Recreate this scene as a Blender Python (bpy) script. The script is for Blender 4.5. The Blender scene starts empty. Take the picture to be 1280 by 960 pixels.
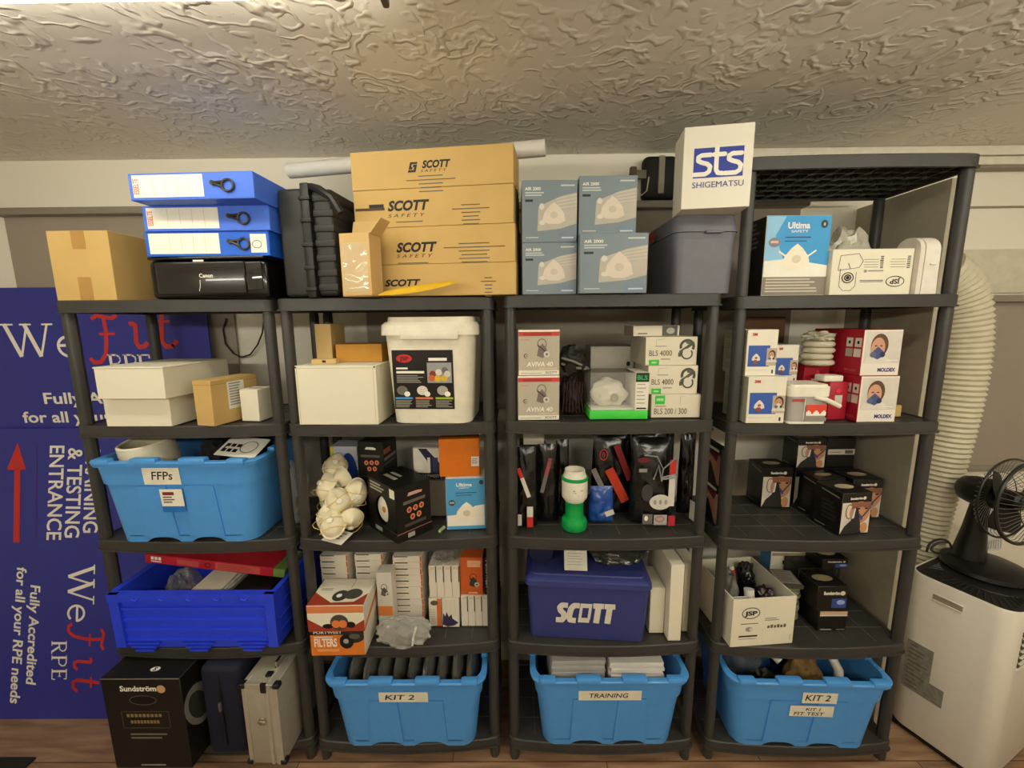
import bpy, bmesh, math, random
from mathutils import Vector, Matrix
R = math.radians
random.seed(7)
S = bpy.context.scene
COL = S.collection

# ------------------------------------------------------------------ camera, world, exposure
CAM = Vector((0.8559, -1.3577, 1.7019))
PITCH, YAW, ROLL, FPX = 0.1538, -0.007, -0.0094, 513.24
_cp, _sp, _cy, _sy = math.cos(PITCH), math.sin(PITCH), math.cos(YAW), math.sin(YAW)
FW = Vector((_sy * _cp, _cy * _cp, -_sp))
_r = Vector((_cy, -_sy, 0)); _u = _r.cross(FW)
RT = math.cos(ROLL) * _r + math.sin(ROLL) * _u
UP = -math.sin(ROLL) * _r + math.cos(ROLL) * _u
cd = bpy.data.cameras.new('camera'); co = bpy.data.objects.new('camera', cd); COL.objects.link(co)
cd.sensor_fit = 'HORIZONTAL'; cd.sensor_width = 36.0; cd.lens = 36.0 * FPX / 1280.0
cd.clip_start = 0.02; cd.clip_end = 50
co.matrix_world = Matrix(((RT.x, UP.x, -FW.x, CAM.x), (RT.y, UP.y, -FW.y, CAM.y), (RT.z, UP.z, -FW.z, CAM.z), (0, 0, 0, 1)))
S.camera = co
S.view_settings.view_transform = 'Standard'; S.view_settings.look = 'None'
S.view_settings.exposure = 0.0; S.view_settings.gamma = 1.0
S.view_settings.use_curve_mapping = False
w = bpy.data.worlds.new('world'); S.world = w; w.use_nodes = True
w.node_tree.nodes['Background'].inputs[0].default_value = (1.0, 0.85, 0.62, 1)
w.node_tree.nodes['Background'].inputs[1].default_value = 0.03
LAMP_COLOR = (1.0, 0.95, 0.79)
LAMP_NEAR, LAMP_FILL = 14.0, 34.0      # emission strength of the ceiling tubes over the shelves / of the added fill tubes behind the photographer

def ray(px, row): return FW + RT * ((px - 640) / FPX) - UP * ((row - 480) / FPX)
def on_z(px, row, z):
    d = ray(px, row); return CAM + d * ((z - CAM.z) / d.z)
def on_y(px, row, y):
    d = ray(px, row); return CAM + d * ((y - CAM.y) / d.y)

# ------------------------------------------------------------------ materials
def lin(h):
    h = h.lstrip('#'); c = [int(h[i:i + 2], 16) / 255 for i in (0, 2, 4)]
    return tuple(x / 12.92 if x <= .04045 else ((x + .055) / 1.055) ** 2.4 for x in c)
MATS = {}
def M(name, hexc='808080', rough=.6, metal=0.0, var=.06, scale=30, bump=0.0, bscale=200, trans=0.0, alpha=1.0, spec=.4, coat=0.0):
    if name in MATS: return MATS[name]
    m = bpy.data.materials.new(name); m.use_nodes = True; nt = m.node_tree; b = nt.nodes['Principled BSDF']
    c = lin(hexc)
    b.inputs['Roughness'].default_value = rough; b.inputs['Metallic'].default_value = metal
    b.inputs['Specular IOR Level'].default_value = spec; b.inputs['Coat Weight'].default_value = coat
    b.inputs['Transmission Weight'].default_value = trans; b.inputs['Alpha'].default_value = alpha
    tc = nt.nodes.new('ShaderNodeTexCoord'); nz = nt.nodes.new('ShaderNodeTexNoise'); nz.inputs['Scale'].default_value = scale
    nz.inputs['Detail'].default_value = 4
    nt.links.new(tc.outputs['Object'], nz.inputs['Vector'])
    cr = nt.nodes.new('ShaderNodeValToRGB')
    cr.color_ramp.elements[0].position = .3; cr.color_ramp.elements[1].position = .7
    cr.color_ramp.elements[0].color = tuple(x * (1 - var) for x in c) + (1,)
    cr.color_ramp.elements[1].color = tuple(min(1, x * (1 + var)) for x in c) + (1,)
    nt.links.new(nz.outputs['Fac'], cr.inputs[0]); nt.links.new(cr.outputs[0], b.inputs['Base Color'])
    if bump:
        n2 = nt.nodes.new('ShaderNodeTexNoise'); n2.inputs['Scale'].default_value = bscale; n2.inputs['Detail'].default_value = 3
        nt.links.new(tc.outputs['Object'], n2.inputs['Vector'])
        bp = nt.nodes.new('ShaderNodeBump'); bp.inputs['Strength'].default_value = bump; bp.inputs['Distance'].default_value = .004
        nt.links.new(n2.outputs['Fac'], bp.inputs['Height']); nt.links.new(bp.outputs[0], b.inputs['Normal'])
    MATS[name] = m; return m
def ink(hexc): return M('ink_' + hexc, hexc, rough=.55, var=.03)
def emit(name, col, strength):
    m = bpy.data.materials.new(name); m.use_nodes = True; nt = m.node_tree; nt.nodes.clear()
    o = nt.nodes.new('ShaderNodeOutputMaterial'); e = nt.nodes.new('ShaderNodeEmission')
    e.inputs[0].default_value = (*col, 1); e.inputs[1].default_value = strength
    nt.links.new(e.outputs[0], o.inputs[0]); return m

# ------------------------------------------------------------------ mesh builder
class Frame:
    def __init__(s, o, u, v): s.o = Vector(o); s.u = Vector(u); s.v = Vector(v); s.n = s.u.cross(s.v)
    def p(s, a, b, lay=1): return s.o + s.u * a + s.v * b + s.n * (.0004 * lay)
_TXT = {}
def text_mesh(t, bold=0.0, shear=0.0, spacing=1.0):
    k = (t, bold, shear, spacing)
    if k in _TXT: return _TXT[k]
    c = bpy.data.curves.new('t', 'FONT'); c.body = t; c.size = 1; c.offset = bold; c.shear = shear; c.space_character = spacing
    c.resolution_u = 3; c.fill_mode = 'FRONT'
    o = bpy.data.objects.new('t', c); COL.objects.link(o); bpy.context.view_layer.update()
    me = bpy.data.meshes.new_from_object(o.evaluated_get(bpy.context.evaluated_depsgraph_get()))
    v = [(q.co.x, q.co.y) for q in me.vertices]; f = [tuple(p.vertices) for p in me.polygons]
    bpy.data.objects.remove(o); bpy.data.curves.remove(c); bpy.data.meshes.remove(me)
    xs = [q[0] for q in v] or [0, 1]; ys = [q[1] for q in v] or [0, 1]
    r = (v, f, min(xs), max(xs), min(ys), max(ys)); _TXT[k] = r; return r

class MB:
    def __init__(s): s.v = []; s.f = []; s.fm = []; s.fs = []; s.mats = []; s.k = 0
    def lj(s, lay): s.k += 1; return lay + min(s.k * .012, .94)      # later prints lie over earlier ones
    def mi(s, m):
        if m not in s.mats: s.mats.append(m)
        return s.mats.index(m)
    def face(s, pts, m, smooth=False):
        n = len(s.v); s.v += [Vector(p) for p in pts]; s.f.append(tuple(range(n, n + len(pts)))); s.fm.append(s.mi(m)); s.fs.append(smooth); return s
    def raw(s, vs, fs, m, smooth=False):
        n = len(s.v); s.v += [Vector(p) for p in vs]; i = s.mi(m)
        for f in fs: s.f.append(tuple(n + k for k in f)); s.fm.append(i); s.fs.append(smooth)
        return s
    def bm(s, b, m, smooth=False, mat=None):
        b.verts.ensure_lookup_table(); b.verts.index_update()
        s.raw([(mat @ q.co) if mat else q.co.copy() for q in b.verts], [[q.index for q in f.verts] for f in b.faces], m, smooth); b.free(); return s
    def box(s, x0, x1, y0, y1, z0, z1, m, bev=0.0, seg=2, mat=None, smooth=False):
        b = bmesh.new(); bmesh.ops.create_cube(b, size=1)
        for q in b.verts: q.co = Vector((x0 + (q.co.x + .5) * (x1 - x0), y0 + (q.co.y + .5) * (y1 - y0), z0 + (q.co.z + .5) * (z1 - z0)))
        if bev: bmesh.ops.bevel(b, geom=b.edges[:], offset=bev, segments=seg, affect='EDGES', profile=.5)
        return s.bm(b, m, smooth, mat)
    def taper(s, w0, d0, w1, d1, z0, z1, m, r=.02, seg=5, y0=0.0, top=True, bottom=True, smooth=True, cx=0.0):
        """rounded-rectangle frustum; (w0,d0) at z0, (w1,d1) at z1, centred on (cx, y0)"""
        a = rrect(w0, d0, r, seg); b = rrect(w1, d1, r, seg); n = len(a)
        vs = [(cx + p[0], y0 + p[1], z0) for p in a] + [(cx + p[0], y0 + p[1], z1) for p in b]
        s.raw(vs, [(i, (i + 1) % n, n + (i + 1) % n, n + i) for i in range(n)], m, smooth)
        if bottom: s.face([vs[i] for i in reversed(range(n))], m)
        if top: s.face([vs[n + i] for i in range(n)], m)
        return s
    def cyl(s, p0, p1, r0, r1, m, n=16, caps=True, smooth=True):
        p0 = Vector(p0); p1 = Vector(p1); d = (p1 - p0).normalized()
        a = d.orthogonal().normalized(); b = d.cross(a)
        vs = [p0 + (a * math.cos(t) + b * math.sin(t)) * r0 for t in [2 * math.pi * i / n for i in range(n)]]
        vs += [p1 + (a * math.cos(t) + b * math.sin(t)) * r1 for t in [2 * math.pi * i / n for i in range(n)]]
        s.raw(vs, [(i, (i + 1) % n, n + (i + 1) % n, n + i) for i in range(n)], m, smooth)
        if caps: s.face(vs[:n][::-1], m); s.face(vs[n:], m)
        return s
    def lathe(s, prof, m, c=(0, 0, 0), n=24, smooth=True, mat=None):
        vs = []; k = len(prof)
        for i in range(n):
            t = 2 * math.pi * i / n
            for r, z in prof:
                p = Vector((c[0] + r * math.cos(t), c[1] + r * math.sin(t), c[2] + z)); vs.append(mat @ p if mat else p)
        fs = [(i * k + j, ((i + 1) % n) * k + j, ((i + 1) % n) * k + j + 1, i * k + j + 1) for i in range(n) for j in range(k - 1)]
        return s.raw(vs, fs, m, smooth)
    def tube(s, pts, r, m, n=8, smooth=True, rad=None, cap=True):
        pts = [Vector(p) for p in pts]; vs = []; a = None
        for i, p in enumerate(pts):
            d = (pts[min(i + 1, len(pts) - 1)] - pts[max(i - 1, 0)]).normalized()
            a = d.orthogonal().normalized() if a is None else (a - d * a.dot(d)).normalized()
            b = d.cross(a); rr = rad[i] if rad else r
            vs += [p + (a * math.cos(2 * math.pi * k / n) + b * math.sin(2 * math.pi * k / n)) * rr for k in range(n)]
        fs = [(i * n + k, i * n + (k + 1) % n, (i + 1) * n + (k + 1) % n, (i + 1) * n + k) for i in range(len(pts) - 1) for k in range(n)]
        s.raw(vs, fs, m, smooth)
        if cap: s.face(vs[:n][::-1], m); s.face(vs[-n:], m)
        return s
    def blob(s, c, r, m, amp=.15, sub=3, seed=0, freq=3.0, smooth=True, flat=None, mat=None):
        """crumpled ellipsoid of radii r; flat = z below which it is cut level"""
        b = bmesh.new(); bmesh.ops.create_icosphere(b, subdivisions=sub, radius=1)
        from mathutils import noise
        for q in b.verts:
            k = 1 + amp * (noise.noise(q.co * freq + Vector((seed * 7.1, seed * 3.3, seed))) * 1.5 + .5 * noise.noise(q.co * freq * 2.7 + Vector((seed, 0, 5))))
            q.co = Vector((c[0] + q.co.x * r[0] * k, c[1] + q.co.y * r[1] * k, c[2] + q.co.z * r[2] * k))
            if flat is not None and q.co.z < flat: q.co.z = flat
        return s.bm(b, m, smooth, mat)
    # ---- flat printing on a face
    def rect(s, F, a0, b0, a1, b1, m, lay=1):
        lay = s.lj(lay); return s.face([F.p(a0, b0, lay), F.p(a1, b0, lay), F.p(a1, b1, lay), F.p(a0, b1, lay)], m)
    def poly(s, F, pts, m, lay=1):
        lay = s.lj(lay); return s.face([F.p(a, b, lay) for a, b in pts], m)
    def ell(s, F, a, b, ra, rb, m, lay=1, n=20, rot=0.0):
        c, q = math.cos(rot), math.sin(rot); P = []
        for i in range(n):
            t = 2 * math.pi * i / n; x, y = ra * math.cos(t), rb * math.sin(t); P.append((a + x * c - y * q, b + x * q + y * c))
        return s.poly(F, P, m, lay)
    def ring(s, F, a, b, ra, rb, t, m, lay=1, n=24, a0=0, a1=360):
        k = n; vs = []; full = a1 - a0 >= 360; lay = s.lj(lay)
        for i in range(k + (0 if full else 1)):
            th = R(a0 + (a1 - a0) * i / k)
            vs += [F.p(a + ra * math.cos(th), b + rb * math.sin(th), lay), F.p(a + (ra - t) * math.cos(th), b + (rb - t) * math.sin(th), lay)]
        q = len(vs) // 2
        fs = [(2 * i + 1, 2 * i, 2 * ((i + 1) % q), 2 * ((i + 1) % q) + 1) for i in range(q if full else q - 1)]
        return s.raw(vs, fs, m)
    def line(s, F, pts, t, m, lay=1):
        for (a, b), (c, d) in zip(pts, pts[1:]):
            L = math.hypot(c - a, d - b) or 1e-6; nx, ny = -(d - b) / L * t / 2, (c - a) / L * t / 2
            s.poly(F, [(a - nx, b - ny), (c - nx, d - ny), (c + nx, d + ny), (a + nx, b + ny)], m, lay)
        return s
    def text(s, F, t, a, b, h, m, w=None, al='l', bold=.012, it=0.0, lay=2, rot=0.0, sp=1.0):
        """string t, base line at (a,b), letter height h (caps), optional total width w"""
        v, f, x0, x1, y0, y1 = text_mesh(t, bold, it, sp); lay = s.lj(lay)
        sc = h / .70; sx = sc if w is None else w / max(1e-6, x1 - x0)
        W = (x1 - x0) * sx; off = {'l': 0, 'c': -W / 2, 'r': -W}[al]; c, q = math.cos(rot), math.sin(rot); vs = []
        for x, y in v:
            X = (x - x0) * sx + off; Y = y * sc; vs.append(F.p(a + X * c - Y * q, b + X * q + Y * c, lay))
        return s.raw(vs, f, m)
    def greek(s, F, a0, b0, a1, b1, n, m, lay=2, rag=.3, rnd=None, fill=.5):
        """n lines of print too small to read"""
        g = random.Random(rnd if rnd is not None else int((a0 + b0 * 3) * 10000) & 0xffff); dh = (b1 - b0) / n
        for i in range(n):
            e = a1 - (a1 - a0) * rag * g.random(); s.rect(F, a0, b1 - dh * (i + fill), e, b1 - dh * i, m, lay)
        return s
    def obj(s, name, parent=None, loc=None, rz=0.0, rot=None, autosmooth=True):
        me = bpy.data.meshes.new(name); me.from_pydata([tuple(v) for v in s.v], [], s.f)
        for m in s.mats: me.materials.append(m)
        me.polygons.foreach_set('material_index', s.fm); me.polygons.foreach_set('use_smooth', s.fs); me.update()
        b = bmesh.new(); b.from_mesh(me); bmesh.ops.remove_doubles(b, verts=b.verts, dist=.000002); b.to_mesh(me); b.free(); me.set_sharp_from_angle(angle=R(38))
        o = bpy.data.objects.new(name, me); COL.objects.link(o)
        if parent: o.parent = parent
        if loc is not None: o.location = loc
        o.rotation_euler = rot if rot else (0, 0, rz)
        return o
def rrect(w, d, r, seg=5):
    P = []; r = min(r, w / 2 - 1e-4, d / 2 - 1e-4)
    for cx, cy, a in ((w / 2 - r, d / 2 - r, 0), (-w / 2 + r, d / 2 - r, 90), (-w / 2 + r, -d / 2 + r, 180), (w / 2 - r, -d / 2 + r, 270)):
        for i in range(seg + 1):
            t = R(a + 90 * i / seg); P.append((cx + r * math.cos(t), cy + r * math.sin(t)))
    return P
def frames(w, d, h):
    return dict(front=Frame((-w / 2, 0, 0), (1, 0, 0), (0, 0, 1)), right=Frame((w / 2, 0, 0), (0, 1, 0), (0, 0, 1)),
                left=Frame((-w / 2, d, 0), (0, -1, 0), (0, 0, 1)), top=Frame((-w / 2, 0, h), (1, 0, 0), (0, 1, 0)))
def tag(o, label, cat, group=None, kind=None):
    o['label'] = label
    if cat: o['category'] = cat
    if group: o['group'] = group
    if kind: o['kind'] = kind
    return o
def thing(name, label, cat, loc=(0, 0, 0), rz=0.0, group=None, rot=None):
    o = bpy.data.objects.new(name, None); COL.objects.link(o); o.location = loc; o.rotation_euler = rot if rot else (0, 0, rz)
    o.empty_display_size = .05
    return tag(o, label, cat, group)
def struct(o): o['kind'] = 'structure'; return o
def dup(root, loc, rz=None, label=None, group=None):
    r = root.copy(); COL.objects.link(r); r.location = loc
    if rz is not None: r.rotation_euler = (0, 0, rz)
    if label: r['label'] = label
    if group: r['group'] = group
    for ch in list(root.children):
        c = ch.copy(); COL.objects.link(c); c.parent = r
        for g in list(ch.children):
            d = g.copy(); COL.objects.link(d); d.parent = c
    return r
# ------------------------------------------------------------------ room shell
WALL_Y, CEIL = .50, 2.39
def plaster(name, hexc, swirl=False):
    m = bpy.data.materials.new(name); m.use_nodes = True; nt = m.node_tree; N = nt.nodes.new; L = nt.links.new
    b = nt.nodes['Principled BSDF']; b.inputs['Base Color'].default_value = (*lin(hexc), 1); b.inputs['Roughness'].default_value = .55 if swirl else .7
    b.inputs['Specular IOR Level'].default_value = .45 if swirl else .3
    tc = N('ShaderNodeTexCoord'); bp = N('ShaderNodeBump')
    if not swirl:
        nz = N('ShaderNodeTexNoise'); nz.inputs['Scale'].default_value = 60; L(tc.outputs['Object'], nz.inputs['Vector'])
        bp.inputs['Strength'].default_value = .12; bp.inputs['Distance'].default_value = .004; L(nz.outputs['Fac'], bp.inputs['Height'])
    else:
        # brushed plaster: fans of ridges, one fan per cell, patchy
        hs = []
        for i, (vs, fr) in enumerate(((3.0, 150.0), (4.6, 190.0))):
            mp = N('ShaderNodeMapping'); mp.inputs['Location'].default_value = (3.1 * i + 1, 1.7 * i, 0); L(tc.outputs['Object'], mp.inputs['Vector'])
            dn = N('ShaderNodeTexNoise'); dn.inputs['Scale'].default_value = 5; dn.inputs['Detail'].default_value = 3; L(mp.outputs[0], dn.inputs['Vector'])
            ds = N('ShaderNodeVectorMath'); ds.operation = 'SCALE'; ds.inputs['Scale'].default_value = .16; L(dn.outputs['Color'], ds.inputs[0])
            ad = N('ShaderNodeVectorMath'); ad.operation = 'ADD'; L(mp.outputs[0], ad.inputs[0]); L(ds.outputs[0], ad.inputs[1])
            vo = N('ShaderNodeTexVoronoi'); vo.inputs['Scale'].default_value = vs; vo.voronoi_dimensions = '2D'; L(ad.outputs[0], vo.inputs['Vector'])
            # centre of this fan: a random point to the side of the cell
            of = N('ShaderNodeVectorMath'); of.operation = 'MULTIPLY_ADD'; L(vo.outputs['Color'], of.inputs[0])
            of.inputs[1].default_value = (.5, .5, 0); of.inputs[2].default_value = (-.25, -.25, 0)
            c2 = N('ShaderNodeVectorMath'); c2.operation = 'ADD'; L(vo.outputs['Position'], c2.inputs[0]); L(of.outputs[0], c2.inputs[1])
            di = N('ShaderNodeVectorMath'); di.operation = 'DISTANCE'; L(ad.outputs[0], di.inputs[0]); L(c2.outputs[0], di.inputs[1])
            mu = N('ShaderNodeMath'); mu.operation = 'MULTIPLY'; L(di.outputs['Value'], mu.inputs[0]); mu.inputs[1].default_value = fr * 2
            sn = N('ShaderNodeMath'); sn.operation = 'SINE'; L(mu.outputs[0], sn.inputs[0])
            pw = N('ShaderNodeMapRange'); L(sn.outputs[0], pw.inputs[0]); pw.inputs[1].default_value = .15; pw.inputs[2].default_value = 1.0
            mk = N('ShaderNodeTexNoise'); mk.inputs['Scale'].default_value = 7 + 2 * i; mk.inputs['Detail'].default_value = 2; L(mp.outputs[0], mk.inputs['Vector'])
            mr = N('ShaderNodeMapRange'); L(mk.outputs['Fac'], mr.inputs[0]); mr.inputs[1].default_value = .44; mr.inputs[2].default_value = .66
            ml = N('ShaderNodeMath'); ml.operation = 'MULTIPLY'; L(pw.outputs[0], ml.inputs[0]); L(mr.outputs[0], ml.inputs[1]); hs.append(ml)
        mx = N('ShaderNodeMath'); mx.operation = 'ADD'; L(hs[0].outputs[0], mx.inputs[0]); L(hs[1].outputs[0], mx.inputs[1])
        bp.inputs['Strength'].default_value = .9; bp.inputs['Distance'].default_value = .006; L(mx.outputs[0], bp.inputs['Height'])
    L(bp.outputs[0], b.inputs['Normal']); return m
CREAM = plaster('cream_wall_paint', 'EAE4D4'); ARTEX = plaster('brushed_ceiling_plaster', 'E6E0D2', True)
fl = bpy.data.materials.new('wood_laminate'); fl.use_nodes = True
nt = fl.node_tree; N = nt.nodes.new; L = nt.links.new; b = nt.nodes['Principled BSDF']; b.inputs['Roughness'].default_value = .4
tc = N('ShaderNodeTexCoord'); mp = N('ShaderNodeMapping'); mp.inputs['Scale'].default_value = (1.2, 9, 1); L(tc.outputs['Object'], mp.inputs[0])
nz = N('ShaderNodeTexNoise'); nz.inputs['Scale'].default_value = 4; nz.inputs['Detail'].default_value = 8; L(mp.outputs[0], nz.inputs['Vector'])
cr = N('ShaderNodeValToRGB'); cr.color_ramp.elements[0].position = .3; cr.color_ramp.elements[1].position = .75
cr.color_ramp.elements[0].color = (*lin('7E5D42'), 1); cr.color_ramp.elements[1].color = (*lin('B69274'), 1); L(nz.outputs['Fac'], cr.inputs[0])
br = N('ShaderNodeTexBrick'); br.inputs['Scale'].default_value = 1; br.inputs['Brick Width'].default_value = 1.2; br.inputs['Row Height'].default_value = .19
br.inputs['Mortar Size'].default_value = .002; L(tc.outputs['Object'], br.inputs['Vector'])
br.inputs['Color1'].default_value = (1, 1, 1, 1); br.inputs['Color2'].default_value = (.8, .8, .8, 1); br.inputs['Mortar'].default_value = (.25, .2, .15, 1)
mx = N('ShaderNodeMix'); mx.data_type = 'RGBA'; mx.blend_type = 'MULTIPLY'; mx.inputs[0].default_value = 1
L(cr.outputs[0], mx.inputs[6]); L(br.outputs['Color'], mx.inputs[7]); L(mx.outputs[2], b.inputs['Base Color'])
X0, X1, Y0 = -2.6, 4.2, -4.2
struct(MB().box(X0 - .1, X1 + .1, Y0 - .1, WALL_Y + .1, -.1, 0, fl).obj('floor'))
struct(MB().box(X0 - .1, X1 + .1, Y0 - .1, WALL_Y + .1, CEIL, CEIL + .1, ARTEX).obj('ceiling'))
struct(MB().box(X0 - .1, X1 + .1, WALL_Y, WALL_Y + .1, 0, CEIL, CREAM).obj('wall_back'))
struct(MB().box(X0 - .1, X1 + .1, Y0 - .1, Y0, 0, CEIL, CREAM).obj('wall_front'))
struct(MB().box(X0 - .1, X0, Y0, WALL_Y, 0, CEIL, CREAM).obj('wall_left'))
struct(MB().box(X1, X1 + .1, Y0, WALL_Y, 0, CEIL, CREAM).obj('wall_right'))
wt = M('white_gloss_trim', 'DDD6C4', .4)
b = MB(); b.box(X0, 1.2, WALL_Y - .016, WALL_Y, 0, .10, wt, .004); struct(b.obj('baseboard_back'))
# raised cream band and joint strips of the wall beyond the shelving
b = MB(); b.box(2.36, X1, WALL_Y - .006, WALL_Y, 2.155, 2.163, M('joint_line', '8D8468')); struct(b.obj('trim_1'))  # dark line along the wall panel joint
b = MB(); b.box(2.36, X1, WALL_Y - .012, WALL_Y, 1.80, 1.985, M('cream_board', 'CFC8B2'), .003); struct(b.obj('trim_2'))

# ------------------------------------------------------------------ ceiling lights and added fill lights
def ceiling_or_fill_light(x0, x1, yb, label, drop=0.0, power=LAMP_NEAR):
    t = thing('ceiling_or_fill_light', label, 'ceiling light', ((x0 + x1) / 2, yb, CEIL - drop), group=None)
    h = (x1 - x0) / 2
    MB().box(-h, h, -.10, 0, -.018, 0, M('lamp_body_white', 'EEEAE0', .4), .003).obj('body', t)
    b = MB(); P = [(-.095, -.018), (-.088, -.05), (-.07, -.062), (-.03, -.062), (-.012, -.05), (-.005, -.018)]
    n = len(P); vs = [(-h + .012, y, z) for y, z in P] + [(h - .012, y, z) for y, z in P]
    nm = 'lit_diffuser_%g' % power; e = bpy.data.materials.get(nm) or emit(nm, LAMP_COLOR, power)
    if drop:  # round tube and rods, only for the added fill lights
        P = [(-.05 + .034 * math.cos(R(a)), -.05 + .034 * math.sin(R(a))) for a in range(0, 360, 24)]; P.append(P[0]); n = len(P); vs = [(-h + .012, y, z) for y, z in P] + [(h - .012, y, z) for y, z in P]
        for x in (-h * .7, h * .7): MB().cyl((x, -.05, -.0005), (x, -.05, drop), .004, .004, M('lamp_rod', '8a867c', .4, metal=.6), 8).obj('hanger', t)
    b.raw(vs, [(i, i + 1, n + i + 1, n + i) for i in range(n - 1)], e)
    if not drop: b.face(vs[:n][::-1], e); b.face(vs[n:], e)
    b.obj('diffuser', t)
    for sx in (-1, 1):
        MB().box(min(sx * h, sx * (h - .014)), max(sx * h, sx * (h - .014)), -.098, -.002, -.064, -.018, M('lamp_end_grey', '5a544a', .5), .004).obj('end_cap', t)
    return t
ceiling_or_fill_light(-.95, .61, -.42, 'white tube ceiling light at the top left of the photo')
ceiling_or_fill_light(1.35, 3.25, -.80, 'white tube ceiling light over the right half of the shelving', 0.0, LAMP_NEAR * 1.1)
ceiling_or_fill_light(-1.6, .6, -1.85, 'added hanging fill light behind the photographer, left half of the room', .38, LAMP_FILL)  # added fill light, brightens the ceiling and shelf fronts
ceiling_or_fill_light(1.2, 3.4, -1.85, 'added hanging fill light behind the photographer, right half of the room', .38, LAMP_FILL)  # second added fill light, for the right half

# ------------------------------------------------------------------ shelving units
PL = M('charcoal_plastic', '3A3834', .42, var=.1, scale=14, bump=.15, bscale=300)
PLD = M('charcoal_plastic_edge', '5A5650', .45)
UX = [-.652, .0765, .822, 1.581]; UR = [.003, .012, -.005, -.011]; UZ = [0, 0, .004, -.006]
UW, UD, LIP = .71, .36, .040
def ST(u, k): return .06 + .4197 * (k - 1) + LIP + .0008 + UZ[u - 1]
def shelf_mesh(z, bow, ribs):
    b = MB(); w, d = UW, UD; P = []; r = .022
    n = 16
    for i in range(n + 1):
        t = i / n; x = t * w; y = -bow * (1 - (2 * t - 1) ** 2)
        if i == 0: P += [(0, r)] + [(r - r * math.cos(R(a)), r - r * math.sin(R(a))) for a in (20, 45, 70)] + [(r, 0)]
        elif i == n: P += [(w - r, 0)] + [(w - r + r * math.sin(R(a)), r - r * math.cos(R(a))) for a in (20, 45, 70)] + [(w, r)]
        else: P.append((x, y))
    P = [p for p in P]; P += [(w, d), (0, d)]
    m = len(P); z1 = z + LIP; zi = z1 - .012; q = 4 * .0015
    def inset(p, e): return (p[0] + (e if p[0] < w / 2 else -e) * min(1, abs(p[0] - w / 2) / (w / 2) * 1.0), p[1] + (e if p[1] < d / 2 else -e))
    O0 = [(x, y, z) for x, y in P]; F0 = [(x * 1.0 + (-.003 if x < .01 else .003 if x > w - .01 else 0), y - (.004 if y < d / 2 else 0), z) for x, y in P]
    F1 = [(x, y, z + .006) for x, y, _ in F0]; O1 = [(x, y, z + .006) for x, y in P]; T = [(x, y, z1 - .003) for x, y in P]
    T2 = [(*inset(p, .003), z1) for p in P]; T3 = [(*inset(p, .012), z1) for p in P]; T4 = [(*inset(p, .014), z1 - .003) for p in P]
    loops = [F0, F1, O1, T, T2, T3, T4]
    vs = [p for l in loops for p in l]; fs = []
    for k in range(len(loops) - 1):
        for i in range(m):
            j = (i + 1) % m; fs.append((k * m + i, k * m + j, (k + 1) * m + j, (k + 1) * m + i))
    b.raw(vs, fs, PL); b.face(T4, PL)
    I0 = [(*inset(p, .008), z) for p in P]; I1 = [(*inset(p, .008), zi) for p in P]
    vs = F0 + I0 + I1; b.raw(vs, [(k * m + (i + 1) % m, k * m + i, (k + 1) * m + i, (k + 1) * m + (i + 1) % m) for k in range(2) for i in range(m)], PL)
    b.face(I1[::-1], PL)
    # panel grooves on top, ribs underneath
    for i in range(1, 7): b.box(w * i / 7 - .0015, w * i / 7 + .0015, .02, d - .02, z1 - .0032, z1 - .0018, PLD)
    for j in range(1, 4): b.box(.02, w - .02, d * j / 4 - .0015, d * j / 4 + .0015, z1 - .0032, z1 - .0018, PLD)
    if ribs:
        for i in range(1, 12): b.box(w * i / 12 - .002, w * i / 12 + .002, .012, d - .012, z + .006, zi, PL)
        for j in range(1, 6): b.box(.012, w - .012, d * j / 6 - .002, d * j / 6 + .002, z + .006, zi, PL)
        for i in range(1, 12):
            for j in range(1, 6): b.cyl((w * i / 12, d * j / 6, z + .004), (w * i / 12, d * j / 6, zi), .011, .011, PL, 10)
    return b
def post_mesh(zs):
    b = MB(); n = 20; r = .0185
    for z0, z1 in zs:
        ring = [(r * (1 + .05 * math.cos(6 * t)) * math.cos(t), r * (1 + .05 * math.cos(6 * t)) * math.sin(t)) for t in [2 * math.pi * i / n for i in range(n)]]
        vs = [(x * .95, y * .95, z0) for x, y in ring] + [(x, y, z0 + .015) for x, y in ring] + [(x, y, z1 - .015) for x, y in ring] + [(x * .93, y * .93, z1) for x, y in ring]
        b.raw(vs, [(k * n + i, k * n + (i + 1) % n, (k + 1) * n + (i + 1) % n, (k + 1) * n + i) for k in range(3) for i in range(n)], PL, True)
        b.face(vs[:n][::-1], PL); b.face(vs[-n:], PL)
    return b
ULAB = ['black plastic shelving unit at the left end, navy banner behind it',
        'black plastic shelving unit second from left, white bucket on its second shelf',
        'black plastic shelving unit third from left, green bottle on its middle shelf',
        'tallest black plastic shelving unit, at the right end with an empty top shelf']
for u in range(1, 5):
    n = 6 if u == 4 else 5
    t = thing('shelving_unit', ULAB[u - 1], 'shelves', (UX[u - 1], 0, UZ[u - 1]), UR[u - 1], 'row of black plastic shelving units')
    for k in range(1, n + 1):
        shelf_mesh(.06 + .4197 * (k - 1), .010 if k > 4 else .022, k >= n - 1).obj('shelf', t)
    segs = [(-UZ[u - 1], .0605)] + [(.0995 + .4197 * (k - 1), .0605 + .4197 * k) for k in range(1, n)]
    for x, y in ((.021, .024), (UW - .021, .024), (.021, UD - .021), (UW - .021, UD - .021)):
        post_mesh(segs).obj('post', t, (x, y, 0))
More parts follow.
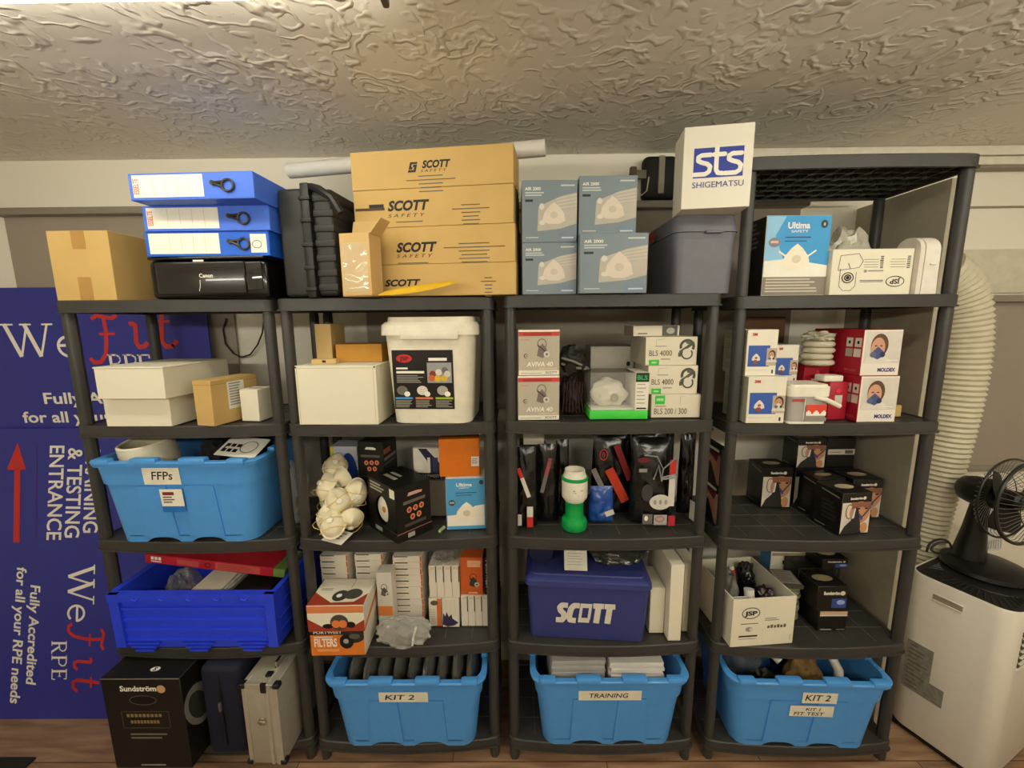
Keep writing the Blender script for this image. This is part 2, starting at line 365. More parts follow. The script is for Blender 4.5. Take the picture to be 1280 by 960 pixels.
# ------------------------------------------------------------------ shared materials and box helpers
KRAFT = M('kraft_card', 'C9A766', .75, var=.05, scale=9, bump=.06, bscale=120); KRAFT2 = M('kraft_card_pale', 'D0AF74', .75, var=.05, scale=9)
KRIN = M('kraft_inside', 'B98F50', .8); BROWN = M('brown_card', '9A7440', .8); TAPE = M('brown_tape', 'B08748', .45)
WHT = M('white_card', 'E8E3D2', .6, var=.02, scale=8); CRM = M('cream_card', 'E6DFC8', .65, var=.02, scale=8); GREYC = M('grey_card', 'A9A496', .65)
BLK = M('black_card', '15130F', .45, var=.1); BLKG = M('gloss_black_plastic', '0E0D0C', .18, coat=.4); BLKM = M('matt_black_plastic', '1C1B19', .55, bump=.1)
NAVY = M('navy_plastic', '353C78', .42); INDIGO = M('indigo_grey_plastic', '6A6972', .45); RED = M('red_card', 'B3202F', .5); ORG = M('orange_card', 'DA7410', .55)
SKY = M('sky_blue_plastic', '4F99E0', .38, var=.03, spec=.45); CRATE = M('royal_blue_plastic', '2C46E0', .35, var=.05); PAPER = M('paper_white', 'EAE6DA', .7, var=.02)
CLEAR = M('clear_plastic', 'E4E2D8', .12, alpha=.32, spec=.8, bump=.8, bscale=40); CLEARG = M('smoky_clear_film', '8F8D86', .12, alpha=.45, spec=.8, bump=.9, bscale=45)
CHROME = M('bright_metal', 'CFCBC0', .25, metal=1.0); ALU = M('aluminium_sheet', 'B4AE9C', .45, metal=.35); FOAM = M('cream_mask_felt', 'E9DEBE', .85, bump=.25, bscale=250)
K = ink('16140F'); KG = ink('5A5548'); WI = ink('EFEBDD'); SKIN = ink('C89470'); HAIR = ink('4A3020'); NV = ink('232A6E'); RD = ink('C22B2B'); GRN = ink('3FBF45'); GRY = ink('9A968A'); BLU = ink('2E62B8')

def fb(px0, px1, rt, rb, zs, y=None):
    """size and place of an upright front face seen between two columns and two rows, standing on height zs"""
    c = (px0 + px1) / 2
    if y is None: y = on_z(c, rb, zs).y
    a = on_z(px0, rb, zs) if False else on_y(px0, rb, y); b = on_y(px1, rb, y)
    return [b.x - a.x, on_y(c, rt, y).z - zs, Vector(((a.x + b.x) / 2, y, zs))]
def carton(name, label, cat, sp, d, mat, prn=None, rz=0.0, group=None, bev=.0015, parts=(), part='carton'):
    w, h, loc = sp; fr = frames(w, d, h); mb = MB().box(-w / 2, w / 2, 0, d, 0, h, mat, bev, 1)
    if prn: prn(mb, fr, w, d, h)
    if parts:
        t = thing(name, label, cat, loc, rz, group); mb.obj(part, t)
        for p in parts: p(t, fr, w, d, h)
        return t
    return tag(mb.obj(name, None, loc, rz), label, cat, group)
def top(sp): return sp[2].z + sp[1]
def sticker(t, F, a0, b0, a1, b1, m, name='label', prn=None, lay=2, label=None):
    mb = MB(); mb.rect(F, a0, b0, a1, b1, m, lay); L = Frame(F.p(a0, b0, lay), F.u, F.v)
    if prn: prn(mb, L, a1 - a0, b1 - b0)
    o = mb.obj(name, t)
    if label: o['label'] = label
    return o
def mask_print(mb, F, a, b, s, m, m2, lay=2):
    """a printed cup mask, s wide"""
    mb.poly(F, [(a - s * .5, b - .30 * s), (a - s * .42, b + .05 * s), (a - s * .2, b + .32 * s), (a, b + .48 * s), (a + s * .2, b + .32 * s), (a + s * .42, b + .05 * s), (a + s * .5, b - .30 * s), (a + s * .2, b - .42 * s), (a - s * .2, b - .42 * s)], m, lay)
    mb.ell(F, a, b - .05 * s, s * .16, s * .14, m2, lay + 1)
def halfmask_print(mb, F, a, b, s, lay=2, c=None):
    """printed rubber half mask seen from the front side"""
    c = c or ink('57524A')
    mb.poly(F, [(a - .30 * s, b - .30 * s), (a - .22 * s, b + .1 * s), (a, b + .38 * s), (a + .24 * s, b + .08 * s), (a + .32 * s, b - .28 * s), (a, b - .42 * s)], c, lay)
    mb.ring(F, a - .02 * s, b + .34 * s, .26 * s, .30 * s, .05 * s, c, lay, 20); mb.line(F, [(a - .26 * s, b + .30 * s), (a + .2 * s, b - .1 * s)], .06 * s, ink('3a362f'), lay + 1)
    mb.ell(F, a + .24 * s, b - .22 * s, .17 * s, .17 * s, ink('cfc9bd'), lay + 1); mb.ell(F, a + .24 * s, b - .22 * s, .07 * s, .07 * s, c, lay + 2)
def face_print(mb, F, a, b, s, lay=2, mask='3a4470', hair='4A3020', skin='C89470'):
    """printed head and shoulders of a person wearing a half mask"""
    mb.poly(F, [(a - .55 * s, b - .62 * s), (a - .42 * s, b - .38 * s), (a - .12 * s, b - .28 * s), (a + .2 * s, b - .3 * s), (a + .5 * s, b - .42 * s), (a + .6 * s, b - .62 * s)], ink('d8d2c4'), lay)
    mb.ell(F, a + .04 * s, b + .12 * s, .36 * s, .48 * s, ink(hair), lay + 1); mb.ell(F, a - .02 * s, b + .02 * s, .29 * s, .42 * s, ink(skin), lay + 2)
    mb.ell(F, a - .12 * s, b + .10 * s, .06 * s, .025 * s, K, lay + 3, 10); mb.ell(F, a + .1 * s, b + .10 * s, .06 * s, .025 * s, K, lay + 3, 10)
    mb.poly(F, [(a - .03 * s, b + .06 * s), (a + .2 * s, b - .12 * s), (a + .2 * s, b - .34 * s), (a, b - .46 * s), (a - .24 * s, b - .34 * s), (a - .22 * s, b - .12 * s)], ink(mask), lay + 4)
    mb.ell(F, a - .2 * s, b - .26 * s, .12 * s, .12 * s, ink('5a6080'), lay + 5, 12); mb.ell(F, a + .18 * s, b - .26 * s, .11 * s, .12 * s, ink('2a3050'), lay + 5, 12)
def bag(name, label, cat, c, r, m, seed=0, amp=.22, group=None, freq=2.6, z0=None, sub=4, parts=()):
    """a crumpled soft bag centred over c (standing on c.z), radii r"""
    mb = MB().blob((0, 0, r[2]), r, m, amp, sub, seed, freq, flat=0.0); loc = c
    if parts:
        t = thing(name, label, cat, loc, 0, group); mb.obj('bag', t)
        for p in parts: p(t)
        return t
    return tag(mb.obj(name, None, loc), label, cat, group)
def strip(t, pts, wid, m, name='label', off=(0, 0, 0)):
    """a flexible printed strip following 3-D points (facing -y), wid wide; several (material, share) bands along it"""
    mb = MB(); n = len(pts) - 1
    for i in range(n):
        a, b = Vector(pts[i]), Vector(pts[i + 1]); d = (b - a).normalized(); s = Vector((d.z, 0, -d.x)).normalized() * wid / 2
        mm = m[min(i * len(m) // n, len(m) - 1)] if isinstance(m, (list, tuple)) else m
        mb.face([a - s, b - s, b + s, a + s], mm)
        mb.face([a - s + Vector((0, .0015, 0)), a + s + Vector((0, .0015, 0)), b + s + Vector((0, .0015, 0)), b - s + Vector((0, .0015, 0))], mm)
    return mb.obj(name, t)
# ---- drawn letters for the signs (serif capitals and the red script)
GL = {
 'W': [([(0, 1), (.30, 0)], .13), ([(.30, 0), (.55, .92)], .07), ([(.50, 1), (.80, 0)], .13), ([(.80, 0), (1.08, 1)], .07), ([(-.1, .98), (.22, .98)], .05), ([(.38, .98), (.68, .98)], .05), ([(.94, .98), (1.22, .98)], .05)],
 'e': [([(.06, .36), (.53, .36)] + [(.295 + .245 * math.cos(R(a)), .325 + .30 * math.sin(R(a))) for a in range(12, 322, 18)], .085)],
 'R': [([(.14, 0), (.14, 1)], .14), ([(.14, .97), (.45, .97), (.60, .86), (.62, .70), (.50, .54), (.14, .50)], .08), ([(.36, .50), (.66, .02)], .12), ([(0, .02), (.30, .02)], .05), ([(0, .98), (.2, .98)], .05), ([(.58, .02), (.80, .02)], .05)],
 'P': [([(.14, 0), (.14, 1)], .14), ([(.14, .97), (.45, .97), (.62, .86), (.64, .68), (.50, .50), (.14, .46)], .08), ([(0, .02), (.30, .02)], .05), ([(0, .98), (.2, .98)], .05)],
 'E': [([(.14, 0), (.14, 1)], .14), ([(0, .97), (.60, .97), (.60, .80)], .07), ([(.14, .52), (.45, .52)], .07), ([(0, .03), (.60, .03), (.64, .24)], .07), ([(.45, .42), (.45, .62)], .05)],
 'f': [([(-.30, -.05), (-.20, -.18), (-.02, -.17), (.14, .02), (.22, .34), (.26, .70), (.24, 1.05)], .11), ([(-.10, 1.0), (.06, 1.10), (.24, 1.06), (.46, 1.02), (.62, 1.10)], .10), ([(.06, .60), (.50, .60)], .07)],
 'i': [([(0, .62), (.10, .64), (.16, .60), (.12, .16), (.18, .04), (.32, .06), (.42, .16)], .11)],
 't': [([(.20, .95), (.14, .50), (.10, .20), (.18, .05), (.34, .06), (.48, .20)], .11), ([(0, .66), (.36, .66)], .07)],
}
def glyph(mb, F, ch, a, b, h, m, rot=0.0, lay=2, sx=1.0):
    c, q = math.cos(rot), math.sin(rot)
    for pts, t in GL[ch]:
        P = [(a + (x * sx * c - y * q) * h, b + (x * sx * q + y * c) * h) for x, y in pts]
        mb.line(F, P, t * h, m, lay)
        for p in P[1:-1]: mb.ell(F, p[0], p[1], t * h / 2, t * h / 2, m, lay, 10)
# ------------------------------------------------------------------ blinds, banners and wall things
BLIND = M('grey_blind_fabric', '9C9182', .8, var=.02); BLR = M('grey_blind_rail', '8B8476', .5)
def blind(x0, x1, z0, z1, label, y=WALL_Y):
    t = thing('roller_blind', label, 'blind', ((x0 + x1) / 2, y, z1)); h = (x1 - x0) / 2; H = z1 - z0
    MB().box(-h - .015, h + .015, -.055, -.0005, -.03, 0, BLR, .006).obj('head_rail', t)
    MB().box(-h, h, -.016, -.014, -H + .02, -.03, BLIND).obj('fabric', t)
    MB().box(-h, h, -.022, -.008, -H, -H + .03, BLR, .004).obj('bottom_bar', t)
    return t
blind(-1.335, -.39, 1.05, 2.19, 'grey roller blind behind the left shelving unit and navy banner')
blind(.20, 2.075, 1.30, 2.19, 'grey roller blind on the wall behind the two middle shelving units')
blind(2.60, 4.0, .985, 1.79, 'grey roller blind on the right wall behind the ribbed white hose')
BAN = M('navy_banner_vinyl', '323690', .45, var=.05, scale=3, bump=.1, bscale=8); BW = ink('EFEADB'); BR_ = ink('C0302B')
# upper banner: stands against the wall, behind the left unit
by = .435; bx0, bx1 = -2.0, -.474; bz1 = 1.86
F = Frame((bx0, by - .004, 0), (1, 0, 0), (0, 0, 1))
mb = MB().box(bx0, bx1, by - .004, by + .004, 0, bz1, BAN)
def bu(px, row): p = on_y(px, row, by - .004); return p.x - bx0, p.z
def put(mb, F, P, s, pa, hh, m, sx=1.0): glyph(mb, F, s, pa[0], pa[1], hh, m, 0, 2, sx)
hW = bu(20, 405)[1] - bu(20, 446)[1]
glyph(mb, F, 'W', *bu(13, 446), hW, BW, sx=1.22); glyph(mb, F, 'e', *bu(73, 446.5), hW, BW, sx=1.3)
glyph(mb, F, 'f', *bu(126, 445), hW * 1.12, BR_); glyph(mb, F, 'i', *bu(166, 436), hW * 1.2, BR_); glyph(mb, F, 't', *bu(199, 436), hW * 1.25, BR_)
for ch, px in (('R', 138), ('P', 157), ('E', 175)): glyph(mb, F, ch, *bu(px, 468), hW * .62, BW)
hc = bu(60, 490.5)[1] - bu(60, 504)[1]
mb.text(F, 'Fully Accredited', *bu(56, 504.5), hc, BW, w=.62, bold=.022); mb.text(F, 'for all your RPE needs', *bu(30, 528), hc, BW, w=.80, bold=.022)
mb.rect(F, *bu(150, 700), *bu(151, 545), ink('6a3a78'))
o = mb.obj('banner'); tag(o, 'tall navy banner with white and red lettering against the wall behind the left shelves', 'banner')
# lower sign: leans back against the wall in front of the banner, printed sideways
p0 = Vector((-1.9, .178, 0)); ang = math.atan2(.415 - .178, 1.243); ax = Vector((1, 0, 0)); av = Vector((0, math.sin(ang), math.cos(ang)))
Ls, Ws = 1.265, 1.9 - .70; nrm = ax.cross(av)
F = Frame(p0, ax, av)
def su(px, row):
    d = ray(px, row); t = (p0 - CAM).dot(nrm) / d.dot(nrm); q = CAM + d * t - p0; return q.dot(ax), q.dot(av)
mb = MB(); M4 = Matrix(((1, 0, 0, p0.x), (0, math.cos(ang), math.sin(ang), p0.y), (0, -math.sin(ang), math.cos(ang), p0.z), (0, 0, 0, 1)))
mb.box(0, Ws, 0, .004, .0008, Ls, BAN, mat=M4)
D = -math.pi / 2
def down(t, pa, pb, h, bold=.02, it=0.0):
    a = su(*pa); b = su(*pb); mb.text(F, t, a[0], a[1], h, BW, w=math.hypot(a[0] - b[0], a[1] - b[1]), rot=math.atan2(b[1] - a[1], b[0] - a[0]), bold=bold, it=it)
hh = su(80, 615)[0] - su(60.5, 615)[0]
down('ENTRANCE', (63, 557), (58.5, 675), hh * .93, .014); down('& TESTING', (86, 560), (81, 672), hh * .93, .014); down('TRAINING', (108, 562), (104, 666), hh * .93, .014)
hw = su(119, 730)[0] - su(86, 730)[0]
a = su(86, 709.5); glyph(mb, F, 'W', a[0], a[1], hw, BW, D, sx=1.12); a = su(85, 755); glyph(mb, F, 'e', a[0], a[1], hw, BW, D, sx=1.15)
a = su(92, 790); glyph(mb, F, 'f', a[0], a[1], hw * 1.05, BR_, D); a = su(92, 822); glyph(mb, F, 'i', a[0], a[1], hw * 1.05, BR_, D); a = su(90, 846); glyph(mb, F, 't', a[0], a[1], hw * 1.1, BR_, D)
for ch, r in (('R', 801), ('P', 819), ('E', 836)): a = su(65, r); glyph(mb, F, ch, a[0], a[1], (su(84, 825)[0] - su(65, 825)[0]), BW, D, sx=1.05)
down('Fully Accredited', (39, 731), (33, 856), su(50, 790)[0] - su(38, 790)[0], .022, .12)
down('for all your RPE needs', (22, 709), (13, 879), su(30, 790)[0] - su(18, 790)[0], .022, .12)
a0, a1, a2, a3 = su(17, 678), su(25, 678), su(26, 586), su(18.5, 586); mb.poly(F, [a0, a1, a2, a3], BR_, 2)
mb.poly(F, [su(9, 587), su(33, 587), su(22.5, 553)], BR_, 2); mb.line(F, [su(44, 676), su(46, 556)], .004, ink('5b3570'), 2)
o = mb.obj('sign_board'); tag(o, 'navy sign with sideways TRAINING & TESTING ENTRANCE lettering and a red arrow, leaning at far left', 'sign')
# dark mat at the bottom left corner
p = on_z(46, 948, 0)
tag(MB().box(p.x - .75, p.x, p.y - .9, p.y, .0005, .009, M('dark_rubber_mat', '25231F', .9, bump=.5, bscale=400), .003).obj('floor_mat'), 'dark floor mat at the left corner of the wood floor', 'mat')
# loop of black cable on the wall behind the left unit
pts = [on_y(px, r, .475) for px, r in ((283, 398), (279, 412), (282, 430), (292, 442), (302, 447), (313, 443), (322, 431), (328, 416), (330, 400))]
tag(MB().tube(pts, .0035, BLKM, 6).obj('cable'), 'thin black cable looping down the wall behind the left unit', 'cable')
# rail along the top of the wall, right
rl = thing('sliding_rail', 'long white double rail fixed at the top of the wall on the right', 'rail', (2.3, WALL_Y, 2.30))
xa, xb = 1.60 - 2.3, 3.02 - 2.3
MB().box(xa, xb + 1.1, -.045, -.0005, .052, .0895, wt, .004).obj('track', rl)
MB().box(xa, xb + .9, -.055, -.0005, .012, .044, wt, .004).obj('track', rl)
MB().box(xa, xb + 1.0, -.03, -.0005, .042, .054, M('rail_slot_grey', '6F6752', .6)).obj('slot', rl)
MB().box(xb - .30, xb + .05, -.05, -.006, 0.0, .0119, M('rail_end_grey', '8b8370', .5), .004).obj('bracket', rl)
# white board on edge beside the right unit
mb = MB().box(2.313, 2.332, .10, .485, 0.0, 2.155, M('cream_board_face', 'A8A08C', .6), .001)
tag(mb.obj('board'), 'tall pale board standing on edge against the right end of the shelving', 'board')
# ------------------------------------------------------------------ on top of the left unit
z5 = ST(1, 5)
def tape(t, fr, w, d, h):
    sticker(t, fr['front'], w * .40, h * .74, w * .62, h * .995, TAPE, 'tape'); sticker(t, fr['front'], w * .40, h * .005, w * .62, h * .34, TAPE, 'tape')
carton('cardboard_box', 'plain brown cardboard box at the left end of the top shelf', 'box', fb(73, 148, 288, 383, z5, .015), .27, KRAFT, parts=(tape,))
# printer
w, h, loc = fb(190, 333, 320, 382.5, z5, -.02); w += .02; d = .34
pr = thing('printer', 'black glossy printer under the blue binders', 'printer', loc, R(-2))
mb = MB(); mb.box(-w / 2, w / 2, .006, d, 0, h * .93, BLKG, .018, 4, smooth=True); mb.obj('body', pr)
MB().box(-w / 2 + .004, w / 2 - .004, .004, d - .004, h * .93 + .0005, h, M('printer_lid_black', '191715', .3, coat=.3), .004).obj('scanner_lid', pr)
mb = MB(); mb.box(-w * .42, w * .33, -.002, .02, h * .10, h * .88, M('printer_front_black', '23201d', .22, coat=.4), .006, 3)
Fp = Frame((-w * .42, -.002, h * .10), (1, 0, 0), (0, 0, 1)); mb.text(Fp, 'Canon', w * .43, h * .40, .012, WI, al='c', bold=.02, lay=3)
mb.line(Fp, [(w * .36, h * .08), (w * .372, h * .2), (w * .375, h * .34)], .0016, WI, 3); mb.obj('fascia', pr)  # the white stroke paints a vertical shine on the fascia
sticker(pr, Frame((-w / 2, .0055, 0), (1, 0, 0), (0, 0, 1)), w * .40, h * .86, w * .49, h * .92, WI, 'sticker', lay=4)
MB().box(w * .34, w * .47, .001, .008, h * .2, h * .85, M('printer_panel_gloss', '2b2926', .08, coat=1), .002).obj('control_panel', pr)
# binders
BB = M('blue_binder_cover', '4673E2', .45, var=.04); BBD = M('deep_blue_binder_cover', '1F62D4', .4, var=.04); PG = M('page_edges', 'D9D3C0', .8, var=.1, scale=80)
RINGM = M('gunmetal_ring', '4A463E', .35, metal=.6)
def binder(label, px0, px1, rt, rb, y, zb, h, mat, red, extra=False, rz=0):
    a = on_y(px0, rb, y); b = on_y(px1, rb, y); w = b.x - a.x; d = .27
    t = thing('lever_arch_binder', label, 'binder', ((a.x + b.x) / 2, y, zb), rz, 'stack of blue lever arch binders')
    mb = MB(); mb.box(-w / 2, w / 2, 0, d, 0, .004, mat, .001, 1); mb.box(-w / 2, w / 2, 0, d, h - .004, h, mat, .001, 1); mb.box(-w / 2, w / 2, 0, .005, .003, h - .003, mat, .001, 1); mb.box(w / 2 - .004, w / 2, .005, d, .003, h - .003, mat, .001, 1); mb.obj('cover', t)
    MB().box(-w / 2 + .012, w / 2 - .012, .03, d - .008, .005, h - .018, PG).obj('pages', t)
    F = Frame((-w / 2, 0, 0), (1, 0, 0), (0, 0, 1))
    def pl(mb, L, ww, hh):
        for i in range(1, 5): mb.rect(L, ww * (.12 + i * .17), hh * .03, ww * (.12 + i * .17) + .0012, hh * .97, ink('cfc6a6'), 1)
        if red: mb.text(L, 'ESSELTE', ww * .085, hh * .15, .016, ink('d8643f'), w=hh * .7, rot=math.pi / 2, lay=2)
    sticker(t, F, w * .03, h * .1, w * .60, h * .93, WI, 'spine_label', pl)
    if extra: sticker(t, F, w * .85, h * .12, w * .98, h * .88, WI, 'paper_tag', lambda mb, L, a, b: mb.ring(L, a * .4, b * .45, a * .3, b * .22, .002, KG, 1))
    mb = MB(); c = Vector((w * .30, -.004, h * .48)); P = []
    for k in range(19):
        th = R(20 * k); rr = .0165; P.append(c + Vector((rr * 1.05 * math.cos(th), 0, rr * math.sin(th))))
    mb.tube(P, .0035, RINGM, 8, cap=False); q = c + Vector((-.045, 0, .008))
    mb.tube([c + Vector((-.013, 0, .010)), q], .004, RINGM, 8); mb.tube([c + Vector((-.016, 0, -.005)), q], .004, RINGM, 8); mb.cyl(q + Vector((0, -.003, 0)), q + Vector((0, .0039, 0)), .007, .007, RINGM, 12)
    mb.obj('finger_ring', t)
    return zb + h
zb = z5 + h
hb = on_y(260, 288, -.02).z - on_y(260, 319, -.02).z
zb = binder('bottom blue binder of three on the printer, with a small paper tag', 184, 338, 289, 319, -.015, zb + .0005, hb, BBD, False, True)
zb = binder('middle blue binder of the three stacked on the printer', 181, 338, 259, 288, -.02, zb + .0005, hb, BB, True)
zb = binder('top blue binder of three, jutting forward to the left', 162, 321, 222, 255, -.085, zb + .0005, hb, BB, True, rz=R(-2))
# ------------------------------------------------------------------ on top of the second unit
z5 = ST(2, 5)
CASE = M('black_case_plastic', '2A2825', .5, bump=.1); CASED = M('black_case_edge', '1C1A18', .4)
w, h, loc = fb(354, 427, 236, 375, z5, -.01); h = on_y(400, 228, -.01).z - z5
cs = thing('hard_case', 'black hard plastic carry case standing upright beside the binders', 'case', loc, R(-6)); d = .30
MB().box(-w / 2, -w * .05, .004, d, .004, h * .965, CASE, .012, 3, smooth=True).obj('deep_shell', cs)
mb = MB()
mb.box(-w * .06, w * .10, -.006, d + .006, 0, h, CASED, .006, 2)
for zz in (.06, .25, .45, .66, .85): mb.box(-w * .08, w * .12, -.010, .02, h * zz, h * zz + .012, CASED, .002)
mb.obj('seam_rim', cs)
mb = MB().box(w * .10, w * .46, .006, d, .006, h * .95, CASE, .012, 3, smooth=True)
for i in range(7): mb.box(w * .12, w * .475, .002, d - .02, h * (.06 + i * .13), h * (.06 + i * .13) + .022, CASE, .004)
mb.obj('lid_shell', cs)
mb = MB(); mb.tube([(w * .10, .01, h * .97), (w * .30, -.012, h * .93), (w * .52, -.016, h * .85), (w * .66, -.014, h * .72)], .012, CASED, 8); mb.obj('handle', cs)
# four long brown cartons
yl, yr = .05, -.012
def scott(label, pxl, pxr, row0, row1, zb, prn, d=.16):
    a = on_y(pxl, (row0 + row1) / 2, yl); b = on_y(pxr, (row0 + row1) / 2, yr); a.z = b.z = 0; v = b - a; w = v.length; rz = math.atan2(v.y, v.x)
    h = on_y(pxr, row0, yr).z - zb; c = (a + b) / 2
    carton('cardboard_carton', label, 'box', [w, h, Vector((c.x, c.y, zb))], d, KRAFT, prn, rz, 'long brown cartons stacked on the second unit')
    return zb + h, w, rz
def sp_lines(mb, F, c, b, n, wd, m=KG):
    for i in range(n):
        q = wd * (1 if i == 1 else .5 - .08 * (i % 2)); mb.rect(F, c - q / 2, b - i * .0115, c + q / 2, b - i * .0115 + .0028, m, 2)
def logo(mb, F, a, b, s):
    mb.poly(F, [(a, b), (a + s * .85, b), (a + s * 1.05, b + s * .75), (a + s * .62, b + s * .75), (a + s * .56, b + s * .5), (a + s * .72, b + s * .5), (a + s * .64, b + s * .22), (a + s * .06, b + s * .22)], K, 2)
    mb.poly(F, [(a + s * .1, b + s * .28), (a + s * .5, b + s * .28), (a + s * .56, b + s * .5), (a + s * .42, b + s * .52), (a + s * .48, b + s * .8), (a + s * 1.06, b + s * .8), (a + s * 1.1, b + s), (a + s * .3, b + s)], K, 2)
def pr4(mb, fr, w, d, h):
    F = fr['front']; mb.text(F, 'SCOTT', w * .165, h * .33, h * .20, K, w=w * .235, bold=.045, it=.25); sp_lines(mb, F, w * .83, h * .52, 6, .05)
def pr3(mb, fr, w, d, h):
    F = fr['front']; mb.text(F, 'SCOTT', w * .245, h * .34, h * .24, K, w=w * .265, bold=.045, it=.25); mb.text(F, 'S A F E T Y', w * .245, h * .18, h * .09, K, w=w * .235, bold=0, it=.25)
    sp_lines(mb, F, w * .745, h * .50, 6, .20); mb.rect(F, w * .25, h * .02, w * .45, h * .045, KG, 2)
def pr2(mb, fr, w, d, h):
    F = fr['front']; mb.text(F, 'SCOTT', w * .22, h * .44, h * .25, K, w=w * .265, bold=.045, it=.25); mb.text(F, 'S A F E T Y', w * .22, h * .26, h * .09, K, w=w * .235, bold=0, it=.25)
    sp_lines(mb, F, w * .74, h * .50, 6, .12); mb.rect(F, w * .27, h * .12, w * .44, h * .145, KG, 2)
    mb.rect(F, w * .01, h * .46, w * .20, h * .53, ink('4d3517'), 2); mb.rect(F, w * .10, h * .53, w * .195, h * .62, K, 3)  # dark brown strip and black block printed at the left end
def pr1(mb, fr, w, d, h):
    F = fr['front']; logo(mb, F, w * .36, h * .40, h * .26); mb.text(F, 'SCOTT', w * .45, h * .50, h * .18, K, w=w * .175, bold=.045, it=.25)
    mb.text(F, 'S A F E T Y', w * .44, h * .39, h * .07, K, w=w * .16, bold=0, it=.25); sp_lines(mb, F, w * .50, h * .28, 5, .16)
zb = ST(3, 5) + .0005
zb, _, _ = scott('lowest long brown carton, partly behind the yellow envelope', 450, 645, 327, 374.6, zb, pr4)
zb, _, _ = scott('third long brown carton from the top, behind the small open carton', 449, 644, 278.5, 326.5, zb + .0005, pr3)
zb, _, _ = scott('second long brown carton from the top, with a dark printed mark at its left end', 442, 642, 229, 278, zb + .0005, pr2)
zc, _, _ = scott('topmost long brown carton, square logo in the middle', 438, 642, 178, 228, zb + .001, pr1, .15)
rr = .026; a = on_z(362, 214, zc + rr); b = on_z(682, 185, zc + rr); a.z = b.z = zc + rr + .0005
mb = MB().cyl(a, b, rr, rr, M('rolled_paper_white', 'D9D6CE', .55), 20, caps=False); dd = (b - a).normalized()
mb.cyl(a + dd * .002, b - dd * .002, rr * .72, rr * .72, PAPER, 16, caps=True)
tag(mb.obj('paper_roll'), 'long roll of white paper lying across the topmost carton under the ceiling', 'roll')
# small open carton with clear tape
w, h, loc = fb(428, 467, 291, 376, z5, -.060); d = .075
t = thing('open_carton', 'small open brown carton with shiny clear tape, beside the black case', 'box', loc, R(-9))
mb = MB(); e = .004
mb.box(-w / 2, w / 2, 0, e, 0, h, KRAFT2); mb.box(-w / 2, w / 2, d - e, d, 0, h, KRAFT2); mb.box(-w / 2, -w / 2 + e, e, d - e, 0, h, KRAFT2); mb.box(w / 2 - e, w / 2, e, d - e, 0, h, KRAFT2); mb.box(-w / 2, w / 2, 0, d, 0, e, KRIN); mb.obj('carton', t)
def flap(pts, th=.003):
    b = MB(); n = (Vector(pts[1]) - Vector(pts[0])).cross(Vector(pts[2]) - Vector(pts[0])).normalized() * th
    A = [Vector(p) for p in pts]; B = [p + n for p in A]; b.face(A, KRAFT2); b.face(B[::-1], KRAFT2)
    for i in range(4): b.face([A[i], B[i], B[(i + 1) % 4], A[(i + 1) % 4]], KRAFT2)
    return b.obj('flap', t)
flap([(w / 2, .004, h), (w / 2, d - .004, h), (w / 2 + .035, d - .004, h + .045), (w / 2 + .035, .01, h + .045)])
flap([(-w / 2, d, h), (w / 2 - .006, d, h), (w / 2 - .012, d + .006, h + .05), (-w / 2 + .006, d + .006, h + .05)])
F = Frame((-w / 2, 0, 0), (1, 0, 0), (0, 0, 1)); g = random.Random(3); mb = MB(); nx, nz = 9, 16
def tz(i, j): return F.p(w * .08 + w * .84 * i / nx, h * .07 + h * .78 * j / nz, 2) + Vector((0, -.004 * g.random(), 0))
G = [[tz(i, j) for j in range(nz + 1)] for i in range(nx + 1)]
for i in range(nx):
    for j in range(nz): mb.face([G[i][j], G[i + 1][j], G[i + 1][j + 1], G[i][j + 1]], M('clear_tape', 'F0E8D0', .08, alpha=.30, spec=1.0, coat=1.0))
mb.obj('clear_tape', t)
# yellow envelope
YEL = M('yellow_padded_paper', 'D9AE1E', .6, var=.06)
a = on_y(476, 374, -.04); b = on_y(572, 372, -.025); w = b.x - a.x
mb = MB(); nx, ny = 14, 6
def ez(u, v): return .011 * (math.sin(math.pi * u) ** .5) * (math.sin(math.pi * v) ** .5)
for s in (0, 1):
    vs = []; fs = []
    for i in range(nx + 1):
        for j in range(ny + 1):
            u, v = i / nx, j / ny; lift = .034 * u * u; q = ez(u, v); vs.append((u * w, v * .055, .001 + lift + v * .012 + (q * 1.6 if s else 0)))
    for i in range(nx):
        for j in range(ny):
            k = i * (ny + 1) + j; f = (k, k + ny + 1, k + ny + 2, k + 1); fs.append(f if s else f[::-1])
    mb.raw(vs, fs, YEL, True)
tag(mb.obj('padded_envelope', None, (a.x, -.075, z5 + .0005)), 'yellow padded envelope in front of the long brown cartons', 'envelope')
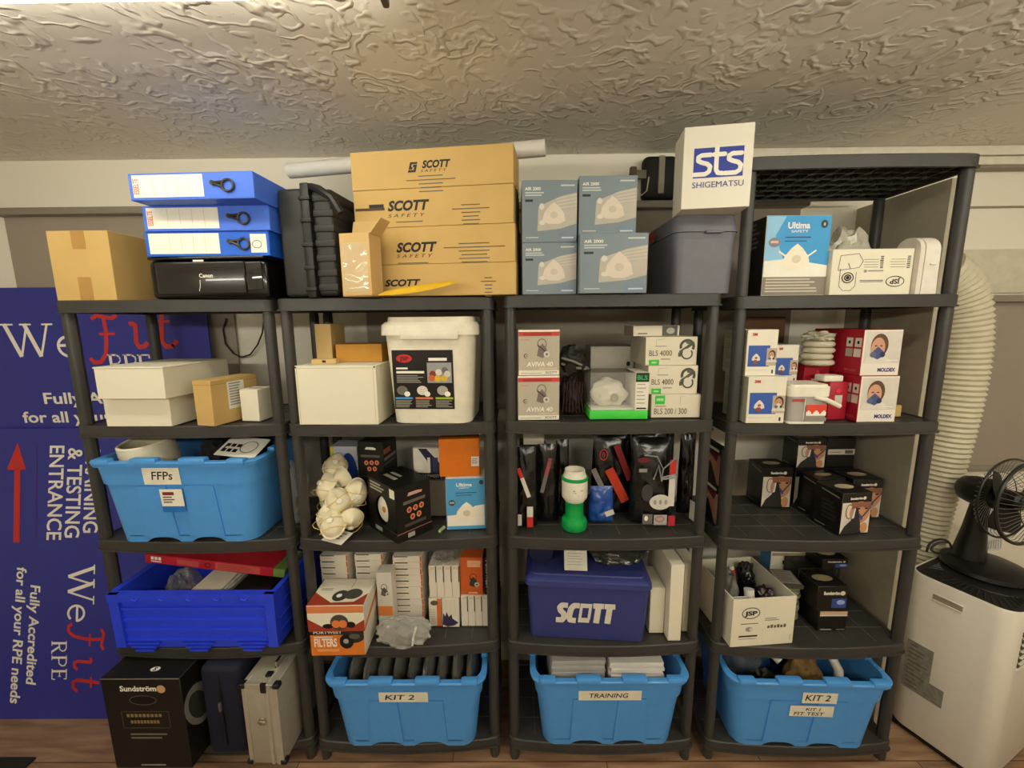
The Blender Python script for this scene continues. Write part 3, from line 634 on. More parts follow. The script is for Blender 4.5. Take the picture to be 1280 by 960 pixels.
# ------------------------------------------------------------------ on top of the third unit
z5 = ST(3, 5)
AIRC = M('slate_blue_card', '7C8A92', .45, var=.08, scale=6)
def airp(mb, fr, w, d, h):
    F = fr['front']; mb.poly(F, [(w * .28, h * .18), (w * .3, h * .58), (w * .7, h * .74), (w * .99, h * .80), (w * .99, h * .30), (w * .7, h * .22)], ink('b9b3a6'), 1)
    for i in range(4): mb.line(F, [(w * .62, h * (.70 - i * .05)), (w * .99, h * (.77 - i * .06))], .0014, ink('d8d2c4'), 2)
    mask_print(mb, F, w * .58, h * .46, w * .42, ink('d9cdbd'), ink('cabdab'), 3); mb.ell(F, w * .36, h * .58, w * .045, h * .05, ink('d6d1c4'), 3); mb.ell(F, w * .37, h * .32, w * .055, h * .04, ink('d6d1c4'), 3)
    mb.text(F, 'AIR 2000', w * .06, h * .84, h * .05, WI, w=w * .28, bold=.02); mb.greek(F, w * .06, h * .73, w * .42, h * .81, 2, ink('c4cbca'), rag=.2); mb.rect(F, w * .06, h * .655, w * .2, h * .695, ink('2c3436'), 2)
    mb.rect(F, w * .70, h * .90, w * .95, h * .925, ink('c4cbca'), 2); mb.rect(F, w * .07, h * .07, w * .3, h * .085, ink('c4cbca'), 2); mb.rect(F, w * .72, h * .06, w * .94, h * .085, ink('c4cbca'), 2)
    mb.rect(F, w * .66, h * .02, w * .99, h * .16, ink('76879a'), 1)
gr = 'slate blue mask boxes on the third unit'
s1 = fb(653, 720.5, 303, 370, z5, .0); carton('mask_box', 'lower left slate blue mask box of four on the third unit', 'box', s1, .2, AIRC, airp, group=gr)
s2 = fb(652.5, 721, 225, 301, top(s1) + .0005, .0); carton('mask_box', 'upper left slate blue mask box, nearest the cartons', 'box', s2, .2, AIRC, airp, group=gr)
s3 = fb(724, 808, 291, 370, z5, -.035); carton('mask_box', 'lower right slate blue mask box, jutting forward beside the tote', 'box', s3, .22, AIRC, airp, group=gr)
s4 = fb(723, 795, 223, 290, top(s3) + .0005, .005); s4[1] = s2[1] * .96; carton('mask_box', 'upper right slate blue mask box of four', 'box', s4, .17, AIRC, airp, group=gr)
# tote with lid
w, h, loc = fb(838, 922, 268, 368, z5, .015); d = .30; w -= .012
t = thing('storage_tote', 'indigo grey storage tote with lid under the tall white box', 'tote', loc + Vector((0, d / 2, 0)), R(0))
mb = MB(); mb.taper(w * .93, d * .93, w * .98, d * .98, 0, h * .74, INDIGO, .03); mb.taper(w * .98, d * .98, w, d, h * .70, h * .78, INDIGO, .03, bottom=True); mb.obj('tub', t)
mb = MB(); mb.taper(w * 1.03, d * 1.03, w * 1.02, d * 1.02, h * .785, h * .85, INDIGO, .035); mb.taper(w * 1.0, d * 1.0, w * .95, d * .95, h * .85, h, INDIGO, .035)
mb.box(-w * .05, w * .22, -d / 2 - .014, -d / 2 + .01, h * .76, h * .80, INDIGO, .003); mb.obj('lid', t)
F = Frame((-w / 2 - .0035, d * .28, 0), (0, -1, 0), (0, 0, 1)); mb = MB(); mb.rect(F, 0.0, h * .79, d * .26, h * .93, ink('a8452f'), 25); mb.obj('sticker', t)['label'] = 'orange red sticker on the lid'
zt = z5 + h
# tall white box
A = on_y(851, 268, -.045); B = on_y(937, 264, -.075); v = B - A; v.z = 0; w = v.length; rz = math.atan2(v.y, v.x); hh = on_y(938, 154, -.065).z - zt
def sts(mb, fr, w, d, h):
    F = fr['front']; a0, b0, a1, b1 = w * .155, h * .375, w * .87, h * .735; s = b1 - b0; mb.rect(F, a0, b0, a1, b1, ink('2B3C9C'), 1); W = a1 - a0
    def sh(pts, lay=2): mb.line(F, [(a0 + x * W, b0 + y * s) for x, y in pts], s * .15, WI, lay); [mb.ell(F, a0 + x * W, b0 + y * s, s * .075, s * .075, WI, lay, 10) for x, y in pts]
    S = [(.34, .76), (.16, .76), (.09, .70), (.09, .58), (.16, .52), (.28, .46), (.34, .36), (.32, .20), (.24, .12), (.02, .12)]
    sh(S); sh([(x * .98 + .62, y) for x, y in S]); sh([(.46, 1.0), (.46, .26), (.50, .14), (.60, .12)]); sh([(.40, .76), (.62, .76)])
    mb.text(F, 'SHIGEMATSU', w * .15, h * .255, h * .072, ink('2B3C9C'), w=w * .74, bold=0.0)
carton('white_box', 'tall white box with a blue emblem on the indigo tote', 'box', [w, hh, Vector(((A.x + B.x) / 2, -.057, zt + .001))], .12, WHT, sts, rz)
# black pouch on the blind rail
a = on_y(797, 240, .40); b = on_y(845, 240, .40); x0, x1 = a.x, b.x; zb = 2.191
t = thing('pouch', 'black zipped pouch with grey strap resting high up on the blind rail', 'pouch', ((x0 + x1) / 2, .435, zb)); w = x1 - x0; h = on_y(820, 189, .40).z - zb
MB().box(-w * .28, w * .62, 0, .06, 0, h, M('black_nylon', '15130f', .7, bump=.3), .022, 4, smooth=True).obj('body', t)
mb = MB().box(w * .10, w * .26, -.004, .02, h * .12, h * .98, M('grey_webbing', '8f8878', .7), .003); mb.obj('grey_band', t)
mb = MB(); mb.box(-w * .52, -w * .22, -.006, .012, h * .46, h * .66, M('grey_buckle', '6c6656', .5), .004); mb.box(-w * .66, -w * .48, -.008, .014, h * .46, h * .74, M('buckle_brown', '5a4a34', .5), .006)
mb.tube([(-w * .5, 0, h * .45), (-w * .4, -.004, h * .2), (-w * .34, 0, h * .08), (-w * .2, -.002, h * .18), (-w * .15, 0, h * .5)], .003, M('pale_cord', 'b0a994', .6), 6); mb.obj('strap', t)
# ------------------------------------------------------------------ top compartment of the right unit
z5 = ST(4, 5)
def ulti(mb, fr, w, d, h):
    F = fr['front']; mb.rect(F, w * .005, h * .24, w * .995, h * .995, ink('3E9BD6'), 1); mb.poly(F, [(w * .005, h * .24), (w * .995, h * .24), (w * .995, h * .38), (w * .7, h * .42), (w * .3, h * .47), (w * .005, h * .5)], WI, 2)
    mb.poly(F, [(w * .005, h * .44), (w * .30, h * .46), (w * .15, h * .75), (w * .3, h * .99), (w * .005, h * .99)], ink('8fc3e4'), 2)
    mb.rect(F, w * .005, h * .01, w * .995, h * .24, ink('8a8072'), 1); mb.greek(F, w * .05, h * .03, w * .95, h * .22, 5, ink('c9c0ae'), rag=.25, fill=.45)
    mb.text(F, 'Ultima', w * .50, h * .84, h * .075, WI, al='c', w=w * .34, bold=.03, lay=3); mb.text(F, 'SAFETY', w * .52, h * .79, h * .03, WI, al='c', w=w * .26, bold=.01, lay=3)
    mb.rect(F, w * .30, h * .725, w * .70, h * .738, ink('1d4f78'), 3); mb.rect(F, w * .30, h * .68, w * .64, h * .69, ink('1d4f78'), 3)
    mb.ell(F, w * .89, h * .89, w * .055, h * .05, ink('2e3a44'), 3); mb.text(F, '8', w * .89, h * .87, h * .035, WI, al='c', lay=4)
    mb.ell(F, w * .14, h * .67, w * .09, h * .06, ink('7d7f86'), 3); mb.rect(F, w * .08, h * .66, w * .2, h * .69, ink('d9b59a'), 4)
    mask_print(mb, F, w * .50, h * .48, w * .44, ink('F1E8D0'), ink('d8cfb6'), 4); mb.line(F, [(w * .33, h * .50), (w * .22, h * .56)], h * .02, WI, 4); mb.line(F, [(w * .68, h * .5), (w * .80, h * .57)], h * .02, WI, 4)
    L = fr['left']; mb.rect(L, d * .01, h * .005, d * .99, h * .995, ink('26221f'), 1); mb.greek(L, d * .1, h * .6, d * .8, h * .95, 6, ink('7d776c'), 2)
carton('mask_box', 'large blue and white mask box in the top right compartment', 'box', fb(951, 1030, 269, 371, z5, .04), .16, WHT, ulti, 0)
def jspu(mb, fr, w, d, h):
    F0 = fr['front']; F = Frame(F0.p(w, h, 0), -F0.u, -F0.v)     # the box stands upside down
    mb.ring(F, w * .20, h * .71, w * .115, h * .12, .0025, K, 2); mb.text(F, 'JSP', w * .20, h * .665, h * .10, K, al='c', w=w * .13, bold=.03)
    mb.greek(F, w * .35, h * .66, w * .64, h * .72, 2, KG, rag=.05); mb.ell(F, w * .58, h * .48, w * .02, h * .035, GRY, 2); mb.rect(F, w * .36, h * .46, w * .55, h * .49, GRY, 2)
    for a in (.05, .38):
        mb.greek(F, w * (a + .05), h * .18, w * (a + .24), h * .40, 4, ink('8c846e'), rag=.1, fill=.2); mb.greek(F, w * (a - .01), h * .14, w * (a + .035), h * .42, 7, K, rag=.2)
    mb.ring(F, w * .79, h * .62, w * .075, h * .12, .003, K, 2); mb.ring(F, w * .79, h * .62, w * .045, h * .075, .004, K, 2); mb.ell(F, w * .79, h * .62, w * .022, h * .04, K, 2)
    mb.line(F, [(w * .69, h * .50), (w * .69, h * .80), (w * .74, h * .90), (w * .84, h * .90), (w * .89, h * .80), (w * .89, h * .42)], .0014, K, 2)
    mb.line(F, [(w * .66, h * .40), (w * .92, h * .46), (w * .90, h * .14), (w * .68, h * .10), (w * .62, h * .26), (w * .66, h * .40)], .0014, K, 2); mb.line(F, [(w * .80, h * .30), (w * .77, h * .42)], .002, K, 2)
carton('filter_box', 'white box with its black print upside down, beside the blue mask box', 'box', fb(1036, 1135, 311, 373, z5, .02), .16, CRM, jspu, R(-1))
a = on_y(1064, 300, .24)
bag('plastic_bag', 'crumpled clear plastic bag behind the upside down white box', 'bag', Vector((a.x, .25, z5 + .0005)), (.085, .05, .125), M('silvery_film', 'D8D3BE', .15, alpha=.75, spec=1.0, bump=.9, bscale=40), 4, .25)
w, h, loc = fb(1147, 1171, 294, 372, z5, -.002)
t = thing('white_pod', 'rounded white plastic case standing at the right end beside the pale board', 'case', loc + Vector((0, .048, 0)), 0); WP = M('white_moulded_plastic', 'DDD6CA', .35)
for nm, x0, x1 in (('base_shell', -w * .62, -w * .36), ('cover_shell', -w * .34, w * .5)):
    mb = MB(); P = []
    for i in range(13):
        th = R(180 * i / 12); P.append((-.045 * math.cos(th), h * .78 + h * .22 * math.sin(th)))
    P = [(-.044, 0)] + P + [(.044, 0)]; n = len(P)
    for a0, a1, s in ((x0, x1, 1),):
        vs = [(a0, y, z) for y, z in P] + [(a1 - (w * .12 if nm == 'cover_shell' else 0) * (z / h) ** 3, y * .96, z) for y, z in P]
        mb.raw(vs, [(i, i + 1, n + i + 1, n + i) for i in range(n - 1)], WP, True); mb.face(vs[:n], WP); mb.face(vs[n:][::-1], WP); mb.face([vs[0], vs[n], vs[2 * n - 1], vs[n - 1]], WP)
    mb.obj(nm, t)
MB().box(-w * .05, w * .28, -.0475, -.042, h * .50, h * .53, WP, .002).obj('catch', t)
# ------------------------------------------------------------------ left unit, upper shelf
def bin_(name, label, px0, px1, rb, zs, col=None, rz=0.0, h=.305, group='sky blue storage bins', y=None, wtop=None):
    """sky blue crate: tapered tub, rolled rim with raised tabs, panelled front, arched foot"""
    y = on_z((px0 + px1) / 2, rb, zs).y if y is None else y
    a, b = on_y(px0, rb, y), on_y(px1, rb, y); w = b.x - a.x; d = .31; W, Dp = w * 1.13, d * 1.14
    t = thing(name, label, 'bin', ((a.x + b.x) / 2, y + d / 2, zs), rz, group)
    mb = MB(); z0 = .022
    def sec(z): k = z / h; return w + (W - w) * k, d + (Dp - d) * k
    # double-walled tub: outer skin, inner skin, floor
    seg = 6
    def loop(z, e=0.0, r=.05): ww, dd = sec(z); return [(p[0], p[1], z) for p in rrect(ww - 2 * e, dd - 2 * e, r, seg)]
    hs = h * .72
    def step(z, out): ww, dd = sec(z); return [(p[0], p[1], z) for p in rrect(ww + out, dd + out, .052, seg)]
    loops = [loop(z0), loop(hs), step(hs + .002, .012), step(h - .02, .012), step(h - .018, .030), step(h - .004, .034), step(h, .026), loop(h, .004), loop(h * .5, .006), loop(z0 + .006, .008)]
    n = len(loops[0]); vs = [p for l in loops for p in l]
    mb.raw(vs, [(k * n + i, k * n + (i + 1) % n, (k + 1) * n + (i + 1) % n, (k + 1) * n + i) for k in range(len(loops) - 1) for i in range(n)], SKY, True)
    mb.face([tuple(p) for p in loops[-1]], SKY); mb.face([tuple(p) for p in loops[0]][::-1], SKY)
    # skirt with arches along the front and back, plain at the sides
    for s in (-1, 1):
        def q(x, z, e): k = z / h; dd = (d + (Dp - d) * k) / 2 - e; return (x * (1 + (W / w - 1) * k), s * dd, z)
        xs = [-w / 2 + .045]; top_ = []
        m = 24; X = [-w / 2 + .04 + (w - .08) * i / (6 * m) for i in range(6 * m + 1)]
        def arch(x):
            for c in (-w * .165, w * .165):
                u = abs(x - c) / (w * .125)
                if u < 1: return .018 * (1 - u ** 3)
            return 0.0
        for x0, x1 in zip(X, X[1:]):
            if arch(x0) < .0205 or arch(x1) < .0205:
                A, B = [q(x0, arch(x0), .0), q(x1, arch(x1), .0), q(x1, z0 + .004, 0), q(x0, z0 + .004, 0)], [q(x0, arch(x0), .008), q(x1, arch(x1), .008), q(x1, z0 + .004, .008), q(x0, z0 + .004, .008)]
                mb.face(A if s < 0 else A[::-1], SKY); mb.face(B[::-1] if s < 0 else B, SKY)
                mb.face([A[0], B[0], B[1], A[1]] if s < 0 else [A[1], B[1], B[0], A[0]], SKY)
    ff = [(p[0], p[1], z) for z in (0, z0 + .003) for p in rrect(sec(z)[0], sec(z)[1], .05, seg)]
    for i in range(n):
        j = (i + 1) % n
        if abs(ff[i][1] - ff[j][1]) > 1e-4: mb.face([ff[i], ff[j], ff[n + j], ff[n + i]], SKY, True)
    # pressed panels on the front: shallow raised fields
    def fp(x, z, o): k = z / h; return (x * (1 + (W / w - 1) * k), -((d + (Dp - d) * k) / 2) - o, z)
    for x0, x1, x2, x3 in ((-w * .29, -w * .04, -w * .06, -w * .25), (w * .04, w * .29, w * .25, w * .06)):
        P = [(x0, z0 + .002), (x1, z0 + .002), (x2, hs - .004), (x3, hs - .004)]
        A = [fp(x, z, .005) for x, z in P]; B = [fp(x, z, -.001) for x, z in P]; mb.face(A, SKY)
        for i in range(4): mb.face([B[i], B[(i + 1) % 4], A[(i + 1) % 4], A[i]], SKY)
    # raised tabs on the rim
    for s in (-1, 1):
        for c in (-w * .17, w * .17): mb.box(c - .045, c + .045, s * (Dp / 2 + .004) - .014, s * (Dp / 2 + .004) + .014, h - .012, h + .013, SKY, .006, 2)
    for sx in (-1, 1):
        for sy in (-1, 1): mb.box(sx * (W / 2 - .045) - .03, sx * (W / 2 - .045) + .03, sy * (Dp / 2 + .004) - .014, sy * (Dp / 2 + .004) + .014, h - .012, h + .010, SKY, .006, 2)
        mb.box(sx * (W / 2 + .003) - .014, sx * (W / 2 + .003) + .014, -.07, .07, h - .012, h + .012, SKY, .006, 2)
    mb.obj('tub', t)
    def front(x, z, lean=True): return fp(x, z, .0075 if z < hs else .0075)
    k = math.atan2((Dp - d) / 2, h); F = Frame((0, -(d + .012) / 2 - .0005, 0), (1, 0, 0), (0, -math.sin(k), math.cos(k)))
    return t, F, w, d, h, W, Dp
def hand(t, F, x0, z0, x1, z1, txts, name='label'):
    def p(mb, L, w, h):
        for s, a, b, hh, ww in txts: mb.text(L, s, w * a, h * b, h * hh, K, w=w * ww, bold=.012, it=.15, lay=1)
    return sticker(t, F, x0, z0, x1, z1, M('masking_label', 'E6E0CC', .7), name, p, lay=4)
S4 = ST(1, 4)
s = fb(133, 216, 497, 533, S4, -.02); low = s
b_ = carton('white_box', 'lower of two plain white boxes stacked at the left of the upper shelf', 'box', s, .27, CRM, rz=R(-1), group='plain white boxes on the left unit')
s = fb(121, 209, 459, 497.5, top(low) + .0005, -.05)
def lid(t, fr, w, d, h): MB().box(-w / 2 - .002, w / 2 + .002, -.002, d + .002, h - .004, h + .001, CRM, .001, 1).obj('lid', t)
carton('white_box', 'upper of two plain white boxes, its lid slightly ajar', 'box', s, .29, CRM, rz=R(-2), group='plain white boxes on the left unit', parts=(lid,))
def lab(t, fr, w, d, h): sticker(t, fr['right'], d * .32, h * .30, d * .68, h * .92, PAPER, 'label', lambda mb, L, a, b: mb.greek(L, a * .1, b * .08, a * .92, b * .95, 9, GRY, 1))
def seam(mb, fr, w, d, h): mb.rect(fr['front'], 0, h * .90, w, h * .908, BROWN, 1); mb.rect(fr['right'], 0, h * .90, d, h * .908, BROWN, 1)
carton('kraft_box', 'brown kraft box with a white paper label on its side, beside the white boxes', 'box', fb(244.5, 271, 476, 533, S4, -.02), .19, KRAFT, seam, R(-12), parts=(lab,))
def flapw(t, fr, w, d, h):
    b = MB(); b.box(-w / 2, w / 2, .002, d * .8, h + .0005, h + .003, CRM, .0008, 1); b.obj('lid', t); mb = MB(); mb.rect(fr['top'], w * .2, d * .3, w * .98, d * .42, K, 9); mb.obj('slot', t)
carton('small_white_box', 'small white box at the right end of the left unit, next to the kraft box', 'box', fb(302, 326, 488, 526.5, S4), .09, CRM, None, R(-6), parts=(flapw,))
# ------------------------------------------------------------------ left unit, middle shelf: bin marked FFPs
S3 = ST(1, 3)
t, F, w, d, h, W, Dp = bin_('storage_bin', 'sky blue bin with a handwritten FFPs label on the middle shelf', 149, 319, 677, S3)
hand(t, F, -w * .20, h * .73, w * .06, h * .93, [('FFPs', .22, .30, .48, .58)])
def ql(mb, L, a, b): mb.rect(L, 0, 0, a, b * .26, ink('1f6fc0'), 1); mb.rect(L, a * .12, b * .74, a * .62, b * .88, ink('7a2f22'), 1); mb.greek(L, a * .1, b * .36, a * .62, b * .68, 3, ink('6a5040'), 1)
sticker(t, F, -w * .10, h * .40, w * .06, h * .68, WI, 'card', ql, lay=14)
bx = t.location; zt = S3 + h
C = bx + Vector((-.148, -.05, 0))
mb = MB(); mb.cyl((0, 0, .15), (0, 0, .345), .085, .082, M('cream_roll', 'E3DBC2', .7), 28, caps=False); mb.cyl((0, .0, .345), (0, 0, .30), .070, .064, M('cream_roll_inside', 'B9AF94', .8), 28, caps=False)
mb.lathe([(.082, .345), (.076, .349), (.070, .345)], M('cream_roll', 'E3DBC2', .7), n=28); mb.face([(.064 * math.cos(R(a)), .064 * math.sin(R(a)), .30) for a in range(0, 360, 12)], M('cream_roll_inside', 'B9AF94', .8))
mb.face([(.085 * math.cos(R(-a)), .085 * math.sin(R(-a)), .15) for a in range(0, 360, 12)], M('cream_roll', 'E3DBC2', .7))
tag(mb.obj('paper_roll', None, (C.x, C.y + .02, S3 + .005), rot=(R(8), R(-3), 0)), 'thick cream roll at the left end of the bin marked FFPs', 'roll')
bag('black_bag', 'black cloth bag in the middle of the bin marked FFPs', 'bag', bx + Vector((.025, .03, .10)), (.068, .09, .12), M('black_cloth', '16161A', .8, bump=.3), 2, .18)
bag('black_bag', 'black rubber gear heaped at the right of the bin marked FFPs', 'bag', bx + Vector((.155, .04, .10)), (.055, .075, .118), M('black_rubber', '1b1a1c', .5, bump=.3), 5, .25)
c = on_y(300, 577, bx.y - .10); mb = MB(); mb.box(-.075, .075, 0, .10, 0, .004, PAPER, .001, 1); Fc = Frame((-.075, 0, .004), (1, 0, 0), (0, 1, 0)); [mb.rect(Fc, .012 + .021 * i, .018, .028 + .021 * i, .060, K, 2) for i in range(3)]; mb.rect(Fc, .018, .034, .07, .044, PAPER, 3); mb.ring(Fc, .10, .05, .03, .03, .003, KG, 2)
tag(mb.obj('leaflet', None, (c.x, bx.y - .13, zt - .004), rot=(R(24), R(4), R(-6))), 'white leaflet with bold print on top of the black gear', 'leaflet')
c = on_z(337, 668, S3)
bag('plastic_bag', 'crumpled clear plastic bag squeezed between the FFPs bin and the shelf post', 'bag', Vector((.026, .118, S3 + .0005)), (.030, .058, .115), CLEAR, 8, .3)
# ------------------------------------------------------------------ left unit, lower shelf: folding crate
S2 = ST(1, 2); y = on_z(245, 812, S2).y; a, b = on_y(152.5, 812, y), on_y(349.5, 812, y); w = b.x - a.x; d = .345; h = .232
t = thing('folding_crate', 'royal blue plastic crate full of papers on the second lowest shelf', 'crate', ((a.x + b.x) / 2, y, S2), 0); k = 1.008
def cp(x, yy, z, o=0): s = 1 + (k - 1) * z / h; return (x * s, d / 2 + (yy - d / 2) * s, z)
mb = MB(); e = .012
def slab(x0, x1, y0, y1, z0, z1, m=CRATE):
    P = [cp(x0, y0, z0), cp(x1, y0, z0), cp(x1, y1, z0), cp(x0, y1, z0), cp(x0, y0, z1), cp(x1, y0, z1), cp(x1, y1, z1), cp(x0, y1, z1)]
    mb.raw(P, [(3, 2, 1, 0), (4, 5, 6, 7), (0, 1, 5, 4), (1, 2, 6, 5), (2, 3, 7, 6), (3, 0, 4, 7)], m)
slab(-w / 2, w / 2, 0, d, .012, .020); slab(-w / 2, w / 2, 0, e, .02, h - .008); slab(-w / 2, w / 2, d - e, d, .02, h - .008); slab(-w / 2, -w / 2 + e, e, d - e, .02, h - .008); slab(w / 2 - e, w / 2, e, d - e, .02, h - .008)
mb.obj('body', t)
mb = MB()
for z in (.045, .085, .125, .170): slab(-w / 2 + .035, w / 2 - .035, -.010, .001, z, z + .006)
for x0 in (-w * .44, -w * .10, w * .24):
    for i, sh in enumerate((0, .012, .024)): slab(x0 + sh, x0 + w * .20 - sh, -.010, .001, .032 - i * .0145 - .002, .036 - i * .0145)
for sx in (-1, 1):
    slab(min(sx * (w / 2 - .03), sx * (w / 2 + .004)), max(sx * (w / 2 - .03), sx * (w / 2 + .004)), -.012, .001, .02, h)
    for z in (.06, .11, .16): slab(min(sx * w / 2, sx * (w / 2 + .005)), max(sx * w / 2, sx * (w / 2 + .005)), .02, d - .02, z, z + .006)
    slab(min(sx * w / 2, sx * (w / 2 + .006)), max(sx * w / 2, sx * (w / 2 + .006)), .10, d - .10, .175, .20)
mb.obj('ribs', t)
mb = MB(); slab(-w / 2 - .006, w / 2 + .006, -.014, e, h - .006, h); slab(-w / 2 - .006, w / 2 + .006, -.014, -.0005, h - .026, h - .0065); slab(-w / 2 - .006, w / 2 + .006, -.014, .001, h - .030, h - .025)
slab(-w / 2 - .006, w / 2 + .006, d - e, d + .012, h - .006, h)
for sx in (-1, 1): slab(min(sx * (w / 2 - e), sx * (w / 2 + .012)), max(sx * (w / 2 - e), sx * (w / 2 + .006)), e, d - e, h - .006, h)
for i in range(1, 6): c = -w / 2 + w * i / 6; mb.tube([cp(c - .012, -.016, h - .016), cp(c, -.017, h - .022), cp(c + .012, -.016, h - .016)], .003, CRATE, 6)
mb.obj('rim', t)
cx, cz = t.location.x, S2 + h
mb = MB()
for i in range(14): mb.box(-.05, .06, 0, .20, .0125 * i, .0125 * i + .0122, (PAPER, CRM)[i % 2], .001, 1, mat=Matrix.Rotation(R(random.uniform(-3, 3)), 4, 'Z'))
tag(mb.obj('paper_stack', None, (cx - .01, y + .055, S2 + .021)), 'stack of cream papers in the blue crate', 'papers', kind='stuff')
bag('plastic_bag', 'grey plastic bag of small parts at the left inside the blue crate', 'bag', Vector((cx - .135, y + .12, S2 + .021)), (.055, .07, .108), CLEARG, 3, .25)
tag(MB().box(.0, .14, 0, .2, 0, .175, BLK, .004).obj('black_box', None, (cx + .095, y + .055, S2 + .021)), 'flat black box at the right inside the blue crate', 'box')
A = on_y(181, 703, y + .10); B = on_y(341, 721, y + .10); L = (B - A); ang = math.atan2(-L.z, L.x); w2 = L.length
t = thing('red_box', 'long flat red box lying tilted on top of the blue crate', 'box', A, 0, rot=(0, ang, 0)); th = .036
mb = MB().box(0, w2, 0, .13, 0, th, RED, .0015, 1); F = Frame((0, 0, 0), (1, 0, 0), (0, 0, 1)); [mb.rect(F, w2 * (.05 + .028 * i), th * .45, w2 * (.072 + .028 * i), th * .8, WI, 2) for i in range(3)]; mb.rect(F, w2 * .05, th * .22, w2 * .13, th * .34, WI, 2)
mb.rect(F, w2 * .25, th * .2, w2 * .42, th * .8, ink('c4504a'), 1); mb.rect(F, w2 * .55, th * .12, w2 * .9, th * .9, ink('c9544c'), 1); mb.greek(F, w2 * .57, th * .2, w2 * .88, th * .8, 4, ink('a83a34'), 2); mb.ring(F, w2 * .49, th * .5, w2 * .025, th * .3, .004, ink('5d1216'), 2); mb.obj('carton', t)
MB().box(w2 + .0003, w2 + .045, .0, .13, 0.0, th * .96, M('green_end', '6E8B45', .5), .0015, 1).obj('green_end', t)
A = on_y(296, 698, .23); mb = MB().box(0, .17, 0, .09, 0, .024, KRAFT2, .001, 1); tag(mb.obj('kraft_slab', None, (A.x - .02, .16, S2 + .30), rot=(0, R(4), 0)), 'thin brown card box lying above the red box, close under the shelf', 'box')
# ------------------------------------------------------------------ left unit, floor level
S1 = ST(1, 1)
w, h, loc = fb(145.5, 241, 849, 960, S1, -.10); h = on_y(186, 848, -.10).z - S1; h = min(h, .372); d = .30
def sund(mb, fr, w, d, h):
    F = fr['front']; mb.text(F, 'Sundström', w * .23, h * .865, h * .055, WI, w=w * .46, bold=.03); mb.ell(F, w * .75, h * .885, h * .042, h * .042, ink('C9A06A'), 2)
    mb.ell(F, w * .50, h * .765, w * .165, h * .045, ink('040404'), 1); mb.ring(F, w * .50, h * .765, w * .172, h * .052, .002, ink('6a6255'), 2)
    mb.line(F, [(w * .20, h * .64), (w * .80, h * .64), (w * .80, h * .46), (w * .20, h * .46), (w * .20, h * .64)], .0016, ink('6a5a3e'), 2)
    for q, r in ((.58, .26), (.51, .30)):
        for i in range(9): mb.rect(F, w * (r + i * (.96 - 2 * r) / 8.6), h * q, w * (r + (i + .72) * (.96 - 2 * r) / 8.6), h * (q + .035), ink('8a7448'), 2)
    mb.greek(F, w * .27, h * .32, w * .74, h * .40, 2, ink('6d675c'), rag=.3); mb.greek(F, w * .34, h * .012, w * .66, h * .05, 1, ink('8a8478'), rag=0)
    T = fr['top']; mb.ell(T, w * .58, d * .13, w * .06, d * .035, WI, 1); mb.text(T, 'S', w * .58, d * .105, d * .05, K, al='c', bold=.04)
    Rr = fr['right']; mb.ell(Rr, d * .22, h * .55, d * .2, h * .25, ink('7d7a74'), 1, rot=.4); mb.ell(Rr, d * .2, h * .55, d * .12, h * .18, ink('35332f'), 2, rot=.4)
    for a, b in (((0, h), (w, h)),): mb.line(F, [(0.001, h - .002), (w - .001, h - .002)], .003, ink('8a857a'), 1)
carton('large_black_box', 'large black box with a hand slot, left end of the bottom shelf', 'box', [w, h, loc], d, M('matt_black_print', '14110d', .5, var=.1), sund, R(0))
c0, c1 = on_y(262, 955, -.06), on_y(311, 955, -.06); wb = (c1.x - c0.x); t = thing('tool_bag', 'dark navy soft bag between the black box and the silver case', 'bag', ((c0.x + c1.x) / 2, -.055, S1)); hb = on_y(285, 833, -.06).z - S1
NB = M('navy_nylon', '12162B', .7, bump=.4, bscale=500)
MB().box(-wb / 2, wb / 2, 0, .28, 0, min(hb, .37), NB, .022, 4, smooth=True).obj('body', t); mb = MB(); mb.tube([(0.0, -.004, .05), (0, -.006, .2), (0, .004, .345)], .004, M('zip_dark', '0c0c12', .4), 6); mb.obj('zip', t)
MB().box(-.006, .004, -.014, -.003, .20, .235, M('zip_pull_metal', '8a8a90', .3, metal=.8), .002).obj('zip_pull', t)
w, h, loc = fb(314, 356, 856, 954, S1, -.085); h = min(h, .352); d = .30
t = thing('flight_case', 'silver aluminium flight case standing on end beside the navy bag', 'case', loc, R(-1)); BC = M('case_corner_black', '17151c', .35)
MB().box(-w / 2, w / 2, 0, d, 0, h, ALU, .004).obj('body', t)
mb = MB(); AE = M('aluminium_edge', 'C4BEAC', .35, metal=.5)
for x0, x1 in ((-w / 2 - .002, -w / 2 + .014), (w * .14, w * .24), (w * .30, w / 2 + .002)):
    mb.box(x0, x1, -.003, .001, .0, h, AE, .001, 1); mb.box(x0, x1, 0, d, h - .001, h + .003, AE, .001, 1)
mb.box(-w / 2 - .002, w / 2 + .002, -.003, .010, h - .014, h + .0032, AE, .001, 1); mb.obj('edging', t)
for sx in (-1, 1):
    for zz in (0.006, h - .008): mb = MB().box(sx * w / 2 - .012, sx * w / 2 + .012, -.007, .018, zz - .006, zz + .013, BC, .005, 3); mb.obj('corner', t)
mb = MB(); mb.box(-.010, .012, -.009, -.001, h * .52, h * .60, CHROME, .002); mb.box(-.013, .015, -.012, -.002, h * .55, h * .57, CHROME, .001); mb.obj('latch', t)
MB().box(.006, .026, -.006, .004, h - .03, h + .006, BC, .002).obj('hinge', t); MB().box(.004, .026, .03, .05, h, h + .010, BC, .002).obj('hinge', t)
mb = MB(); mb.tube([(0.02, .07, h), (.02, .075, h + .02), (.02, .12, h + .024), (.02, .165, h + .02), (.02, .17, h)], .005, CHROME, 8); mb.obj('handle', t)
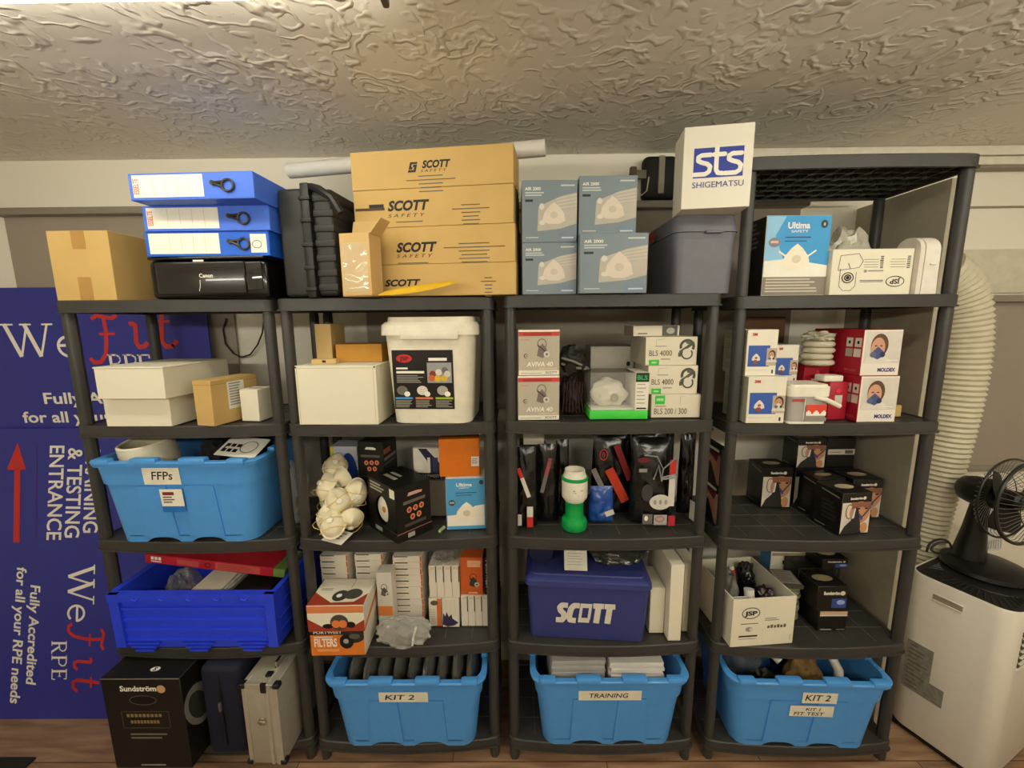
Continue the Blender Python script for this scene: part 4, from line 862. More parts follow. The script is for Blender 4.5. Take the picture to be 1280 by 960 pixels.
# ------------------------------------------------------------------ second unit, upper shelf
S4 = ST(2, 4)
s = fb(374, 474, 457, 530.5, S4, -.015)
def corners(mb, fr, w, d, h):
    F = fr['front']; mb.rect(F, w * .02, .004, w * .026, h * .97, ink('c2b795'), 1); mb.rect(F, w * .965, .004, w * .97, h * .97, ink('c2b795'), 1); mb.rect(F, .003, h * .955, w * .99, h * .962, ink('c2b795'), 1)
    mb.ell(F, w * .012, h * .975, .003, .003, K, 2, 8); mb.ell(F, w * .985, h * .975, .003, .003, K, 2, 8)
v = carton('white_box', 'plain white carton left of the white bucket', 'box', s, .24, CRM, corners, R(-1)); zt = top(s) + .0008
s1 = fb(421, 478, 430, 455, zt, .09); carton('kraft_box', 'open brown box lying on top of the plain white carton', 'box', s1, .10, M('amber_card', 'C08A33', .7), rz=R(1))
s1 = fb(396, 416, 405, 448, zt, .10); carton('kraft_box', 'narrow upright brown carton standing behind on the white carton', 'box', s1, .12, KRAFT2, rz=R(0))
s1 = fb(389, 420, 449, 455, zt, .035); carton('kraft_box', 'flat small brown box on the white carton, with a dark dot', 'box', s1, .03, KRAFT2, lambda mb, fr, w, d, h: mb.rect(fr['front'], w * .45, h * .3, w * .6, h * .75, K, 2))
# white bucket
yb = -.01; a, b = on_y(496, 528, yb), on_y(597, 524, yb); w = b.x - a.x; h = on_y(540, 396, yb).z - S4; d = .26
t = thing('bucket', 'white plastic bucket with lid and a black printed label', 'bucket', ((a.x + b.x) / 2 - .014, yb + d / 2, S4), R(-3)); WB = M('white_bucket_plastic', 'E4DDC8', .4, spec=.5)
mb = MB(); mb.taper(w * .98, d * .95, w * 1.10, d * 1.04, 0, h * .84, WB, .045, 7); mb.obj('tub', t)
mb = MB(); mb.taper(w * 1.20, d * 1.12, w * 1.19, d * 1.11, h * .835, h * .925, WB, .05, 7); mb.taper(w * 1.19, d * 1.11, w * 1.12, d * 1.05, h * .925, h * .955, WB, .05, 7, bottom=False); mb.taper(w * 1.08, d * 1.0, w * 1.06, d * .98, h * .95, h, WB, .05, 7, bottom=False)
mb.box(-w * .32, w * .38, -d * .565 - .002, -d * .50, h * .795, h * .88, WB, .004); mb.obj('lid', t)
k = math.atan2(d * .045, h * .84); F = Frame((-w / 2, -d * .475 - .001, 0), (1, 0, 0), (0, -math.sin(k), math.cos(k)))
def jl(mb, L, a, b):
    mb.ell(L, a * .20, b * .86, a * .13, b * .07, RD, 1); mb.text(L, 'JSP', a * .20, b * .83, b * .06, ink('4a0d0d'), al='c', w=a * .15, bold=.03)
    mb.rect(L, a * .06, b * .68, a * .25, b * .71, WI, 1); mb.rect(L, a * .06, b * .61, a * .52, b * .65, WI, 1); mb.greek(L, a * .06, b * .44, a * .52, b * .58, 5, GRY, 1)
    mb.rect(L, a * .60, b * .82, a * .90, b * .87, WI, 1); mb.rect(L, a * .57, b * .45, a * .97, b * .79, ink('9b9a98'), 1)
    for x, y, c in ((.66, .60, '8a2f28'), (.76, .63, 'd8d4c8'), (.86, .66, '6d6a66'), (.74, .52, 'd8b32a'), (.85, .53, 'd8b32a'), (.64, .53, 'c8642a'), (.9, .6, 'cfcabd')): mb.ell(L, a * x, b * y, a * .055, b * .055, ink(c), 2, 12)
    for i, c in enumerate(('4a90c8', 'd07a4a', '9ab83c')):
        x = .02 + .335 * i; mb.rect(L, a * x, b * .17, a * (x + .29), b * .205, ink(c), 1); mb.greek(L, a * x, b * .02, a * (x + .28), b * .15, 5, GRY, 1); mb.ell(L, a * (x + .12), b * .32, a * .09, b * .08, ink(('6d6a62', 'd5d1c5', 'a9a69b')[i]), 1); mb.ell(L, a * (x + .2), b * .26, a * .05, b * .045, WI, 2)
sticker(t, F, w * .055, h * .14, w * .80, h * .70, M('black_label', '1A1611', .35), 'label', jl)
# ------------------------------------------------------------------ second unit, middle shelf
S3 = ST(2, 3)
# pile of cup masks
def mask_obj(label, loc, rot, s=1.0, first=[]):
    if not first:
        n, rows = 28, 10; vs = []
        for j in range(rows):
            q = j / (rows - 1); rr = math.sin(q * math.pi / 2) ** .75
            for i in range(n):
                th = 2 * math.pi * i / n; c, s_ = math.cos(th), math.sin(th); nose = max(0, s_) ** 6
                z = .050 * math.cos(q * math.pi / 2) ** .9 + .016 * nose * math.sin(q * math.pi) + .004 * math.cos(2 * th) * q - .006 * abs(c) ** .5 * (1 - q) * (1 if abs(c) > .1 else 0)
                k = 1 - .16 * abs(s_) ** 3 * (1 - abs(c)); vs.append((.052 * rr * c * (1 - .12 * max(0, s_) ** 2), .062 * rr * s_ * (1 if s_ < 0 else 1.08), z))
        for i in range(n):
            th = 2 * math.pi * i / n; x, y, z = vs[(rows - 1) * n + i]; vs.append((x * 1.12, y * 1.11, z - .001))
        rows += 1; fs = [(j * n + i, j * n + (i + 1) % n, (j + 1) * n + (i + 1) % n, (j + 1) * n + i) for j in range(rows - 1) for i in range(n)]
        mb = MB(); mb.raw(vs, [f[::-1] for f in fs], FOAM, True); vi = [(x * .96, y * .96, z - .0025) for x, y, z in vs]; mb.raw(vi, fs, M('mask_lining', 'D8CBA6', .9, bump=.3, bscale=200), True)
        a = len(vs) - n; mb.raw(vs[a:] + vi[a:], [(i, (i + 1) % n, n + (i + 1) % n, n + i) for i in range(n)], FOAM)
        t = thing('dust_mask', label, 'mask', loc, 0, 'pile of cream dust masks'); mb.obj('cup', t)
        mb = MB(); mb.cyl((0, -.008, .046), (0, -.010, .056), .013, .012, M('valve_white', 'EDE8DA', .5), 18); mb.obj('valve', t)
        MB().box(-.020, .020, .046, .052, .030, .0335, M('nose_clip_metal', 'B8B09A', .4, metal=.5), .001).obj('nose_clip', t)
        for k, (y0, dz) in enumerate(((.02, .030), (-.03, .016))):
            mb = MB(); mb.tube([(-.054, y0, .002), (-.053, y0 - .014, .022), (-.03, y0 - .018, .044 + dz * .2), (0, y0 - .02, .054 + dz * .2), (.03, y0 - .018, .044 + dz * .2), (.053, y0 - .014, .022), (.054, y0, .002)], .0017, M('elastic_strap', 'DDBE6A', .7), 5); mb.obj('strap', t)
        first.append(t)
    else: t = dup(first[0], loc, None, label)
    t.rotation_euler = rot; t.scale = (s, s, s); return t
for x, yy, z, e, lab_ in (
    (.165, .030, .990, (R(66), R(6), R(-35)), 'cream dust mask at the lower left of the mask pile'),
    (.214, -.008, .984, (R(30), R(-12), R(15)), 'cream dust mask lowest in front of the pile, over the white tag'),
    (.272, .030, .994, (R(128), R(8), R(24)), 'cream dust mask lying open towards the room at the right front of the pile'),
    (.150, .095, 1.030, (R(80), R(14), R(-8)), 'cream dust mask on the left, behind the front ones'),
    (.212, .050, 1.045, (R(52), R(-28), R(40)), 'cream dust mask with yellow straps in the very middle of the pile'),
    (.268, .095, 1.056, (R(78), R(20), R(38)), 'cream dust mask behind on the right of the pile, beside the black box'),
    (.152, .075, 1.085, (R(38), R(-22), R(-30)), 'cream dust mask second from the top of the pile, at the left'),
    (.208, .125, 1.105, (R(112), R(14), R(-25)), 'upright dust mask showing its hollow side at the back of the pile'),
    (.152, .140, 1.140, (R(34), R(14), R(12)), 'topmost dust mask of the pile, domed and turned up')):
    mask_obj(lab_, (x + .012 * (x < .2) - .012 * (x > .25), yy + .008 * (x < .17), z + .012), e, .78)
p = on_z(434, 660, S3); mb = MB(); mb.box(-.045, .045, -.03, .03, 0, .0015, PAPER); Fc = Frame((-.045, -.03, .0015), (1, 0, 0), (0, 1, 0)); mb.greek(Fc, .01, .012, .08, .05, 3, GRY, 1)
tag(mb.obj('paper_tag', None, (p.x, -.01, S3 + .012), rot=(R(14), 0, R(-22))), 'small white paper tag under the front dust mask', 'tag')
# box with a blue picture at the back
def blueb(mb, fr, w, d, h):
    F = fr['front']; mb.rect(F, .001, .001, w * .14, h - .001, ink('D8D22A'), 1); mb.rect(F, w * .14, h * .9, w * .6, h - .001, ink('C9CBE0'), 1); mb.ell(F, w * .66, h * .52, w * .33, h * .38, ink('2346A0'), 2, 28); mb.ell(F, w * .62, h * .4, w * .2, h * .16, ink('6f8fc4'), 3); mb.ell(F, w * .68, h * .3, w * .2, h * .1, ink('2f58ae'), 4)
carton('mask_box', 'pale box with a blue picture and yellow edge behind the mask pile', 'box', fb(419, 452, 558, 646, S3, .222), .09, M('pale_card', 'C9CCD4', .5), blueb)
# black filter boxes
def rings5(mb, F, a, b, s):
    for x, y in ((-.5, .28), (0, .3), (.5, .32), (-.25, -.28), (.27, -.26)): mb.ring(F, a + x * s, b + y * s, s * .2, s * .22, s * .1, ink('E08A62'), 2, 14); mb.ell(F, a + x * s, b + y * s, s * .1, s * .11, ink('9a3b22'), 2, 10)
def blkf(mb, fr, w, d, h):
    F = fr['front']; mb.poly(F, [(w * .28, h * .80), (w * .70, h * .79), (w * .72, h * .83), (w * .60, h * .86), (w * .34, h * .86)], WI, 2); mb.rect(F, w * .1, h * .60, w * .86, h * .66, ink('5d574c'), 2); rings5(mb, F, w * .52, h * .38, w * .42); mb.rect(F, .001, h * .1, w, h * .115, ink('4a463e'), 2)
    Rr = fr['right']; mb.rect(Rr, d * .02, h * .66, d * .5, h * .80, ink('A5573a'), 2); mb.rect(Rr, d * .04, h * .50, d * .9, h * .58, ink('8a857a'), 2); mb.rect(Rr, d * .04, h * .38, d * .8, h * .43, ink('6a655a'), 2)
sb = fb(449, 482, 604, 640, S3, .165); sb[1] = .150
carton('filter_carton', 'black filter box low at the back, carrying another black box with orange rings', 'box', sb, .115, BLK, None, R(-4))
s = fb(449, 482, 552, 602, top(sb) + .0008, .160); carton('filter_carton', 'upper black filter box with five orange rings, at the back of the middle shelf', 'box', s, .12, BLK, blkf, R(-8))
A, B, Cc = on_z(466, 656, S3), on_z(497.5, 680, S3), on_z(539.5, 661, S3); B.z = A.z = Cc.z = S3
ux = (Cc - B); W = ux.length; ux.normalize(); rz = math.atan2(ux.y, ux.x); D_ = (A - B).length; H = on_z(497, 613, S3); hz = on_y(495, 612, B.y).z - S3
t = thing('filter_carton', 'black filter box set cornerwise in front, white filter disc showing in its side hole', 'box', (B + Cc) / 2, rz); w, d, h = W, D_, hz; fr = frames(w, d, h)
mb = MB(); bz = h * .17; e = .003
mb.box(-w / 2, w / 2, 0, e, bz, h, BLK); mb.box(-w / 2, w / 2, d - e, d, bz, h, BLK); mb.box(w / 2 - e, w / 2, e, d - e, bz, h, BLK); mb.box(-w / 2, w / 2, e, d - e, h - e, h, BLK)
L = fr['left']; n = 24; ca, cb, ra = d * .50, h * .47, h * .245
out = []
for i in range(n):
    th = 2 * math.pi * i / n; x, y = math.cos(th), math.sin(th); q = min((d / 2) / max(1e-6, abs(x)), ((h - bz) / 2) / max(1e-6, abs(y))); out.append((ca + x * q, (h + bz) / 2 + y * q))
inn = [(ca + ra * .85 * math.cos(2 * math.pi * i / n), cb + ra * 1.1 * math.sin(2 * math.pi * i / n)) for i in range(n)]
for i in range(n): j = (i + 1) % n; mb.face([L.p(*out[i], 0), L.p(*out[j], 0), L.p(*inn[j], 0), L.p(*inn[i], 0)], BLK)
F = fr['front']; mb.poly(F, [(w * .32, h * .80), (w * .74, h * .80), (w * .76, h * .84), (w * .6, h * .86), (w * .36, h * .86)], ink('d8a890'), 2); mb.rect(F, w * .2, h * .66, w * .84, h * .72, ink('6a645a'), 2); rings5(mb, F, w * .54, h * .47, w * .36); mb.rect(F, w * .22, h * .24, w * .84, h * .30, ink('4c473f'), 2)
mb.rect(L, d * .80, h * .80, d * .97, h * .96, WI, 2); mb.greek(L, d * .1, h * .78, d * .62, h * .95, 3, ink('b5b0a4'), 2); T = fr['top']; mb.rect(T, w * .3, d * .4, w * .42, d * .8, ink('b5b0a4'), 2); mb.rect(T, w * .5, d * .45, w * .6, d * .8, ink('b5b0a4'), 2); mb.obj('lid', t)
mb = MB().box(-w / 2 - .002, w / 2 + .002, -.002, d + .002, 0, bz, BLK, .001, 1); F2 = Frame((-w / 2 - .002, -.002, 0), (1, 0, 0), (0, 0, 1)); mb.rect(F2, 0, bz * .88, w + .004, bz * .96, ink('a5645a'), 1); mb.rect(F2, w * .3, bz * .2, w * .5, bz * .7, ink('a9a497'), 1)
F3 = Frame((-w / 2 - .002, d + .002, 0), (0, -1, 0), (0, 0, 1)); mb.rect(F3, d * .25, bz * .3, d * .5, bz * .75, ink('8f8a80'), 1); mb.obj('base', t)
mb = MB(); Q = Matrix.Translation(L.p(ca, cb, -30)) @ Matrix.Rotation(R(-90), 4, 'Y'); mb.lathe([(0, .004), (ra * .9, .004), (ra * .98, .001), (ra * .98, -.01), (0, -.01)], WHT, n=24, mat=Q); mb.lathe([(0, .0055), (ra * .22, .0055), (ra * .24, .004)], ink('C77A3C'), n=16, mat=Q); mb.obj('filter_disc', t)['label'] = 'white filter disc with an orange centre'
# grey carton, white and navy pack, orange and Ultima boxes
s = fb(512, 558, 601, 645, S3, .165); carton('grey_box', 'plain grey box standing behind, between the black filter box and the pale blue mask box', 'box', s, .10, M('warm_grey_card', '8f897c', .7)); zt = top(s) + .0008
def ww(mb, fr, w, d, h):
    F = fr['front']; mb.rect(F, .001, .001, w * .98, h * .2, ink('1b1c30'), 1); mb.text(F, 'PORTWEST', w * .22, h * .06, h * .09, ink('c9c6bd'), w=w * .7); mb.poly(F, [(w * .2, h * .98), (w * .5, h * .98), (w * .98, h * .5), (w * .98, h * .2), (w * .6, h * .2), (w * .5, h * .6)], ink('24264a'), 1)
    mb.ell(F, w * .22, h * .42, w * .16, h * .2, WI, 2); mb.rect(F, w * .52, h * .22, w * .62, h * .7, WI, 2); mb.rect(F, w * .7, h * .25, w * .9, h * .7, ink('3d3f62'), 2)
carton('mask_pack', 'white and navy product pack standing on the plain grey box', 'box', fb(517, 552, 560, 599, zt, .18), .05, PAPER, ww, R(-3), bev=.004)
S_ = fb(559, 607, 597.5, 660, S3, .06)
def ulti2(mb, fr, w, d, h):
    F = fr['front']; mb.rect(F, .001, .001, w - .001, h - .001, ink('4E9CCB'), 1); mb.poly(F, [(w * .02, h * .07), (w * .98, h * .07), (w * .98, h * .48), (w * .75, h * .46), (w * .4, h * .30), (w * .02, h * .28)], WI, 2); mask_print(mb, F, w * .52, h * .34, w * .58, ink('F1E8D0'), ink('cfc6ae'), 3)
    mb.text(F, 'Ultima', w * .47, h * .84, h * .065, WI, al='c', w=w * .4, bold=.03); mb.text(F, 'SAFETY', w * .47, h * .80, h * .02, WI, al='c', w=w * .26); mb.rect(F, w * .25, h * .71, w * .78, h * .725, ink('1d4f78'), 2); mb.rect(F, w * .25, h * .665, w * .66, h * .677, ink('1d4f78'), 2); mb.ell(F, w * .91, h * .91, w * .055, h * .045, ink('2e3a44'), 2); mb.ell(F, w * .15, h * .53, w * .085, h * .055, ink('33383e'), 2); mb.rect(F, w * .09, h * .51, w * .21, h * .55, ink('a99f8a'), 3)
carton('mask_box', 'pale blue mask box under the plain orange box', 'box', S_, .10, PAPER, ulti2, R(4))
s = fb(550, 600, 548.5, 595, top(S_) + .0008, .075)
def ol(t, fr, w, d, h): sticker(t, fr['front'], w * .79, h * .26, w * .98, h * .52, PAPER, 'label', lambda mb, L, a, b: mb.greek(L, a * .1, b * .2, a * .9, b * .8, 4, GRY, 1))
carton('orange_box', 'plain orange box with a tiny white label, on top of the pale blue mask box', 'box', s, .11, ORG, None, R(5), parts=(ol,))
p = on_z(549.5, 666, S3); tag(MB().cyl((0, 0, .006), (.012, .03, .006), .006, .006, M('pale_green_tube', 'a9b088', .5), 12).obj('small_tube', None, (p.x, p.y, S3)), 'tiny pale green tube lying on the shelf beside the pale blue mask box', 'tube')
# ------------------------------------------------------------------ second unit, lower shelf: filter boxes
S2 = ST(2, 2)
def portu(mb, fr, w, d, h):
    F = fr['front']; mb.rect(F, .001, .001, w - .001, h - .001, ink('E9E2CC'), 1); mb.rect(F, .001, h * .72, w - .001, h - .001, ink('D9804E'), 2); mb.poly(F, [(.001, .001), (w * .999, .001), (w * .999, h * .45), (w * .8, h * .2), (w * .3, h * .14), (.001, h * .5)], ink('9E3A22'), 2)
    mb.ell(F, w * .56, h * .36, w * .16, h * .30, ink('4a463e'), 3); mb.ell(F, w * .50, h * .30, w * .075, h * .15, ink('E07A3C'), 4); mb.ell(F, w * .62, h * .30, w * .075, h * .15, ink('E07A3C'), 4); mb.ell(F, w * .36, h * .22, w * .1, h * .09, K, 3); mb.ell(F, w * .76, h * .26, w * .08, h * .12, K, 3)
    T = fr['top']; mb.rect(T, .001, .001, w - .001, d - .001, ink('E9E2CC'), 1); mb.poly(T, [(.001, .001), (w, .001), (w * .98, d * .42), (w * .8, d * .12), (w * .4, d * .1), (.001, d * .48)], ink('9E3A22'), 2)
    mb.ell(T, w * .50, d * .34, w * .14, d * .2, ink('3c3932'), 3); mb.ell(T, w * .72, d * .40, w * .16, d * .19, ink('4a463e'), 3); mb.ell(T, w * .48, d * .34, w * .05, d * .07, WI, 4); mb.greek(T, w * .08, d * .52, w * .36, d * .62, 2, GRY, 3); mb.line(T, [(w * .62, d * .62), (w * .63, d * .95)], .002, GRY, 3)
    Rr = fr['right']; mb.poly(Rr, [(.001, .002), (d, h * .5), (d, h * .72), (.001, h * .2)], ink('D9804E'), 1)
def portl(mb, fr, w, d, h):
    F = fr['front']; mb.rect(F, .001, .001, w - .001, h - .001, ink('DC7A2A'), 1); mb.rect(F, .001, h * .80, w - .001, h - .001, ink('2a2420'), 2); mb.text(F, 'PORTWEST', w * .07, h * .85, h * .10, WI, w=w * .52, bold=.02); mb.text(F, 'FILTERS', w * .07, h * .36, h * .30, WI, w=w * .42, bold=.03); mb.rect(F, w * .07, h * .70, w * .42, h * .74, WI, 2); mb.rect(F, w * .12, h * .16, w * .52, h * .26, ink('E8A05A'), 2)
    mb.ell(F, w * .80, h * .72, w * .2, h * .24, ink('2d2a26'), 3); mb.ell(F, w * .67, h * .55, w * .13, h * .28, K, 4); mb.ell(F, w * .66, h * .56, w * .05, h * .09, ink('a9a497'), 5); mb.ell(F, w * .82, h * .74, w * .1, h * .1, ink('5d594f'), 4)
sl = fb(390, 457, 787, 819.5, S2, -.055); carton('filter_box', 'lower orange box lettered FILTERS at the front left corner', 'box', sl, .14, WHT, portl, R(1))
su_ = fb(385.5, 456, 757, 787, top(sl) + .0008, -.065); carton('filter_box', 'upper orange and white box with an orange half mask picture and filters on its lid', 'box', su_, .15, WHT, portu, R(1))
FB = M('ivory_filter_card', 'E6DDCC', .6, var=.02)
def slim_mesh(w, d, t, vert=False):
    mb = MB().box(-w / 2, w / 2, 0, d, 0, t, FB, .001, 1); F = Frame((-w / 2, 0, 0), (1, 0, 0), (0, 0, 1)); mb.rect(F, w * .06, t * .84, w * .52, t * .99, ink('2b2522'), 1); mb.rect(F, w * .12, t * .4, w * .42, t * .5, ink('c8bfae'), 1); mb.rect(F, w * .94, .001, w - .0005, t - .001, ink('C9673A'), 1); return mb
tt = .0255
def flats(px, y, n, zb, first_label, lab_, wd, grp, rr=.4):
    x = on_y(px, 745, y).x; first = None; g = random.Random(px)
    for i in range(n):
        loc = (x + g.uniform(-.0012, .0012), y + g.uniform(0, .002), zb + i * (tt + .0004)); a = R(g.uniform(-rr, rr))
        if first is None: first = tag(slim_mesh(wd, .12, tt).obj('slim_filter_box', None, loc, a), lab_, 'box', grp)
        else: o = first.copy(); COL.objects.link(o); o.location = loc; o.rotation_euler = (0, 0, a)
flats(421, .115, 11, S2, '', 'slim ivory filter box in the left flat stack, behind the orange front boxes', .108, 'left stack of slim ivory filter boxes')
flats(464, .120, 11, S2, '', 'slim ivory filter box in the second flat stack from the left', .110, 'second stack of slim ivory filter boxes')
flats(511, .105, 11, S2, '', 'slim ivory filter box in the third flat stack, behind the clear bag', .112, 'third stack of slim ivory filter boxes')
def hm(mb, fr, w, d, h):
    F = fr['front']; mb.rect(F, .001, h * .46, w - .001, h - .001, ink('D6D0C4'), 1); halfmask_print(mb, F, w * .5, h * .70, w * .85, 2, ink('5d5a50')); mb.rect(F, .001, h * .30, w - .001, h * .46, ink('D9803E'), 1); mb.rect(F, .001, h * .16, w - .001, h * .30, ink('C9CBCB'), 1)
carton('mask_box', 'upright box with a grey half mask picture and an orange band, between flat stacks', 'box', fb(474.5, 493, 716, 789, S2, .047), .055, FB, hm)
def vert_boxes(px0, px1, rt, rb, z, y, n, lab_, grp, d=.10):
    s = fb(px0, px1, rt, rb, z, y); wd = s[0] / n; first = None
    for i in range(n):
        loc = Vector((s[2].x - s[0] / 2 + wd * (i + .5), y, z))
        if first is None:
            mb = MB().box(-wd / 2 + .0003, wd / 2 - .0003, 0, d, 0, s[1], FB, .001, 1); F = Frame((-wd / 2, 0, 0), (1, 0, 0), (0, 0, 1)); mb.rect(F, wd * .86, s[1] * .48, wd * .985, s[1] * .98, ink('2b2522'), 1); mb.rect(F, wd * .2, s[1] * .88, wd * .75, s[1] * .96, ink('d8c8b0'), 1)
            first = tag(mb.obj('slim_filter_box', None, loc), lab_, 'box', grp)
        else: o = first.copy(); COL.objects.link(o); o.location = loc
    return s
def lowl(mb, fr, w, d, h):
    F = fr['front']; mb.rect(F, w * .64, .001, w * .99, h - .001, ink('DC7438'), 1); mb.ell(F, w * .45, h * .84, w * .3, h * .09, ink('5d594f'), 2); mb.greek(F, w * .08, h * .05, w * .55, h * .62, 7, ink('cfc4ae'), 2, rag=.1)
s = fb(537, 552.5, 748, 783, S2, .085); zl = top(s)
carton('filter_box', 'small upright box with an orange stripe under the left row of upright boxes', 'box', s, .10, FB, lowl)
def splash(mb, fr, w, d, h):
    F = fr['front']; mb.poly(F, [(w * .02, h * .1), (w * .05, h * .5), (w * .18, h * .38), (w * .25, h * .55), (w * .38, h * .36), (w * .55, h * .45), (w * .6, h * .3), (w * .95, h * .16), (w * .7, h * .06), (w * .3, h * .02)], ink('3a3152'), 1)
    for i in range(1, 4): mb.rect(F, w * i / 4, h * .5, w * i / 4 + .0008, h * .98, ink('c8bfa8'), 1)
s = fb(553.5, 574.5, 748, 785, S2, .08); carton('filter_box', 'small white box with a dark purple splash picture low on its front', 'box', s, .10, FB, splash); zl = max(zl, top(s)) + .0008
s = vert_boxes(537, 575, 707, 746, zl, .085, 4, 'slim ivory box in the left upright row, above the purple splash box', 'left row of upright slim filter boxes')
bag('plastic_bag', 'clear bag of grey filters squeezed above the left upright row', 'bag', Vector((s[2].x, .125, top(s) + .0005)), (.042, .045, .032), CLEARG, 12, .3)
s = vert_boxes(577, 612, 744.5, 782, S2, .085, 4, 'slim ivory box in the right upright row, under the orange mask box', 'right row of upright slim filter boxes')
def om(mb, fr, w, d, h):
    F = fr['front']; mb.greek(F, w * .32, h * .74, w * .92, h * .92, 4, ink('F0C8A0'), 1, rag=.1, fill=.7); halfmask_print(mb, F, w * .58, h * .36, w * .62, 2, ink('3d3a33')); mb.rect(F, w * .35, h * .04, w * .75, h * .07, ink('F0C8A0'), 1)
s2 = fb(576, 604, 697, 743.5, top(s) + .0008, .09)
carton('mask_box', 'orange box with a dark half mask picture, on the right upright row', 'box', s2, .10, M('burnt_orange_card', 'CC5F26', .55), om, R(-2))
def pw(mb, fr, w, d, h): mb.text(fr['front'], 'PORTWEST', w * .3, h * .93, w * .42, WI, w=h * .75, rot=-math.pi / 2, bold=.02)
s3 = fb(605.5, 614, 697, 743.5, top(s) + .0008, .088); carton('narrow_black_box', 'narrow black box with white letters printed down it, beside the orange mask box', 'box', s3, .10, BLK, pw)
# clear bag of round filters in front
a, b = on_z(472, 800, S2), on_z(536, 800, S2); t = thing('filter_bag', 'clear plastic bag of grey round filters lying at the front of the filter stacks', 'bag', ((a.x + b.x) / 2 + .010, .000, S2)); w = b.x - a.x
for i, (x, rr, m) in enumerate(((-.052, .040, '6f6c62'), (0.0, .044, '5d5a52'), (.052, .040, '757268'))):
    mb = MB(); Q = Matrix.Translation((x, .0, .046)) @ Matrix.Rotation(R(78), 4, 'X') @ Matrix.Rotation(R(0), 4, 'Y'); mb.lathe([(0, .013), (rr * .7, .013), (rr * .74, .010), (rr, .010), (rr, -.012), (0, -.012)], M('filter_grey_' + m, m, .6), n=24, mat=Q); mb.obj('filter', t)
mb = MB(); mb.tube([(.035, -.026, .012), (.042, -.030, .05), (.052, -.022, .085)], .004, PAPER, 6); mb.obj('paper_strip', t)
MB().blob((0, 0, .050), (w / 2 + .002, .043, .050), CLEAR, .22, 4, 21, 3.0, flat=.0005).obj('bag', t)
# ------------------------------------------------------------------ second unit, bottom shelf
S1 = ST(2, 1)
t, F, w, d, h, W, Dp = bin_('storage_bin', 'sky blue bin with a KIT 2 label and grey plastic wrapped contents, second unit', 430, 594, 932, S1)
hand(t, F, -w * .19, h * .71, w * .17, h * .855, [('KIT 2', .12, .25, .5, .60)])
bx = t.location
GS = M('grey_film_pack', '77756E', .25, alpha=.9, spec=.8, bump=.6, bscale=30); first = None; n = 9
for i in range(n):
    x = bx.x - W / 2 + .052 + (W - .104) * i / (n - 1)
    mb = MB().blob((0, 0, .10), (.026, .13, .105), GS, .10, 3, i, 2.5)
    tag(mb.obj('wrapped_pack', None, (x, bx.y, bx.z + .085)), 'grey plastic wrapped pack standing in a row inside the second unit KIT 2 bin', 'pack', 'grey wrapped packs in the KIT 2 bin')
# ------------------------------------------------------------------ third unit, upper shelf
S4 = ST(3, 4)
AV = M('stone_grey_card', 'B7AE9A', .5, var=.03)
def aviva(mb, fr, w, d, h):
    F = fr['front']; mb.rect(F, .001, h * .86, w - .001, h * .955, ink('C8433B'), 1); mb.rect(F, .001, h * .955, w - .001, h - .001, WI, 1); mb.rect(F, .001, .001, w - .001, h * .11, ink('E6DFCB'), 1)
    halfmask_print(mb, F, w * .58, h * .55, w * .44, 2, ink('7a6a66')); mb.text(F, 'AVIVA 40', w * .20, h * .195, h * .10, WI, w=w * .64, bold=.02, it=.15); mb.rect(F, w * .5, h * .13, w * .94, h * .16, ink('d8b9a2'), 2)
    mb.ell(F, w * .18, h * .43, w * .05, h * .05, ink('5a5348'), 2); mb.ring(F, w * .19, h * .43, w * .03, h * .03, .0015, WI, 3); mb.rect(F, w * .06, h * .77, w * .26, h * .79, ink('d8846a'), 2); mb.text(F, 'SCOTT', w * .66, h * .035, h * .05, KG, w=w * .28); mb.rect(F, w * .06, h * .04, w * .56, h * .055, ink('b0a790'), 2)
    mb.rect(F, w * .12, h * .875, w * .8, h * .93, ink('a83028'), 2)
s = fb(647.5, 699, 469.5, 525, S4, None); lo = s
carton('respirator_box', 'lower of two stone grey boxes with a red top band', 'box', s, .115, AV, aviva, R(1), 'stacked stone grey boxes')
s = fb(648, 699.5, 412, 467.5, top(lo) + .0008, lo[2].y + .004)
carton('respirator_box', 'upper of two stone grey boxes with a red top band, close under the shelf above', 'box', s, .115, AV, aviva, R(3), 'stacked stone grey boxes')
# black rubber mask on a dark bundle
RUB = M('black_rubber_mask', '24221F', .45, bump=.2)
c = on_z(717, 524, S4)
def netp(t):
    mb = MB()
    for i in range(7): mb.tube([(-.035 + i * .012, -.062 + .003 * (i % 2), .02), (-.03 + i * .010, -.058, .07), (-.028 + i * .011, -.045, .125)], .0018, M('dark_red_cord', '351112', .7), 5)
    mb.obj('cord_net', t)
bag('mesh_bundle', 'dark bundle of cords and rubber under the black half mask, beside the stone grey boxes', 'bundle', Vector((c.x - .002, .095, S4)), (.038, .055, .072), M('dark_maroon_rubber', '1f1415', .6, bump=.4), 14, .18, parts=(netp,))
p = on_y(718, 452, .06); t = thing('half_mask', 'black rubber half mask with grey webbing resting on the dark cord bundle', 'mask', (p.x - .004, .105, S4 + .152), R(20))
mb = MB().blob((0, 0, .045), (.044, .042, .055), RUB, .16, 4, 9, 2.2, flat=0.0); mb.obj('face_piece', t)
for sx in (-1, 1): MB().cyl((sx * .022, -.032, .028), (sx * .030, -.052, .020), .018, .019, RUB, 18).obj('inlet', t)
mb = MB(); gw = M('grey_webbing_strap', '7d796e', .6)
for k in range(2): mb.tube([(-.05, -.02, .055 - k * .02), (-.02, -.048, .045 - k * .022), (.03, -.052, .022 - k * .005), (.046, -.040, .016)], .0045, gw, 6)
mb.obj('strap', t)
